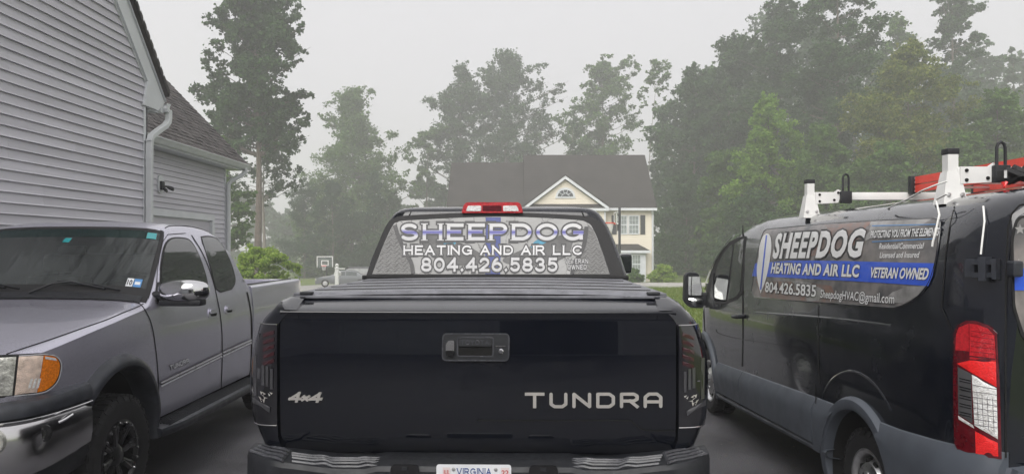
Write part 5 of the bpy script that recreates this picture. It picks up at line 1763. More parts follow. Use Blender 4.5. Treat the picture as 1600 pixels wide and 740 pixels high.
for s_ in (1, -1):
    for yw in (WB0, WB1):
        wheel(bt, (s_ * .965, yw, .42), s_, .42, .28, .25, 'steel')
    # side glass and door handle
    for a, b in ((2.02, 2.75), (2.85, 3.85)):
        g0 = []
        for k in range(8):
            z = 1.43 + .50 * k / 7
            lo = a + max(0, z - 1.5) * .22
            hi = b if b < 3 else min(b + .55, yf(z) - .22)
            g0.append([(s_ * (hwc(z) + .004), lo + (hi - lo) * q_ / 6, z) for q_ in range(7)])
        MB().grid(g0).build('side_window', M['tint_glass'], bt)
    # door mirrors
    mbm = MB()
    xm_ = s_ * 1.20
    mbm.box(min(s_ * 1.05, s_ * 1.26), max(s_ * 1.05, s_ * 1.26), 4.15, 4.30, 1.50, 1.70, .04)
    mbm.box(min(s_ * .93, s_ * 1.08), max(s_ * .93, s_ * 1.08), 4.2, 4.27, 1.50, 1.57, .015)
    mo = mbm.build('mirror', M['black_paint'], bt)
    MB().add([(s_ * 1.08, 4.144, 1.525), (s_ * 1.235, 4.085, 1.525), (s_ * 1.235, 4.10, 1.675), (s_ * 1.08, 4.148, 1.675)], [(0, 1, 2, 3)]).build('mirror_glass', M['tint_glass'], mo, smooth=False)

# ---- rear window: seal, printed film, lettering
def RW(x, z, off=0.0):
    f = (D0 + yr(z)) / (D0 + 1.82)
    return (x * f, yr(z) - off, EYE + (z - EYE) * f)
def cp(pts): return [(kx(a), kz(b)) for a, b in pts]
seal = bez([(570, 436), (586, 390), (602, 352), (614, 341), (640, 336), (774, 331.5), (905, 337), (932, 344), (946, 358), (962, 398), (977, 436)], 8)
rw = patch('rear_window', cp(seal), RW, M['seal'], bt, (.08, .05), .006, .008)
glass = bez([(581, 428), (598, 383), (612, 353), (620, 347), (640, 344), (774, 338.5), (890, 343), (916, 348), (926, 359), (938, 388), (952, 428)], 8)
patch('window_film', cp(glass), RW, M['stone_print'], rw, (.08, .05), .009)

lplate = [(581, 428), (598, 383), (612, 353), (619, 348)] + bez([(619, 348), (622, 366), (632, 394), (641, 410), (644, 428)], 5)[1:]
patch('diamond_plate_print', cp(lplate), RW, M['plate_print'], rw, (.08, .05), .0105)
rplate = bez([(917, 350), (914, 380), (906, 400), (898, 412), (895, 428)], 5) + [(952, 428), (938, 388), (926, 359)]
patch('diamond_plate_print', cp(rplate), RW, M['plate_print'], rw, (.08, .05), .0105)
def in_poly(p, poly):
    c = False
    for i in range(len(poly)):
        a, b = poly[i - 1], poly[i]
        if (a[1] > p[1]) != (b[1] > p[1]) and p[0] < (b[0] - a[0]) * (p[1] - a[1]) / (b[1] - a[1]) + a[0]:
            c = not c
    return c
lz1, lz2 = MB(), MB()
k = 0
for j in range(26):
    for i in range(60):
        px, py = 582 + i * 6.4 + (j % 2) * 3.2, 346 + j * 3.6
        if not ((px < 660 and in_poly((px, py), lplate)) or (px > 880 and in_poly((px, py), rplate))):
            continue
        ang = R(32 if (i + j) % 2 else -32)
        for tgt, dx, dy, s in ((lz1, 0, 0, 1), (lz2, .5, .9, .9)):
            pp = [(px + dx + (u * math.cos(ang) - v * math.sin(ang)) * s, py + dy + (u * math.sin(ang) + v * math.cos(ang)) * s) for u, v in ((-4.0, 0), (-1.5, -.7), (1.5, -.7), (4.0, 0), (1.5, .7), (-1.5, .7))]
            if all(in_poly(p_, lplate) or in_poly(p_, rplate) for p_ in pp):
                tgt.add([RW(kx(a), kz(b), .0122 if tgt is lz1 else .0115) for a, b in pp], [tuple(range(6))])
lz1.build('plate_pattern', M['plate_print_light'], rw, smooth=False, kind='stuff')
lz2.build('plate_pattern', M['plate_print_dark'], rw, smooth=False, kind='stuff')
ribbon('curve_print', cp(bez([(616, 352), (622, 370), (633, 394), (642, 410), (645.5, 427.5)], 6)), .028, RW, M['print_dark'], rw, .0126)
ribbon('curve_print', cp(bez([(915, 354), (912, 380), (904, 400), (897, 411), (893.5, 427.5)], 6)), .028, RW, M['print_dark'], rw, .0126)
for sm in ([(652, 358), (700, 372), (738, 388), (758, 404), (735, 414), (700, 412), (676, 402), (660, 384)], [(896, 362), (860, 372), (820, 388), (786, 404), (800, 413), (850, 413), (884, 400), (893, 382)]):
    patch('smear_print', cp(bez(sm + [sm[0]], 5)[:-1]), RW, M['smear_print'], rw, (.05, .05), .0115)
for sm in ([(690, 374), (703, 373), (712, 379), (704, 384), (694, 382)], [(828, 386), (836, 376), (850, 371), (858, 375), (846, 382), (836, 388)]):
    patch('glow_print', cp(bez(sm + [sm[0]], 5)[:-1]), RW, M['print_cyan'], rw, (.05, .05), .0124)
patch('blue_stripe', cp([(758, 427.6), (781.5, 427.6), (781.5, 339.4), (758, 339.4)]), RW, M['window_blue'], rw, (.04, .04), .0128)
def win_line(chars, px0, px1, py0, py1, wt, gap, serif, m, out=.05, name='lettering', dark=M['print_dark'], base=.0136):
    gl_, wd_ = stroke_text(chars, wt, gap, serif)
    fn = lambda u, v, o: RW(kx(px0 + u / wd_ * (px1 - px0)), kz(py1 + v * (py0 - py1)), o)
    go, _ = stroke_text(chars, wt, gap, serif, grow=out)
    place_strokes('letter_outline', go, fn, base, dark, rw)
    place_strokes('letter', gl_, fn, base + .0012, m, rw)
win_line('SHEEPDOG', 625, 911, 349, 375.5, .20, .36, .10, M['letter_print'], .10)
win_line('HEATING AND AIR LLC', 630, 909, 383, 398, .19, .34, .09, M['film_white'], .13)
win_line('804.426.5835', 658, 871, 402, 424, .20, .30, 0, M['print_silver'], .115)
win_line('VETERAN', 882, 918, 404, 411.5, .17, .42, .06, M['print_silver'], .11)
win_line('OWNED', 886, 916, 413, 420.5, .17, .42, .06, M['print_silver'], .11)
# lower window bar, brackets, roof seams
MB().box(kx(566), kx(981), yr(1.55) - .035, yr(1.55) + .02, kz(436.5), kz(430), .004).build('window_sill', M['seal'], bt)
for a, b in ((584, 607), (609, 620), (920, 950)):
    MB().box(kx(a), kx(b), 1.755, 1.79, kz(438.5), kz(435), .003).build('sill_clip', M['black_plastic'], bt)
for s_ in (1, -1):
    MB().tube([(s_ * kx(774 + 141), yr(1.99) - .012, 1.967), (s_ * .60, yr(2.0) + .004, 2.005), (s_ * .60, yr(2.0) + .08, 2.040), (s_ * .62, 2.5, 2.045)], .0035, 6).build('roof_seam', M['gap'], bt)
# high brake light
yb_ = yr(1.99) - .03
ol = rounded(cp([(719, 331.5), (817.5, 331.5), (813, 314.5), (724, 314.5)]), [.01, .01, .03, .03], 5)
bl = MB().prism(ol, yb_, yb_ + .16, 'Y').build('brake_light', M['red_lens'], bt, ang=40)
patch('brake_lens', rounded(cp([(726.5, 328.5), (750.5, 328.5), (750.5, 320), (729.5, 320)]), .008, 3), lambda x, z, o: (x, yb_ - o, z), M['clear_lens'], bl, (.03, .03), .004, .006)
patch('brake_lens', rounded(cp([(785.5, 328.5), (810.5, 328.5), (807, 320), (785.5, 320)]), .008, 3), lambda x, z, o: (x, yb_ - o, z), M['clear_lens'], bl, (.03, .03), .004, .006)
patch('brake_centre', rounded(cp([(753, 328.5), (783, 328.5), (783, 320), (753, 320)]), .005, 3), lambda x, z, o: (x, yb_ - o, z), M['deep_red_lens'], bl, (.03, .03), .003, .005)

# ---- rear bumper with step pads and number plate
bm_ = MB()
prof = [(-.06, .858), (-.10, .856), (-.145, .846), (-.160, .828), (-.162, .74), (-.15, .66), (-.11, .62), (.02, .62)]
rows = []
for k in range(41):
    u = -1 + 2 * k / 40
    x = u * 1.022
    e = max(0, abs(x) - .82) / .202
    back = .17 * e ** 1.8
    lift = .030 * min(1, max(0, abs(x) - .60) / .25)
    rows.append([(x, y + back * (1 if y < -.02 else .3), z + (lift + .012 * min(1, max(0, (.46 - abs(x)) / .05)) if z > .7 else 0) - .025) for y, z in [(.06, .858)] + prof])
bm_.grid(rows)
bmp = bm_.build('rear_bumper', M['black_plastic'], bt, ang=35)
for s_ in (1, -1):
    for k in range(4):
        pts = []
        for (x, dy) in ((.33, .006), (.42, .006), (.445, .014), (.46, .014), (.49, .0), (.60, .0), (.63, .014), (.65, .014), (.68, 0), (.775, 0)):
            e = max(0, x - .80) / .185
            lift = .030 * min(1, max(0, x - .60) / .25)
            y = -.136 + k * .030 + dy
            zz = .846 + (y + .145) * .22 + lift
            pts.append((s_ * (x + .01 * k), y, min(zz, .858 + lift) - .021))
        MB().tube(pts, .0075, 6).build('step_tread', M['pad_plastic'], bmp)
    for k in range(4):
        pts = []
        for (x, dy) in ((.81, -.012), (.85, .02), (.90, .025), (1.0 - .01 * k, .02)):
            e = max(0, x - .82) / .202
            pts.append((s_ * x, -.140 + .17 * e ** 1.8 * .8 + k * .032 + dy, .857 + .004 * k))
        MB().tube(pts, .0075, 6).build('step_tread', M['pad_plastic'], bmp)
    MB().prism(rounded([(s_ * .29 - .06, .80), (s_ * .29 + .06, .80), (s_ * .29 + .06, .845), (s_ * .29 - .06, .845)], .02, 4), -.172, -.158, 'Y').build('hand_slot', M['gloss_black'], bmp)
    MB().box(s_ * .29 - .012, s_ * .29 + .012, -.178, -.1725, .826, .840).build('slot_catch', M['black_plastic'], bmp, smooth=False)
S3 = (D0 - .18) / FPX
def nx_(px): return (px - 741.5) * S3
def nz_(py): return EYE - (py - CY) * S3
np_ = patch('number_plate', rounded([(nx_(683), nz_(725) - .152), (nx_(800), nz_(725) - .152), (nx_(800), nz_(725)), (nx_(683), nz_(725))], .012, 4), lambda x, z, o: (x, -.18 - o, z), M['plate_white'], bmp, None, .004, .006)
PL = lambda x, z, o: (x, -.18 - o, z)
gl_, wd_ = stroke_text('VIRGINIA', .17, .34, .10)
place_strokes('plate_letter', gl_, lambda u, v, o: PL(nx_(715 + u / wd_ * 54), nz_(741 - v * 11), o), .0055, M['plate_blue'], np_)
for a, b, tx in ((693, 705, 'JUL'), (784, 797, '22')):
    patch('plate_sticker', [(nx_(a), nz_(740)), (nx_(b), nz_(740)), (nx_(b), nz_(729)), (nx_(a), nz_(729))], PL, mat('sticker_pale', (.75, .66, .66), .5) if a == 693 else MATS['sticker_pale'], np_, None, .0056, smooth=False)
    place_font('sticker_lettering', tx, lambda u, v, o, a=a, b=b: PL(nx_(a + 1 + u * (b - a - 2)), nz_(740 - v * 7), o), .0066, M['sticker_red'], np_, bold=.02)
for a in (710, 776):
    MB().lathe([(0, .003), (.007, .002), (.008, 0)], (nx_(a), -.185, nz_(732)), 'Y', 10, flip=-1).build('plate_screw', M['steel'], np_)

# ================================================================== BLACK WORK VAN
van = thing('work_van', 'black work van with printed side panel and white roof rack', 'van', (3.09, 5.9, 0), world_verts=True)
XV = 2.05
VYR, VYF = 4.41, 7.95
vin = smooth_tab([(.2, .05), (.35, .02), (.55, .0), (.9, .0), (1.2, .012), (1.33, .03), (1.6, .052), (1.85, .088), (1.90, .108), (1.93, .138), (1.945, .162), (1.96, .2)])
vplan = smooth_tab([(3.30, .150), (3.315, .118), (3.34, .090), (3.38, .062), (3.44, .032), (3.52, .010), (3.62, 0), (7.7, 0), (8.1, .03), (8.4, .10), (8.65, .22), (8.8, .36), (8.87, .50)])
def vx(Y, z): return XV + vin(z) + vplan(Y)
vtop = smooth_tab([(3.30, 1.84), (3.34, 1.90), (3.42, 1.935), (3.6, 1.945), (6.6, 1.945), (6.85, 1.91), (7.26, 1.78), (7.75, 1.50), (8.13, 1.28), (8.4, 1.17), (8.7, 1.05), (8.87, .92)])
rock = lambda Y: lerp_tab([(3.3, .44), (3.9, .44), (4.9, .41), (7.4, .27), (8.87, .25)], Y)
cols = [3.30, 3.315, 3.34, 3.38, 3.44, 3.52, 3.62, 3.75, 3.86] + [3.90 + .05 * k for k in range(21)] + [5.0, 5.3, 5.7, 6.1, 6.4, 6.6, 6.85, 7.05, 7.26] + [7.34 + .05 * k for k in range(21)] + [8.4, 8.55, 8.7, 8.8, 8.87]
VXC = 3.09
def vsection(Y):
    b = max(rock(Y), arch_z(Y, VYR, .36, .44), arch_z(Y, VYF, .36, .44))
    t = vtop(Y)
    half = []
    for k in range(18):
        z = b + (t - b) * k / 17
        half.append((vx(Y, z), z))
    x0 = half[-1][0]
    full = VXC - x0
    for fx, dz in ((.02, .016), (.05, .040), (.09, .060), (.15, .078), (.28, .098), (.5, .115), (1.0, .13)):
        half.append((x0 + full * fx, t + dz * (1 if Y < 7.0 else .7)))
    return [(x, Y, z) for x, z in half] + [(2 * VXC - x, Y, z) for x, z in half[-2::-1]]
rows = [vsection(Y) for Y in cols]
mb = MB().grid(rows)
n_ = len(rows[0])
for r in (0, len(rows) - 1):
    for k in range(n_ // 2):
        a, b, c, d_ = r * n_ + k, r * n_ + k + 1, r * n_ + n_ - 2 - k, r * n_ + n_ - 1 - k
        if b != c:
            mb.f.append((a, b, c, d_))
        else:
            mb.f.append((a, b, d_))
vbody = mb.build('body', M['van_paint'], van, ang=38)
MB().box(2.35, 3.8, 3.5, 8.6, .28, .75).build('underbody', M['gap'], van, smooth=False)

def VP(px, py, off=0.0):
    """Picture point -> near side skin of the van (rear corner included)."""
    lo, hi = 3.302, 8.86
    for _ in range(34):
        Y = (lo + hi) / 2
        z = EYE - (py - CY) * Y / FPX
        if CX + vx(Y, min(z, 1.95)) * FPX / Y > px: lo = Y
        else: hi = Y
    Y = (lo + hi) / 2
    z = EYE - (py - CY) * Y / FPX
    e = .004
    dY = (vx(Y + e, min(z, 1.95)) - vx(Y - e, min(z, 1.95))) / (2 * e)
    n = 1 / math.hypot(1, dY)
    return (vx(Y, min(z, 1.95)) - off * n, Y + off * n * dY, z)
def VYZ(Y, z, off=0.0): return (vx(Y, z) - off, Y, z)

# grey lower cladding, side mouldings and wheel-arch flares
cladtop = lambda Y: lerp_tab([(3.30, .850), (3.46, .842), (3.92, .800), (5.0, .754), (7.69, .610), (8.9, .57)], Y)
def clad_piece(name, ys_, zlo=None):
    rr = []
    for Y in ys_:
        b = max(rock(Y) + .0, arch_z(Y, VYR, .36, .45), arch_z(Y, VYF, .36, .45))
        t = cladtop(Y)
        b = min(b, t - .002)
        if zlo: b = max(b, zlo(Y))
        mid = max(b, t - .075)
        rr.append([(vx(Y, b) - .012, Y, b)] + [(vx(Y, b + (mid - b) * k / 4) - .045, Y, b + (mid - b) * k / 4) for k in range(5)] + [(vx(Y, t) - .010, Y, t - .006), (vx(Y, t) + .004, Y, t)])
    m_ = MB().grid(rr)
    k = len(rr[0])
    m_.f += [tuple(range(k)), tuple((len(rr) - 1) * k + i for i in range(k - 1, -1, -1))]
    return m_.build(name, M['grey_clad'], van, ang=30)
sp = lambda a, b, n: [a + (b - a) * k / n for k in range(n + 1)]
clad_piece('side_moulding', sp(4.69, 4.985, 6))
low = lambda Y: lerp_tab([(4.98, .452), (7.45, .335)], Y)
clad_piece('side_moulding', sp(4.998, 6.585, 10), low)
clad_piece('side_moulding', sp(6.60, 7.40, 8), low)
clad_piece('rear_quarter_moulding', [3.30, 3.315, 3.34, 3.38, 3.44, 3.52, 3.62, 3.75, 3.86, 3.93, 3.98, 4.03, 4.08, 4.13], lambda Y: .42)
# sill below the doors and the bright step edge
rr = []
for Y in sp(4.86, 7.44, 12):
    a, b = rock(Y), low(Y) - .006
    rr.append([(vx(Y, b) - .004, Y, b), (vx(Y, a) - .006, Y, a + .045), (vx(Y, a) - .006, Y, a)])
MB().grid(rr).build('sill', M['black_plastic'], van)
rr = []
for Y in sp(4.80, 7.46, 12):
    a = rock(Y)
    rr.append([(vx(Y, a) + .02, Y, a + .045), (vx(Y, a) - .03, Y, a + .038), (vx(Y, a) - .042, Y, a + .022), (vx(Y, a) - .036, Y, a + .004), (vx(Y, a) - .02, Y, a - .01), (vx(Y, a) + .06, Y, a - .02)])
MB().grid(rr).build('step_edge', M['grey_clad'], van, ang=25)
def flare(yc, zc, r0, r1, a0, a1, out):
    rr = []
    for k in range(37):
        a = R(a0 + (a1 - a0) * k / 36)
        row = []
        for (r, o) in ((r1 + .004, -.006), (r1, .012), (r1 - .015, out), (r0 + .03, out + .004), (r0 + .006, out - .004), (r0, out - .02), (r0 + .004, -.10)):
            Y, z = yc + r * math.cos(a), zc + r * math.sin(a)
            row.append((vx(min(Y, 8.8), z) - o, Y, z))
        rr.append(row)
    return MB().grid(rr).build('wheel_arch', M['grey_clad'], van, ang=30)
flare(VYR, .36, .425, .505, -14, 194, .035)
flare(VYF, .36, .425, .505, -14, 194, .03)
def liner(parent, xo, inner, yc, zc, r):
    m_ = MB()
    m_.grid([[(xo, yc + r * math.cos(R(a)), zc + r * math.sin(R(a))), (inner, yc + r * math.cos(R(a)), zc + r * math.sin(R(a)))] for a in range(-20, 201, 10)])
    return m_.build('arch_liner', M['gap'], parent)
for yc in (VYR, VYF):
    liner(van, XV + .03, XV + .5, yc, .36, .425)
    wheel(van, (XV + .055, yc, .345), -1, .345, .22, .21, 'steel')
    wheel(van, (2 * VXC - XV - .055, yc, .345), 1, .345, .22, .21, 'steel')

# panel gaps
def vgap(pts, w=2.0, n=8, off=.002, m='gap', nm='panel_gap'):
    return ribbon(nm, dens(pts, n), w, VP, M[m], van, off)
vgap([(1161, 352), (1161, 430), (1161, 520), (1160, 572)], 2.0)
vgap([(1279, 478), (1279.5, 520), (1279, 560), (1281, 600)], 1.7)
vgap([(1279.5, 600), (1281, 622), (1280, 640), (1283, 678)], 1.8, off=.026)
vgap([(1100, 438), (1099, 470), (1101, 515), (1112, 545)], 1.6)
vgap([(1492, 322), (1484, 356), (1478, 400), (1472, 480), (1487, 513)], 1.8)
ribbon('character_line', bez([(1118, 514), (1124, 521), (1160, 530), (1240, 541), (1279, 545)], 6), 1.3, VP, M['gloss_black'], van, .005)
# raised swage round the rear wheel and creases in the side
def bead(pts, r, off=0.0, m='van_paint', nm='pressing', n=6):
    P = [VP(a, b, off) for a, b in bez(pts, n)]
    return MB().tube(P, r, 8, flat=1).build(nm, M[m], van)
bead([(1283, 640), (1288, 612), (1300, 592), (1318, 581), (1336, 580), (1358, 592), (1376, 612), (1392, 640)], .010, -.006)
bead([(1180, 488), (1240, 492), (1300, 497), (1360, 504), (1392, 508)], .012, -.009)

# near front door: glass, frame, mirror triangle, handle
P2 = [(1106, 452), (1109, 432), (1118, 408), (1128, 392), (1140, 378), (1153, 371), (1165, 368.5), (1167, 372), (1163, 420), (1160, 458), (1152, 468), (1135, 474), (1116, 476)]
dw = patch('door_window', P2, VP, M['seal'], van, (8, 8), .004, .006)
patch('window_glass', [(1118, 470), (1117, 440), (1122, 415), (1130, 398), (1142, 384), (1146.5, 381), (1141, 425), (1135, 470)], VP, M['van_glass'], dw, (8, 8), .008)
patch('window_glass', [(1138, 468), (1144, 425), (1149, 380), (1158, 374.5), (1163.5, 373), (1160, 420), (1157, 455), (1150, 464)], VP, M['van_glass'], dw, (8, 8), .008)
patch('mirror_corner', [(1103, 468), (1105, 448), (1111, 436), (1117, 426), (1115, 450), (1117, 478), (1104, 480)], VP, M['black_plastic'], van, (6, 6), .012, .01)
ribbon('drip_moulding', bez([(1101, 452), (1108, 432), (1118, 408), (1138, 379), (1150, 366)], 6), 2.0, VP, M['gloss_black'], van, .012)
dh = MB()
a, b = VP(1150, 494, .02), VP(1163, 493, .02)
dh.tube([VP(1149, 495, .0), VP(1151, 494, .035), VP(1156, 494, .04), VP(1162, 493.5, .035), VP(1164, 493.5, 0)], .016, 8)
dh.build('door_handle', M['black_plastic'], van)
# mirror head with two glasses
Ym_ = 7.9
def mxz(px, py, Y=Ym_): return (px - CX) * Y / FPX, EYE - (py - CY) * Y / FPX
head = rounded([mxz(*p) for p in ((1069.5, 470), (1079, 480), (1099, 481), (1100, 474), (1095, 436), (1091, 426.5), (1076, 425.5), (1071, 430))], .03, 4)
mm = MB()
v0 = [(a, Ym_ - .0, b) for a, b in head]
cx_, cz_ = sum(a for a, b in head) / len(head), sum(b for a, b in head) / len(head)
ringz = [(1.0, .0), (1.03, .03), (1.0, .10), (.85, .16), (.55, .19)]
mm.grid([[(cx_ + (a - cx_) * s_, Ym_ + dy, cz_ + (b - cz_) * s_) for a, b in head] for s_, dy in ringz], close=True)
mm.f += [tuple(range(len(head))), tuple(4 * len(head) + k for k in range(len(head) - 1, -1, -1))]
vm = mm.build('mirror', M['black_plastic'], van, ang=40)
MF = lambda px, py, o: (mxz(px, py)[0], Ym_ - o + .13 * (mxz(px, py)[1] - 1.33) - .012, mxz(px, py)[1])
patch('mirror_glass', rounded([(1074.5, 460.5), (1097, 461), (1093, 429), (1076, 428)], 3, 3), MF, M['mirror_glass'], vm, None, .004, smooth=False)
patch('wide_angle_glass', rounded([(1074, 465), (1098, 466), (1097, 478.5), (1083, 478.5)], 4, 4), lambda px, py, o: (mxz(px, py)[0], Ym_ - o - .02 * max(0, 1 - ((px - 1086) / 12) ** 2 - ((py - 471) / 8) ** 2), mxz(px, py)[1]), M['mirror_glass'], vm, (2.5, 2.5), .004)
mm = MB()
ax, az = mxz(1098, 470)
mm.box(ax - .02, XV + .12, Ym_ + .02, Ym_ + .10, az - .05, az + .09, .02)
mm.build('mirror_arm', M['black_plastic'], vm)

# ---- printed side panel
panel = bez([(1175, 455), (1180, 420), (1187, 385), (1193, 364), (1199, 358)], 4)[:-1] + [(1199, 358), (1300, 348.5), (1380, 343.5), (1461, 340.5), (1470, 344)] + bez([(1470, 344), (1468, 372), (1462, 412), (1452, 442), (1436, 462), (1418, 474), (1398, 481)], 4)[1:] + [(1300, 474), (1180, 464.5)]
sp_ = patch('side_panel_print', panel, VP, M['print_grey'], van, (10, 8), .004)
VP2 = lambda a, b, o: VP(a, b, o)
def inner(poly): return poly
patch('rust_print', [(1290, 352), (1362, 346), (1352, 372), (1320, 392), (1268, 400), (1262, 384), (1284, 376)], VP, M['print_rust'], sp_, (10, 8), .005)
patch('smoke_print', [(1360, 345.5), (1458, 341.5), (1440, 352), (1362, 372), (1346, 380)], VP, M['print_smoke'], sp_, (10, 8), .005)
patch('rust_print', [(1182, 438), (1250, 440), (1300, 446), (1310, 473), (1240, 469), (1190, 463)], VP, M['print_rust'], sp_, (10, 8), .005)
patch('smoke_print', [(1236, 438), (1262, 440), (1288, 452), (1280, 470), (1262, 470), (1256, 452)], VP, M['print_smoke'], sp_, (10, 8), .0056)
patch('smoke_print', [(1420, 447), (1448, 446), (1436, 461), (1414, 474), (1380, 470), (1396, 456)], VP, M['print_smoke'], sp_, (10, 8), .0056)
patch('blue_band', [(1176.5, 431), (1181, 411), (1240, 406.5), (1300, 407), (1380, 409), (1462.5, 411), (1459, 430), (1452.5, 446.5), (1380, 441.5), (1300, 437), (1240, 434)], VP, M['print_blue'], sp_, (10, 6), .0066)
for y0, y1 in ((352.5, 350.2), (377.5, 372.5)):
    ribbon('blue_rule', dens([(1364, y0), (1464, y1)], 6), 1.3, VP, M['print_lightblue'], sp_, .0066)
# plain white shield with a blue centre line, in place of the printed mascot head
shield = bez([(1187, 400), (1188, 385), (1193, 370), (1200, 364.5), (1205.5, 370), (1207, 385), (1205, 402), (1202, 420), (1197, 440), (1190, 458)], 5)[:-1] + bez([(1190, 458), (1185.5, 440), (1184, 424), (1185, 410), (1187, 400)], 5)[:-1]
patch('emblem_print', shield, VP, M['print_white'], sp_, (4, 6), .0085)
ribbon('emblem_line', dens([(1199.5, 367), (1194.5, 412), (1190.2, 452)], 6), 2.2, VP, M['print_blue'], sp_, .0098)
def quad(bl, br, tr, tl):
    """Line of lettering from its four picture corners, laid out in the panel's own plane."""
    c = [VP(*p) for p in (bl, br, tr, tl)]
    A = [(p[1], p[2]) for p in c]
    def fn(u, v, o):
        y = (A[0][0] * (1 - u) + A[1][0] * u) * (1 - v) + (A[3][0] * (1 - u) + A[2][0] * u) * v
        z = (A[0][1] * (1 - u) + A[1][1] * u) * (1 - v) + (A[3][1] * (1 - u) + A[2][1] * u) * v
        return VYZ(y, z, o)
    return fn
def vline(s, q_, bold, shear, m=M['print_white'], outl=.05, sp__=1.0, base=.0085):
    f_ = quad(*q_)
    big = s[0] in 'SHV8' and '@' not in s
    if outl:
        place_font('letter_outline', s, f_, base, M['print_dark'], sp_, bold=bold + outl, shear=shear, spacing=sp__, split=big)
    place_font('letter' if big else 'lettering', s, f_, base + .0016, m, sp_, bold=bold, shear=shear, spacing=sp__, split=big)
vline('SHEEPDOG', ((1209, 401.5), (1352, 399), (1356, 359.5), (1213, 367)), .045, .22, sp__=1.12)
vline('HEATING AND AIR LLC', ((1206, 425.5), (1345, 432), (1346, 414.5), (1208, 411)), .04, .10, sp__=1.08, outl=.04)
vline('VETERAN OWNED', ((1363, 432.5), (1453, 436), (1455, 419.5), (1364, 418)), .035, .25, outl=.03)
vline('PROTECTING YOU FROM THE ELEMENTS', ((1362, 371.5), (1470, 367.5), (1472, 355.5), (1363, 361)), .03, .28, outl=.03)
vline('Residential/Commercial', ((1376, 388.5), (1446, 388), (1447, 379), (1377, 380)), .012, .15, outl=.0)
vline('Licensed and Insured', ((1377, 402.5), (1439, 402), (1440, 393), (1378, 394)), .012, .15, outl=.0)
vline('804.426.5835', ((1197, 455.3), (1277, 463), (1278, 445.5), (1198, 440.3)), .02, 0, outl=.05)
vline('SheepdogHVAC@gmail.com', ((1284, 464.5), (1400, 474), (1401, 459), (1285, 452.5)), .012, 0, outl=.035)
pr = [VP(a, b, .003) for a, b in panel]
MB().tube(pr + [pr[0]], .005, 6, cap=False).build('panel_bead', M['van_paint'], van)

# ---- rear corner: lamp, hinge, rear door with window
lampo = [(1493.5, 600), (1494.5, 520), (1501, 507), (1514, 500), (1528, 501), (1547, 508), (1559, 520), (1562.5, 600), (1564.5, 715), (1548, 713.5), (1516, 709), (1500, 702), (1495, 690)]
vl = patch('taillight', lampo, VP, M['deep_red_lens'], van, (5, 12), .016, .02)
def lens(pts, m, off=.0185, nm='lens'):
    return patch(nm, pts, VP, M[m], vl, (5, 8), off)
lens([(1499, 522), (1503, 511), (1518, 505), (1518, 548), (1498, 546)], 'red_lens')
lens([(1519, 505), (1530, 506), (1546, 512), (1556, 523), (1557.5, 562), (1519, 560)], 'red_lens')
lens([(1500, 567), (1519, 562), (1557.5, 563), (1558, 603), (1520, 580)], 'bright_red_lens')
lens([(1501, 572), (1521, 583), (1523, 660), (1502, 646)], 'lens_grey')
lens([(1522, 584), (1558, 605), (1559.5, 684), (1526, 663)], 'clear_lens')
lens([(1502, 648), (1524, 663), (1526, 668), (1503, 654)], 'clear_lens', .0195)
lens([(1503, 660), (1524, 674), (1526, 706), (1508, 703)], 'deep_red_lens')
lens([(1527, 672), (1559.5, 690), (1560, 711), (1528, 707)], 'bright_red_lens')
for k in range(5):
    y0 = 590 + k * 13
    ribbon('reflector_bar', dens([(1504, y0), (1521, y0 + 4)], 4), 1.5, VP, M['chrome'], vl, .0198)
    ribbon('reflector_bar', dens([(1504, y0 + 4), (1521, y0 + 8)], 4), 1.2, VP, M['chrome'], vl, .0198)
for k in range(9):
    y0 = 600 + k * 8.5
    a_, b_ = 1523.5, 1558.5
    ribbon('lens_rib', dens([(a_, y0 + (2 if k else 0)), (b_, y0 + 7)], 4), .8, VP, M['lens_grey'], vl, .0195) if y0 + 7 < 672 else None
for k in range(4):
    ribbon('lens_rib', dens([(1530 + k * 7.5, 612 + k * 3), (1532 + k * 7.5, 660 + k * 5)], 4), .7, VP, M['lens_grey'], vl, .0197)
for k in range(6):
    ribbon('lens_rib', dens([(1521, 516 + k * 8), (1556, 522 + k * 7.5)], 4), .8, VP, M['deep_red_lens'], vl, .0195)
ribbon('lens_rib', dens([(1499, 553), (1557, 560)], 5), 2.2, VP, M['deep_red_lens'], vl, .0196)
# rear face
YRF = 3.30
def VR(px, py, off=0.0): return ((px - CX) * YRF / FPX, YRF - off, EYE - (py - CY) * YRF / FPX)
ribbon('door_gap', dens([(1571, 714), (1570.5, 560), (1571, 450), (1574, 360), (1580, 334), (1592, 321), (1612, 317), (1700, 316)], 4), 3.0, VR, M['gap'], van, .003)
vr = patch('rear_door_window', rounded([(1582, 480), (1579, 372), (1588, 338), (1640, 330), (1740, 330), (1740, 548), (1628, 548), (1596, 528)], 10, 4), VR, M['seal'], van, (20, 20), .004, .006)
patch('rear_window_print', rounded([(1585, 478), (1582, 374), (1590, 342), (1641, 334), (1736, 334), (1736, 544), (1630, 544), (1600, 525)], 9, 4), VR, M['print_grey'], vr, (20, 20), .006)
patch('blue_band', [(1583.5, 453), (1583, 419), (1735, 418), (1735, 454)], VR, M['print_blue'], vr, (20, 12), .0085)
for sx_, sy_ in ((1592, 358), (1590, 412)):
    star = [(sx_ + (9 if k % 2 == 0 else 3.8) * math.sin(R(36 * k)), sy_ - (9 if k % 2 == 0 else 3.8) * math.cos(R(36 * k))) for k in range(10)]
    patch('star_print', star, VR, M['print_smoke'], vr, None, .0075, smooth=False)
hg = MB()
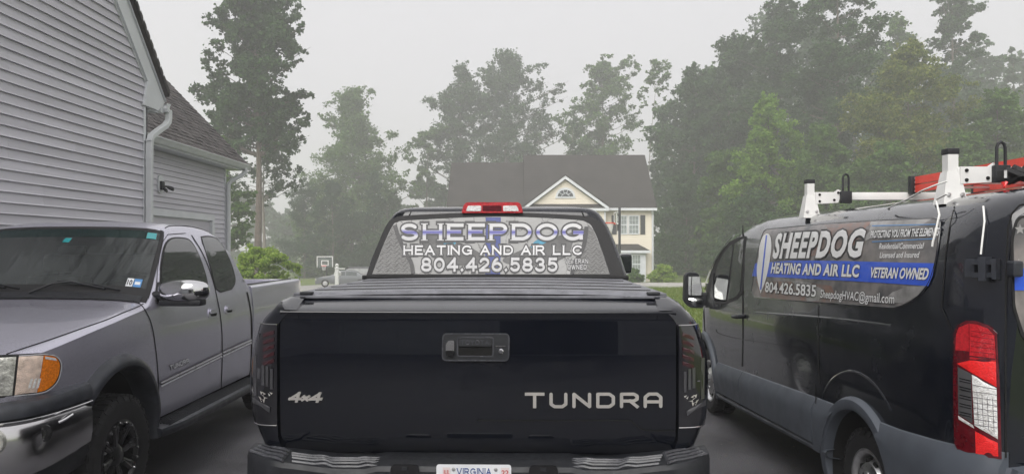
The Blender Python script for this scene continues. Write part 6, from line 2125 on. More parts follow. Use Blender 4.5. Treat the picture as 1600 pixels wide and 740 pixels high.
def vbox(px0, px1, py0, py1, o0, o1, m_=hg):
    c = [VP(px0, py0, o0), VP(px1, py0, o0), VP(px1, py1, o0), VP(px0, py1, o0)] + [VP(px0, py0, o1), VP(px1, py0, o1), VP(px1, py1, o1), VP(px0, py1, o1)]
    m_.add(c, [(0, 1, 2, 3), (4, 7, 6, 5), (0, 4, 5, 1), (1, 5, 6, 2), (2, 6, 7, 3), (3, 7, 4, 0)])
vbox(1515, 1529, 404, 432, -.01, .03)
vbox(1528, 1562, 406, 413, -.01, .045)
vbox(1528, 1562, 425, 433, -.01, .045)
vbox(1540, 1550, 401, 438, .0, .06)
vbox(1556, 1562, 404, 436, -.01, .045)
hg.box(*sorted((VR(1572, 0)[0], VR(1588, 0)[0])), YRF - .05, YRF + .01, VR(0, 432)[2], VR(0, 407)[2], .01)
hg.build('door_hinge', M['step_black'], van, smooth=False)
# rear bumper corner
mb = MB()
rr = []
for k, Y in enumerate([3.60, 3.50, 3.42, 3.34, 3.29, 3.25]):
    x = vx(max(Y, 3.30), .7) - .02 + (.03 if Y < 3.3 else 0)
    rr.append([(x, Y, .34), (x - .02, Y, .40), (x - .02, Y, .72), (x, Y, .78), (x + .06, Y + .02, .79)])
rr.append([(2.25, 3.18, .34), (2.25, 3.16, .40), (2.25, 3.16, .72), (2.25, 3.18, .78), (2.25, 3.26, .79)])
rr.append([(4.0, 3.18, .34), (4.0, 3.16, .40), (4.0, 3.16, .72), (4.0, 3.18, .78), (4.0, 3.26, .79)])
mb.grid(rr)
mb.build('rear_bumper', M['grey_clad'], van, ang=30)
MB().box(VR(1528, 0)[0], VR(1563, 0)[0], 3.20, 3.27, .66, .735, .01).build('bumper_reflector', M['gloss_black'], van)

# ---- roof rack: two bars on flared feet, hoops, straps
rack = thing('roof_rack', 'white two-bar ladder rack with black end caps bolted on the van roof', 'roof rack', (3.09, 4.6, 2.0), world_verts=True)
def rack_bar(Y, xl_, ztop, hoop_px, hoop_top, sc=1.0):
    zr_ = 2.0
    for s_, x in ((1, xl_), (-1, 2 * VXC - xl_)):
        f_ = MB()
        f_.add([(x + dx, Y + dy, z) for z, hx_, hy_ in ((zr_ - .02, .064, .05), (zr_ + .15 * sc, .034, .031)) for dx, dy in ((-hx_, -hy_), (hx_, -hy_), (hx_, hy_), (-hx_, hy_))], [(0, 1, 5, 4), (1, 2, 6, 5), (2, 3, 7, 6), (3, 0, 4, 7), (4, 5, 6, 7)])
        f_.box(x - .028, x + .028, Y - .028, Y + .028, zr_ + .12 * sc, ztop - .03, .004)
        f_.build('foot', M['white_metal'], rack, smooth=False)
        MB().box(x - .031, x + .031, Y - .031, Y + .031, ztop - .03, ztop, .004).build('end_cap', M['black_plastic'], rack)
        b = MB()
        for dx, dz in ((-.035, .03), (.035, .03)):
            b.lathe([(0, .006), (.010, .005), (.011, -.002)], (x + dx, Y - .05, zr_ + .03), 'Y', 8, flip=-1)
        b.build('bolt', M['steel'], rack)
        g_ = MB().prism([(x + s_ * .03, 2.085), (x + s_ * .20, 2.095), (x + s_ * .21, 2.12), (x + s_ * .24, 2.14), (x + s_ * .22, 2.185), (x + s_ * .20, 2.195), (x + s_ * .17, 2.175), (x + s_ * .03, 2.175)], Y - .042, Y - .034, 'Y')
        g_.build('gusset', M['white_metal'], rack, smooth=False)
        b = MB()
        for dx, dz in ((.06, 2.105), (.06, 2.155), (.17, 2.115), (.20, 2.17)):
            b.lathe([(0, .006), (.009, .005), (.010, -.002)], (x + s_ * dx, Y - .043, dz), 'Y', 8, flip=-1)
        b.build('bolt', M['gap'], rack)
    MB().box(xl_ + .02, 2 * VXC - xl_ - .02, Y - .032, Y + .032, 2.117, 2.174, .004).build('cross_bar', M['white_metal'], rack)
    xh = (hoop_px - CX) * (Y - .05) / FPX
    zt = EYE - (hoop_top - CY) * (Y - .05) / FPX
    h_ = MB()
    w_ = .022
    h_.tube([(xh - w_, Y - .055, 2.12), (xh - w_, Y - .055, zt - .03), (xh - w_ * .7, Y - .055, zt - .01), (xh, Y - .055, zt), (xh + w_ * .7, Y - .055, zt - .01), (xh + w_, Y - .055, zt - .03), (xh + w_, Y - .055, 2.12)], .008, 8)
    h_.box(xh - .04, xh + .04, Y - .075, Y - .034, 2.09, 2.18, .006)
    h_.build('ladder_stop', M['black_plastic'], rack)
rack_bar(5.66, 2.26, 2.272, 1321, 272)
rack_bar(3.91, 2.30, 2.272, 1563, 222)
# white tie-down straps hanging off the rear foot
stp = thing('tie_strap', 'white tie strap looped from the rear rack foot over the van roof edge', 'strap', (2.27, 3.9, 2.0), world_verts=True)
mb = MB()
def PY(px, py, Y): return ((px - CX) * Y / FPX, Y, EYE - (py - CY) * Y / FPX)
mb.tube([PY(1480, 283, 3.75), PY(1462, 289, 3.78), PY(1440, 298, 3.85), PY(1418, 311, 4.0), VP(1396, 325, .03), VP(1393, 327, .012)], .007, 8, flat=.6)
mb.build('strap_loop', M['white_strap'], stp)
mb = MB()
mb.tube([PY(1480, 303, 3.74), VP(1478, 312, .05), VP(1474, 335, .02), VP(1467, 362, .016), VP(1462, 378, .014), VP(1461, 385, .014)], .006, 8, flat=.5)
mb.build('strap_tail', M['white_strap'], stp)
stp2 = thing('tie_strap', 'thin pale strap end hanging down the rear corner of the van', 'strap', (2.2, 3.4, 1.9), world_verts=True)
MB().tube([VP(1542, 322, .02), VP(1541, 345, .012), VP(1538, 370, .012), VP(1535, 397, .012)], .004, 8, flat=.5).build('strap_tail', M['white_strap'], stp2)

# ---- red stepladder on the rack
lad = thing('stepladder', 'red fibreglass stepladder lying along the white rack of the van', 'ladder', (3.25, 4.6, 2.16), world_verts=True)
def channel(xc, z0, y0, y1, w_=.054, h_=.028, z1=None):
    z1 = z0 if z1 is None else z1
    mb = MB()
    for (a, b, c, d_) in ((-.5, .5, 0, .006), ):
        pass
    pr_ = [(-.004, 0), (.004, 0), (.004, w_), (-.004, w_)]
    mb.add([(xc + a, y, z + b) for y, z in ((y0, z0), (y1, z1)) for a, b in pr_], [(0, 1, 5, 4), (1, 2, 6, 5), (2, 3, 7, 6), (3, 0, 4, 7), (0, 3, 2, 1), (4, 5, 6, 7)])
    for b in (0, w_ - .006):
        pr2 = [(.0042, b), (h_, b), (h_, b + .006), (.0042, b + .006)]
        mb.add([(xc + a, y, z + c) for y, z in ((y0, z0), (y1, z1)) for a, c in pr2], [(0, 1, 5, 4), (1, 2, 6, 5), (2, 3, 7, 6), (3, 0, 4, 7), (0, 3, 2, 1), (4, 5, 6, 7)])
    return mb
for xc, z0, z1 in ((3.02, 2.232, 2.232), (3.02, 2.170, 2.170), (3.50, 2.232, 2.232), (3.46, 2.170, 2.170)):
    channel(xc, z0, 5.58, 2.9, z1=z1).build('rail', M['red_fibre'], lad, smooth=False)
e = MB().box(2.985, 3.06, 5.575, 5.62, 2.16, 2.294, .006).box(3.46, 3.54, 5.575, 5.62, 2.16, 2.294, .006)
e.build('rail_foot', M['black_plastic'], lad)
b = MB()
for dz in (2.18, 2.21, 2.245, 2.275):
    b.lathe([(0, .004), (.009, .003), (.010, 0)], (3.02, 5.575, dz), 'Y', 8, flip=-1)
b.build('rivet', M['steel'], lad)
for k in range(7):
    y = 5.40 - k * .37
    MB().box(3.03, 3.50, y - .04, y + .04, 2.272, 2.278).box(3.03, 3.50, y - .04, y - .036, 2.255, 2.272).build('step', M['steel'], lad, smooth=False)
    MB().box(3.03, 3.46, y - .012, y + .012, 2.185, 2.20).build('rear_brace', M['steel'], lad, smooth=False)
MB().box(2.99, 3.54, 2.86, 3.1, 2.165, 2.295, .02).build('top_cap', M['red_fibre'], lad)
bag = thing('strap_bundle', 'black bundled ratchet strap on the rear bar of the rack', 'strap', (2.75, 3.8, 2.1), world_verts=True)
mb = MB()
random.seed(4)
for k in range(7):
    a, b = PY(1572 + k * 5.5, 266 + 5 * math.sin(k * 2.1), 3.70 + .02 * (k % 3)), PY(1576 + k * 6, 281 + 3 * math.cos(k), 3.72)
    mid = ((a[0] + b[0]) / 2 + .03, a[1] - .05, (a[2] + b[2]) / 2)
    mb.tube([a, mid, b, (b[0] + .05, b[1] + .02, b[2] + .02), a], .017, 8)
mb.box(PY(1570, 0, 3.7)[0], PY(1596, 0, 3.7)[0], 3.69, 3.77, PY(0, 282, 3.7)[2], PY(0, 264, 3.7)[2], .015)
mb.build('webbing', M['rubber'], bag)
MB().box(PY(1570, 0, 3.66)[0], PY(1572.5, 0, 3.66)[0], 3.655, 3.665, PY(0, 278, 3.66)[2], PY(0, 266, 3.66)[2]).build('buckle', M['chrome'], bag, smooth=False)
MB().tube([PY(1566, 284, 3.66), PY(1568, 292, 3.66), PY(1573, 284, 3.66)], .008, 6).build('red_hook', M['bright_red_lens'], bag)

# ================================================================== GREY PICKUP (facing the camera)
sil = thing('grey_pickup', 'purplish grey extended-cab pickup with chrome bumper, parked nose-out by the grey house', 'pickup truck', (-3.54, 6.6, 0), world_verts=True)
SXC, SHW = -3.54, .96
sprof = smooth_tab([(.40, .06), (.50, .035), (.62, .018), (.80, .012), (.95, .004), (1.10, .0), (1.22, .008), (1.32, .022), (1.38, .045), (1.50, .085), (1.65, .135), (1.80, .195), (1.88, .245), (1.95, .30)])
splan = smooth_tab([(4.02, .26), (4.06, .17), (4.12, .10), (4.20, .055), (4.32, .022), (4.5, .004), (4.7, 0), (9.0, 0), (9.2, .01), (9.26, .05)])
def shw(Y, z): return SHW - sprof(z) - splan(Y) + .012 * math.exp(-((Y - 4.87) / .45) ** 2) * (1 if z > .5 else 0)
SYF, SYR = 4.87, 8.13
stop = smooth_tab([(4.02, 1.05), (4.06, 1.11), (4.12, 1.145), (4.25, 1.18), (4.5, 1.225), (5.0, 1.29), (5.35, 1.335), (5.44, 1.38), (5.7, 1.585), (6.0, 1.815), (6.10, 1.880), (6.3, 1.918), (6.6, 1.925), (6.9, 1.905), (7.05, 1.86), (7.15, 1.77), (7.28, 1.58), (7.38, 1.40), (7.42, 1.38)])
srock = lambda Y: lerp_tab([(4.0, .72), (4.4, .72), (5.4, .50), (7.45, .50)], Y)
cols = [4.02, 4.04, 4.06, 4.09, 4.12, 4.16, 4.2, 4.26, 4.32] + [4.38 + .05 * k for k in range(22)] + [5.5, 5.57, 5.64, 5.72, 5.8, 5.9, 6.0, 6.06, 6.12, 6.2, 6.3, 6.5, 6.7, 6.9, 6.98, 7.05, 7.1, 7.15, 7.2, 7.28, 7.34, 7.38, 7.41]
def ssection(Y, up=0.0):
    b = max(srock(Y), arch_z(Y, SYF, .48, .50))
    t = stop(Y)
    half = []
    for k in range(20):
        z = b + (t - b) * k / 19
        half.append((shw(Y, z), z))
    x0 = half[-1][0]
    hood = Y < 5.4
    crown = .055 if hood else .06
    for fx, q in ((.985, .18), (.96, .36), (.90, .58), (.75, .80), (.5, .93), (.25, .985), (0, 1.0)):
        half.append((x0 * fx, t + crown * q))
    L = [(SXC + x, Y, z) for x, z in half]
    return L + [(SXC - (x - SXC), Y, z) for x, _, z in L[-2::-1]]
rows = [ssection(Y) for Y in cols]
n_ = len(rows[0])
mb = MB().grid(rows)
for r in (0, len(rows) - 1):
    for k in range(n_ // 2):
        a, b, c, d_ = r * n_ + k, r * n_ + k + 1, r * n_ + n_ - 2 - k, r * n_ + n_ - 1 - k
        mb.f.append((a, b, c, d_) if b != c else (a, b, d_))
# leave the glass openings open: windshield, side windows
def in_ws(f):
    vs = [mb.v[i] for i in f]
    Y = sum(v[1] for v in vs) / len(vs); X = sum(abs(v[0] - SXC) for v in vs) / len(vs)
    z = sum(v[2] for v in vs) / len(vs)
    return 5.44 < Y < 6.05 and X < shw(Y, stop(Y)) * .965 and z > stop(Y)
mb.f = [f for f in mb.f if not in_ws(f)]
sbody = mb.build('cab_and_hood', M['silver_paint'], sil, ang=40)
MB().box(SXC - .7, SXC + .7, 4.3, 9.1, .38, .70).build('chassis', M['gap'], sil, smooth=False)

def SP(px, py, off=0.0):
    """Picture point -> skin of the side that faces the drive."""
    lo, hi = 4.021, 9.25
    for _ in range(34):
        Y = (lo + hi) / 2
        z = EYE - (py - CY) * Y / FPX
        if CX + (SXC + shw(Y, min(max(z, .4), 1.95))) * FPX / Y < px: lo = Y
        else: hi = Y
    Y = (lo + hi) / 2
    z = min(max(EYE - (py - CY) * Y / FPX, .3), 2.0)
    e = .004
    d_ = (shw(Y + e, z) - shw(Y - e, z)) / (2 * e)
    n = 1 / math.hypot(1, d_)
    return (SXC + shw(Y, z) + off * n, Y - off * n * d_, z)
def SYZ(Y, z, off=0.0): return (SXC + shw(Y, z) + off, Y, z)
# windscreen
def WSf(u, Y, off=0.0):
    """u -1..1 across, Y along the slope."""
    t = stop(Y); x0 = shw(Y, t)
    q = lerp_tab([(0, 1), (.25, .985), (.5, .93), (.75, .80), (.9, .58), (.96, .36), (.985, .18), (1, 0)], abs(u))
    return (SXC + u * x0, Y - off * .6, t + .06 * q + off * .8)
us = [-.955, -.9, -.75, -.5, -.25, 0, .25, .5, .75, .9, .955]
MB().grid([[WSf(u, 5.43 + (6.06 - 5.43) * k / 12, .004) for u in us] for k in range(13)]).build('windscreen', M['windshield_glass'], sil, ang=60)
mb = MB()
for s_ in (1, -1):
    mb.grid([[WSf(s_ * u, 5.42 + (6.07 - 5.42) * k / 12, o) for u, o in ((.93, .006), (.95, .011), (.975, .008))] for k in range(13)])
mb.grid([[WSf(-.97 + 1.94 * k / 20, y, o) for y, o in ((6.035, .006), (6.055, .009), (6.07, .004))] for k in range(21)])
mb.grid([[WSf(-.97 + 1.94 * k / 20, y, o) for y, o in ((5.36, .004), (5.42, .012), (5.50, .007))] for k in range(21)])
mb.build('windscreen_seal', M['seal'], sil)
MB().grid([[WSf(-.93 + 1.86 * k / 20, y, .0055) for y in (5.95, 6.035)] for k in range(21)]).build('tint_band', glass_mat('tint_band_glass', (.004, .045, .045), .78), sil)
for u0, u1, y0, y1 in ((.80, .90, 5.955, 6.02), (-.02, .05, 5.89, 5.935)):
    MB().grid([[WSf(u0 + (u1 - u0) * k / 3, y, .0075) for y in (y0, y1)] for k in range(4)]).build('tint_tab', M['teal_tint'], sil, smooth=False)
# inspection stickers
for u0, u1, m_ in ((.76, .815, 'plate_white'), (.82, .885, 'print_lightblue')):
    MB().grid([[WSf(u0 + (u1 - u0) * k / 3, y, .0075) for y in (5.50, 5.57)] for k in range(4)]).build('inspection_sticker', M[m_], sil, smooth=False)
place_font('sticker_lettering', '10', lambda u, v, o: WSf(.768 + u * .04, 5.512 + v * .042, o), .0095, M['print_dark'], sil, bold=.03)
MB().grid([[WSf(.83 + .045 * k, y, .0092) for y in (5.52, 5.545)] for k in range(2)]).build('sticker_mark', M['plate_white'], sil, smooth=False)
# cabin seen through the glass
inn = MB().box(SXC - .72, SXC + .72, 5.5, 7.1, .9, 1.02).box(SXC - .72, SXC + .72, 7.0, 7.1, .9, 1.7)
for s_ in (1, -1):
    inn.box(SXC + s_ * .38 - .24, SXC + s_ * .38 + .24, 6.35, 6.55, 1.0, 1.52, .05)
    inn.box(SXC + s_ * .38 - .12, SXC + s_ * .38 + .12, 6.40, 6.50, 1.54, 1.70, .04)
inn.build('seat', M['dark_interior'], sil)
rr = [[(SXC - .78 + 1.56 * k / 12, y, z) for y, z in ((5.42, 1.33), (5.55, 1.365), (5.75, 1.36), (5.85, 1.30), (5.86, 1.05))] for k in range(13)]
MB().grid(rr).build('dashboard', M['interior'], sil)
wc = Vector((SXC + .40, 5.92, 1.34))
mb = MB().tube([wc + Vector((.19 * math.cos(R(a)), .09 * math.sin(R(a)), .165 * math.sin(R(a)))) for a in range(0, 361, 15)], .016, 8, cap=False)
mb.tube([wc + Vector((-.18, 0, 0)), wc + Vector((.18, 0, 0))], .02, 6)
mb.build('steering_wheel', M['black_plastic'], sil)
MB().box(SXC - .12, SXC + .10, 6.0, 6.04, 1.70, 1.77, .015).build('rear_view_mirror', M['black_plastic'], sil)
# wipers
for u_tip, u_piv, yt in ((.62, .05, 5.455), (-.18, -.75, 5.455)):
    mb = MB()
    mb.tube([WSf(u_piv, 5.40, .02), WSf(u_piv + .15, 5.47, .045), WSf((u_tip + u_piv) / 2, 5.50, .035), WSf(u_tip, yt, .02)], .009, 6)
    mb.tube([WSf(u_tip - .42, 5.52, .02), WSf(u_tip - .1, 5.49, .022), WSf(u_tip + .12, yt - .01, .02)], .007, 6)
    mb.build('wiper', M['black_plastic'], sil)
MB().grid([[(WSf(-.93 + 1.86 * k / 20, 5.33, .008)), WSf(-.93 + 1.86 * k / 20, 5.42, .012)] for k in range(21)]).build('cowl', M['black_plastic'], sil)
# side windows
w1 = bez([(249, 452), (250, 420), (256, 385), (266, 372), (284, 370.5), (298, 376), (311, 398), (322, 430), (325, 449)], 5) + [(324, 456), (300, 459), (250, 466)]
sw = patch('door_window', w1, SP, M['seal'], sil, (9, 9), .003, .006)
patch('window_glass', [(a + (287 - a) * .05, b + (418 - b) * .045) for a, b in w1], SP, M['tint_glass'], sw, (9, 9), .006)
w2 = bez([(313, 369), (326, 368), (338, 372), (348, 384), (359, 405), (367, 430), (367, 443), (362, 452)], 5) + [(344, 457), (337, 452), (327, 415), (316, 380)]
sw = patch('quarter_window', w2, SP, M['seal'], sil, (9, 9), .003, .006)
patch('window_glass', [(a + (342 - a) * .05, b + (413 - b) * .045) for a, b in w2], SP, M['tint_glass'], sw, (9, 9), .006)
def sgap(pts, w=1.6, n=6, m='gap', off=.002, nm='panel_gap'):
    return ribbon(nm, dens(pts, n), w, SP, M[m], sil, off)
sgap(bez([(207, 470), (222, 478), (236, 505), (243, 545), (247, 590), (248, 640)], 6), 1.5, 2)
sgap([(243, 470), (246, 420), (252, 380), (262, 366), (290, 364)], 1.0)
sgap(bez([(299, 367), (316, 395), (330, 430), (340, 470), (346, 510), (347, 560), (345, 612)], 5), 1.4, 2)
sgap(bez([(386, 456), (392, 490), (393, 540), (391, 590)], 5), 2.2, 2)
# hood shut line: a groove along the fender crest
pts = []
for k in range(24):
    Y = 5.34 - (5.34 - 4.10) * k / 23
    f = lerp_tab([(4.1, .90), (4.4, .93), (4.8, .955), (5.34, .955)], Y)
    t = stop(Y); x0 = shw(Y, t)
    q = lerp_tab([(.75, .80), (.9, .58), (.96, .36), (.985, .18)], f)
    pts.append((SXC + x0 * f, Y, t + .055 * q + .001))
MB().tube(pts, .004, 6).build('hood_gap', M['gap'], sil)
MB().tube([(2 * SXC - p[0], p[1], p[2]) for p in pts], .004, 6).build('hood_gap', M['gap'], sil)
# two-tone door moulding and name badge
for y0, (a, b) in ((0, (249, 344.5)), (0, (346.5, 391))):
    def ml(px): return lerp_tab([(249, 600), (345, 553.5), (391, 532.5)], px)
    for d0, w_, m_, o_ in ((0, 8.5, 'lens_grey', .012), (-2.6, 2.6, 'dull_chrome', .015), (2.8, 2.6, 'dull_chrome', .015)):
        ribbon('door_moulding', [(a + (b - a) * k / 10, ml(a + (b - a) * k / 10) + d0 * (1 - .25 * k / 10)) for k in range(11)], w_, SP, M[m_ if m_ != 'dull_chrome' else 'moulding'], sil, o_)
c_ = [SP(*p) for p in ((252, 583), (295, 566), (293, 559), (252, 575))]
Aq = [(p[1], p[2]) for p in c_]
def bq(u, v, o):
    y = (Aq[0][0] * (1 - u) + Aq[1][0] * u) * (1 - v) + (Aq[3][0] * (1 - u) + Aq[2][0] * u) * v
    z = (Aq[0][1] * (1 - u) + Aq[1][1] * u) * (1 - v) + (Aq[3][1] * (1 - u) + Aq[2][1] * u) * v
    return SYZ(y, z, o)
gl_, wd_ = stroke_text(['uT', 'uU', 'uN', 'uD', 'uR', 'uA'], .24, .30)
go_, _ = stroke_text(['uT', 'uU', 'uN', 'uD', 'uR', 'uA'], .24, .30, grow=.09)
place_strokes('badge_outline', go_, lambda u, v, o: bq(.28 + .72 * u / wd_, v, o), .004, M['seal'], sil)  # black outline laid under the name letters
place_strokes('name_badge', gl_, lambda u, v, o: bq(.28 + .72 * u / wd_, v, o), .008, M['moulding'], sil, .003)
# handles: recessed cups with pull bars
for px, py in ((333, 488), (358, 483)):
    k = 1.0 if px < 340 else .85
    h_ = patch('door_handle', rounded([(px - 8 * k, py + 9 * k), (px + 7 * k, py + 8 * k), (px + 7 * k, py - 9 * k), (px - 8 * k, py - 7 * k)], 4, 4), SP, M['silver_paint'], sil, (3, 3), .006, .008)
    patch('handle_cup', rounded([(px - 5 * k, py + 6 * k), (px + 4.5 * k, py + 5 * k), (px + 4.5 * k, py - 1 * k), (px - 5 * k, py + 1 * k)], 3, 4), SP, M['gap'], h_, (3, 3), .0075)
    patch('pull_bar', rounded([(px - 6.5 * k, py + 2 * k), (px + 5.5 * k, py + 0 * k), (px + 5.5 * k, py - 7 * k), (px - 6.5 * k, py - 5 * k)], 2, 3), SP, M['silver_paint'], h_, (3, 3), .016, .01)
# front lamps on the corner
lampf = [(-40, 556), (0, 554), (60, 551)] + bez([(60, 551), (84, 554), (94, 565), (93, 583), (86, 599), (70, 611), (40, 617.5)], 4)[1:] + [(0, 621), (-40, 622)]
hl = patch('headlight', lampf, SP, M['seal'], sil, (6, 6), .003, .006)
for nm, pts_, m_ in (('main_lamp', [(-38, 559), (25, 556.5), (19, 616.5), (-38, 619)], 'headlamp'), ('turn_lens', [(29, 556), (66, 554.5), (62, 580), (56, 612), (22.5, 616), (26, 585)], 'amber_clear'), ('turn_lens', [(67, 554.5)] + bez([(67, 554.5), (83, 557), (90.5, 567), (89.5, 583), (83, 597), (70, 608), (57, 612)], 4)[1:] + [(63, 580)], 'amber_lens')):
    patch(nm, pts_, SP, M[m_], hl, (5, 5), .012, .008)
ribbon('lamp_bezel', [(29, 555)] + bez([(66, 552.5), (84, 555.5), (92.5, 566), (91.5, 583), (85, 598.5), (71, 610), (57, 614)], 4) + [(22, 617.5)], 1.5, SP, M['moulding'], hl, .0135)
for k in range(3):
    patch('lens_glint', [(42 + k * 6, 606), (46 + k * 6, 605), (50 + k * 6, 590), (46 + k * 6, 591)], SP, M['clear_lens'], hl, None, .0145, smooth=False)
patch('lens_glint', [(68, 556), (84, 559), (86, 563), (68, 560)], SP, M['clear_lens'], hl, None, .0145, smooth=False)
# grille across the nose
gr = MB()
for k in range(6):
    gr.box(SXC - .40, SXC + .40, 3.985, 4.02, .90 + k * .036, .915 + k * .036)
gr.build('grille_bar', M['chrome'], sil, smooth=False)
# chrome bumper with black top pad and valance
path = [(0, 3.86), (.4, 3.875), (.66, 3.90), (.80, 3.945), (.885, 4.02), (.935, 4.12), (.962, 4.25), (.978, 4.40), (.982, 4.50)]
path = bez(path, 4)
def bump(prof, name, m, cap=True):
    rr = []
    for (x, y) in [(-a, b) for a, b in path[:0:-1]] + path:
        row = []
        k = abs(x)
        for o, z, lift in prof:
            dn = Vector((x * .9, -(1.35 - k), 0)).normalized()
            row.append((SXC + x + dn.x * o, y + dn.y * o, z + lift * max(0, (y - 3.95))))
        rr.append(row)
    m_ = MB().grid(rr)
    n = len(rr[0])
    m_.f += [tuple(range(n)), tuple((len(rr) - 1) * n + i for i in range(n - 1, -1, -1))]
    return m_.build(name, m, sil, ang=40)
cb = bump([(-.03, .50, .12), (.0, .505, .12), (.022, .54, .10), (.034, .62, .06), (.036, .72, .03), (.03, .785, .02), (.012, .812, .02), (-.01, .818, .02)], 'front_bumper', M['dark_chrome'])
bump([(-.01, .816, .02), (.034, .818, .02), (.040, .826, .02), (.030, .834, .02), (-.01, .836, .02)], 'bumper_edge', M['chrome'])
bump([(-.02, .838, .02), (.034, .840, .03), (.036, .875, .04), (.012, .910, .05), (-.04, .925, .05)], 'bumper_pad', M['step_black'])
bump([(-.10, .36, .15), (-.02, .38, .15), (.0, .46, .13), (-.005, .51, .12), (-.04, .51, .12)], 'valance', M['black_plastic'])
def BP(px, py, o=0.0):
    """Picture point -> chrome bumper face near the corner."""
    best = None
    for (x, y) in path:
        k = abs(x)
        dn = Vector((x * .9, -(1.35 - k), 0)).normalized()
        X, Y = SXC + x + dn.x * (.036 + o), y + dn.y * (.036 + o)
        e = abs(CX + X * FPX / Y - px)
        if best is None or e < best[0]:
            best = (e, X, Y)
    _, X, Y = best
    return (X, Y, EYE - (py - CY) * Y / FPX)
c0 = Vector(BP(68, 676, 0))
MB().lathe([(0, .004), (.022, .004), (.03, .002), (.033, -.01)], (0, 0, 0), 'Y', 20, flip=-1)
mb = MB()
for k in range(24):
    pass
ringp = [c0 + Vector((.030 * math.cos(R(a)) * .75 + .0, .030 * math.cos(R(a)) * .62, .042 * math.sin(R(a)))) for a in range(0, 361, 20)]
mb.tube(ringp, .006, 6, cap=False)
mb.add([tuple(p + Vector((.0, -.002, 0))) for p in ringp[:-1]], [tuple(range(len(ringp) - 1))])
mb.tube([c0 + Vector((0, -.006, .028)), c0 + Vector((.012, -.004, .0)), c0 + Vector((0, -.006, -.028))], .008, 6)
mb.build('bumper_socket', M['gloss_black'], cb)
c1 = Vector(BP(101, 654, .004))
MB().tube([c1 + Vector((-.02, -.03, -.012)), c1, c1 + Vector((.012, .05, .016))], .011, 8, flat=1.0).build('bumper_marker', M['chrome'], cb)
fgx = Vector(BP(0, 690, .0))
MB().lathe([(0, .0), (.05, .0), (.06, .012), (.065, -.01)], (fgx.x - .02, fgx.y, fgx.z), 'Y', 20, flip=-1).build('fog_lamp', M['headlamp'], cb)

# fender flares, wheels, running boards
def sflare(yc, zc, r0, r1, a0, a1, out):
    for s_ in (1, -1):
        rr = []
        for k in range(37):
            a = R(a0 + (a1 - a0) * k / 36)
            row = []
            for (r, o) in ((r1 + .006, -.004), (r1, .012), (r1 - .018, out * .75), (r1 - .05, out), (r0 + .02, out * .98), (r0, out * .6), (r0 - .004, -.10)):
                Y, z = yc + r * math.cos(a), zc + r * math.sin(a)
                row.append((SXC + s_ * (shw(max(4.3, min(Y, 9.0)), max(z, .5)) + o), Y, z))
            rr.append(row)
        MB().grid(rr).build('fender_flare', M['step_black'], sil, ang=40)
sflare(SYF, .49, .475, .565, -12, 140, .065)
sflare(SYR, .49, .475, .565, -12, 192, .055)
for yc in (SYF, SYR):
    for s_ in (1, -1):
        m_ = MB()
        m_.grid([[(SXC + s_ * .93, yc + .48 * math.cos(R(a)), .49 + .48 * math.sin(R(a))), (SXC + s_ * .45, yc + .48 * math.cos(R(a)), .49 + .48 * math.sin(R(a)))] for a in range(-30, 211, 10)])
        m_.grid([[(SXC + s_ * .45, yc + .48 * math.cos(R(a)), .49 + .48 * math.sin(R(a))), (SXC + s_ * .45, yc, .49)] for a in range(-30, 211, 10)])
        m_.build('arch_liner', M['gap'], sil)
        wheel(sil, (SXC + s_ * .985, yc, .40), s_, .40, .28, .225, 'black')
for s_ in (1, -1):
    rb = MB()
    rr = []
    for k in range(15):
        Y = 5.36 + 2.06 * k / 14
        e = max(0, 1 - k / 1.5) * .05 + max(0, (k - 12.5) / 1.5) * .05
        xo = 1.075 - e
        rr.append([(SXC + s_ * .90, Y, .475), (SXC + s_ * (xo - .03), Y, .462), (SXC + s_ * (xo - .008), Y, .452), (SXC + s_ * xo, Y, .43), (SXC + s_ * (xo - .012), Y, .395), (SXC + s_ * (xo - .05), Y, .38), (SXC + s_ * .86, Y, .38)])
    rb.grid(rr)
    n = len(rr[0])
    rb.f += [tuple(range(n)), tuple(14 * n + i for i in range(n - 1, -1, -1))]
    rbo = rb.build('running_board', M['step_black'], sil, ang=35)
    for q in range(6):
        x = .915 + q * .022
        z = .473 - (x - .90) * .09 + .004
        MB().box(min(SXC + s_ * x, SXC + s_ * (x + .009)), max(SXC + s_ * x, SXC + s_ * (x + .009)), 5.46, 7.34, z - .004, z + .005, .002).build('tread_rib', M['black_plastic'], rbo)
# chrome door mirrors
for s_ in (1, -1):
    c = Vector((SXC + s_ * 1.105, 5.50, 1.435))
    sg = lambda v_, e_: math.copysign(abs(v_) ** e_, v_)
    rr = []
    for k in range(17):
        a = R(-90 + 180 * k / 16)
        ra_ = sg(math.cos(a), .75)
        row = []
        for t in range(0, 360, 12):
            ux, uz = sg(math.cos(R(t)), .68), sg(math.sin(R(t)), .68)
            taper = 1 - .16 * max(0, -ux)                # slimmer towards the door
            row.append((c.x + s_ * .188 * ux * ra_, c.y + .085 * sg(math.sin(a), .9) + .03 * (ux * ra_) ** 2, c.z + .084 * uz * ra_ * taper))
        rr.append(row)
    m_ = MB().grid(rr, close=True)
    mi = m_.build('mirror', M['chrome'], sil, ang=60)
    bk = MB()
    bk.box(min(c.x - .155, c.x + .155), max(c.x - .155, c.x + .155), c.y - .05, c.y + .07, c.z - .108, c.z - .060, .018)
    bk.tube([(c.x - s_ * .14, c.y + .01, c.z - .07), (SXC + s_ * .94, 5.50, 1.41), (SXC + s_ * .90, 5.50, 1.40)], .035, 8)
    bk.build('mirror_base', M['black_plastic'], mi)
patch('mirror_triangle', [(241, 470), (244, 442), (247, 440), (252, 466), (252, 474)], SP, M['black_plastic'], sil, (5, 5), .012, .01)
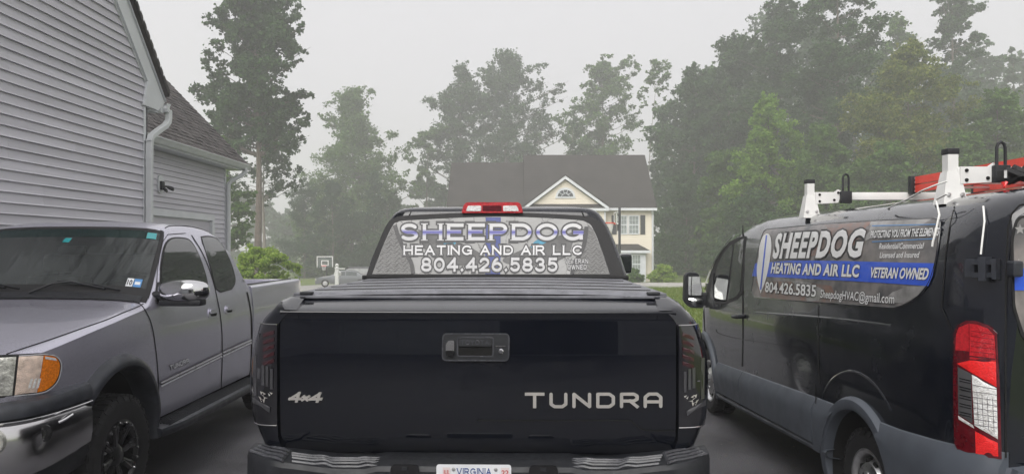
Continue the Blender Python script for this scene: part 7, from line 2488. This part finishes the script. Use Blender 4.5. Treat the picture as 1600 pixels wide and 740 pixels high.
# roof channel line and body crease
pts = [(SXC + shw(Y, stop(Y)) * .955, Y, stop(Y) + .06 * .37) for Y in sp(6.16, 7.0, 10)]
MB().tube(pts, .005, 6).build('roof_channel', M['gap'], sil)

# load bed
rr = []
for s_ in (1, -1):
    rr = []
    for Y in [7.44, 7.5, 7.6] + [7.66 + .05 * k for k in range(20)] + [8.8, 9.0, 9.1, 9.18, 9.22, 9.25, 9.26]:
        b = max(.56, arch_z(Y, SYR, .48, .50))
        row = []
        for k in range(16):
            z = b + (1.355 - b) * k / 15
            row.append((SXC + s_ * (SHW - sprof(min(z, 1.3)) - splan(Y)), Y, z))
        xo = SHW - sprof(1.3) - splan(Y)
        row += [(SXC + s_ * (xo - .012), Y, 1.372), (SXC + s_ * (xo - .03), Y, 1.378), (SXC + s_ * (xo - .10), Y, 1.378), (SXC + s_ * (xo - .11), Y, 1.36), (SXC + s_ * (xo - .12), Y, .85)]
        rr.append(row)
    m_ = MB().grid(rr)
    n = len(rr[0])
    m_.f += [tuple(range(n)), tuple((len(rr) - 1) * n + i for i in range(n - 1, -1, -1))]
    m_.build('bed_side', M['silver_paint'], sil, ang=40)
MB().box(SXC - .84, SXC + .84, 7.46, 9.2, .80, .86).box(SXC - .83, SXC + .83, 7.44, 7.47, .8, 1.37).build('bed_floor', M['black_plastic'], sil, smooth=False)
MB().box(SXC - .84, SXC + .84, 9.19, 9.25, .62, 1.372, .012).build('tailgate', M['silver_paint'], sil)
for s_ in (1, -1):
    MB().box(min(SXC + s_ * .79, SXC + s_ * .815), max(SXC + s_ * .79, SXC + s_ * .815), 7.48, 9.18, .86, 1.384, .004).build('bed_liner', M['black_plastic'], sil)
tr_ = [(386, 428), (392, 428)]
place_font('trim_badge', 'SR5', lambda u, v, o: SYZ(7.315 - .0 + .07 * (u - .5), 1.42 + .03 * v, o), .008, M['chrome'], sil, bold=.03)

# ================================================================== MISTY AIR
me = bpy.data.meshes.new('haze')
bx = MB().box(-330, 330, -330, 410, -6.5, 45)
me.from_pydata(bx.v, [], bx.f)
hm = bpy.data.materials.new('haze_air')
hm.use_nodes = True
hn, hlk = hm.node_tree.nodes, hm.node_tree.links
hn.clear()
ho = hn.new("ShaderNodeOutputMaterial")
pv = hn.new("ShaderNodeVolumePrincipled")
pv.inputs['Color'].default_value = (0.97, 0.97, 0.975, 1)
pv.inputs['Density'].default_value = 0.0034
pv.inputs['Anisotropy'].default_value = 0.25
hlk.new(pv.outputs['Volume'], ho.inputs['Volume'])
me.materials.append(hm)
o = bpy.data.objects.new('haze', me)
link(o)
o['kind'] = 'stuff'

for ob in bpy.data.objects:
    if ob.type == 'MESH' and ob.name.split('.')[0] in ('bolt', 'rim_hole', 'lug_nut', 'rim_bolt', 'net', 'glazing_bar', 'louvre', 'rivet', 'roof_edge', 'downspout_band'):
        ob['kind'] = 'stuff'
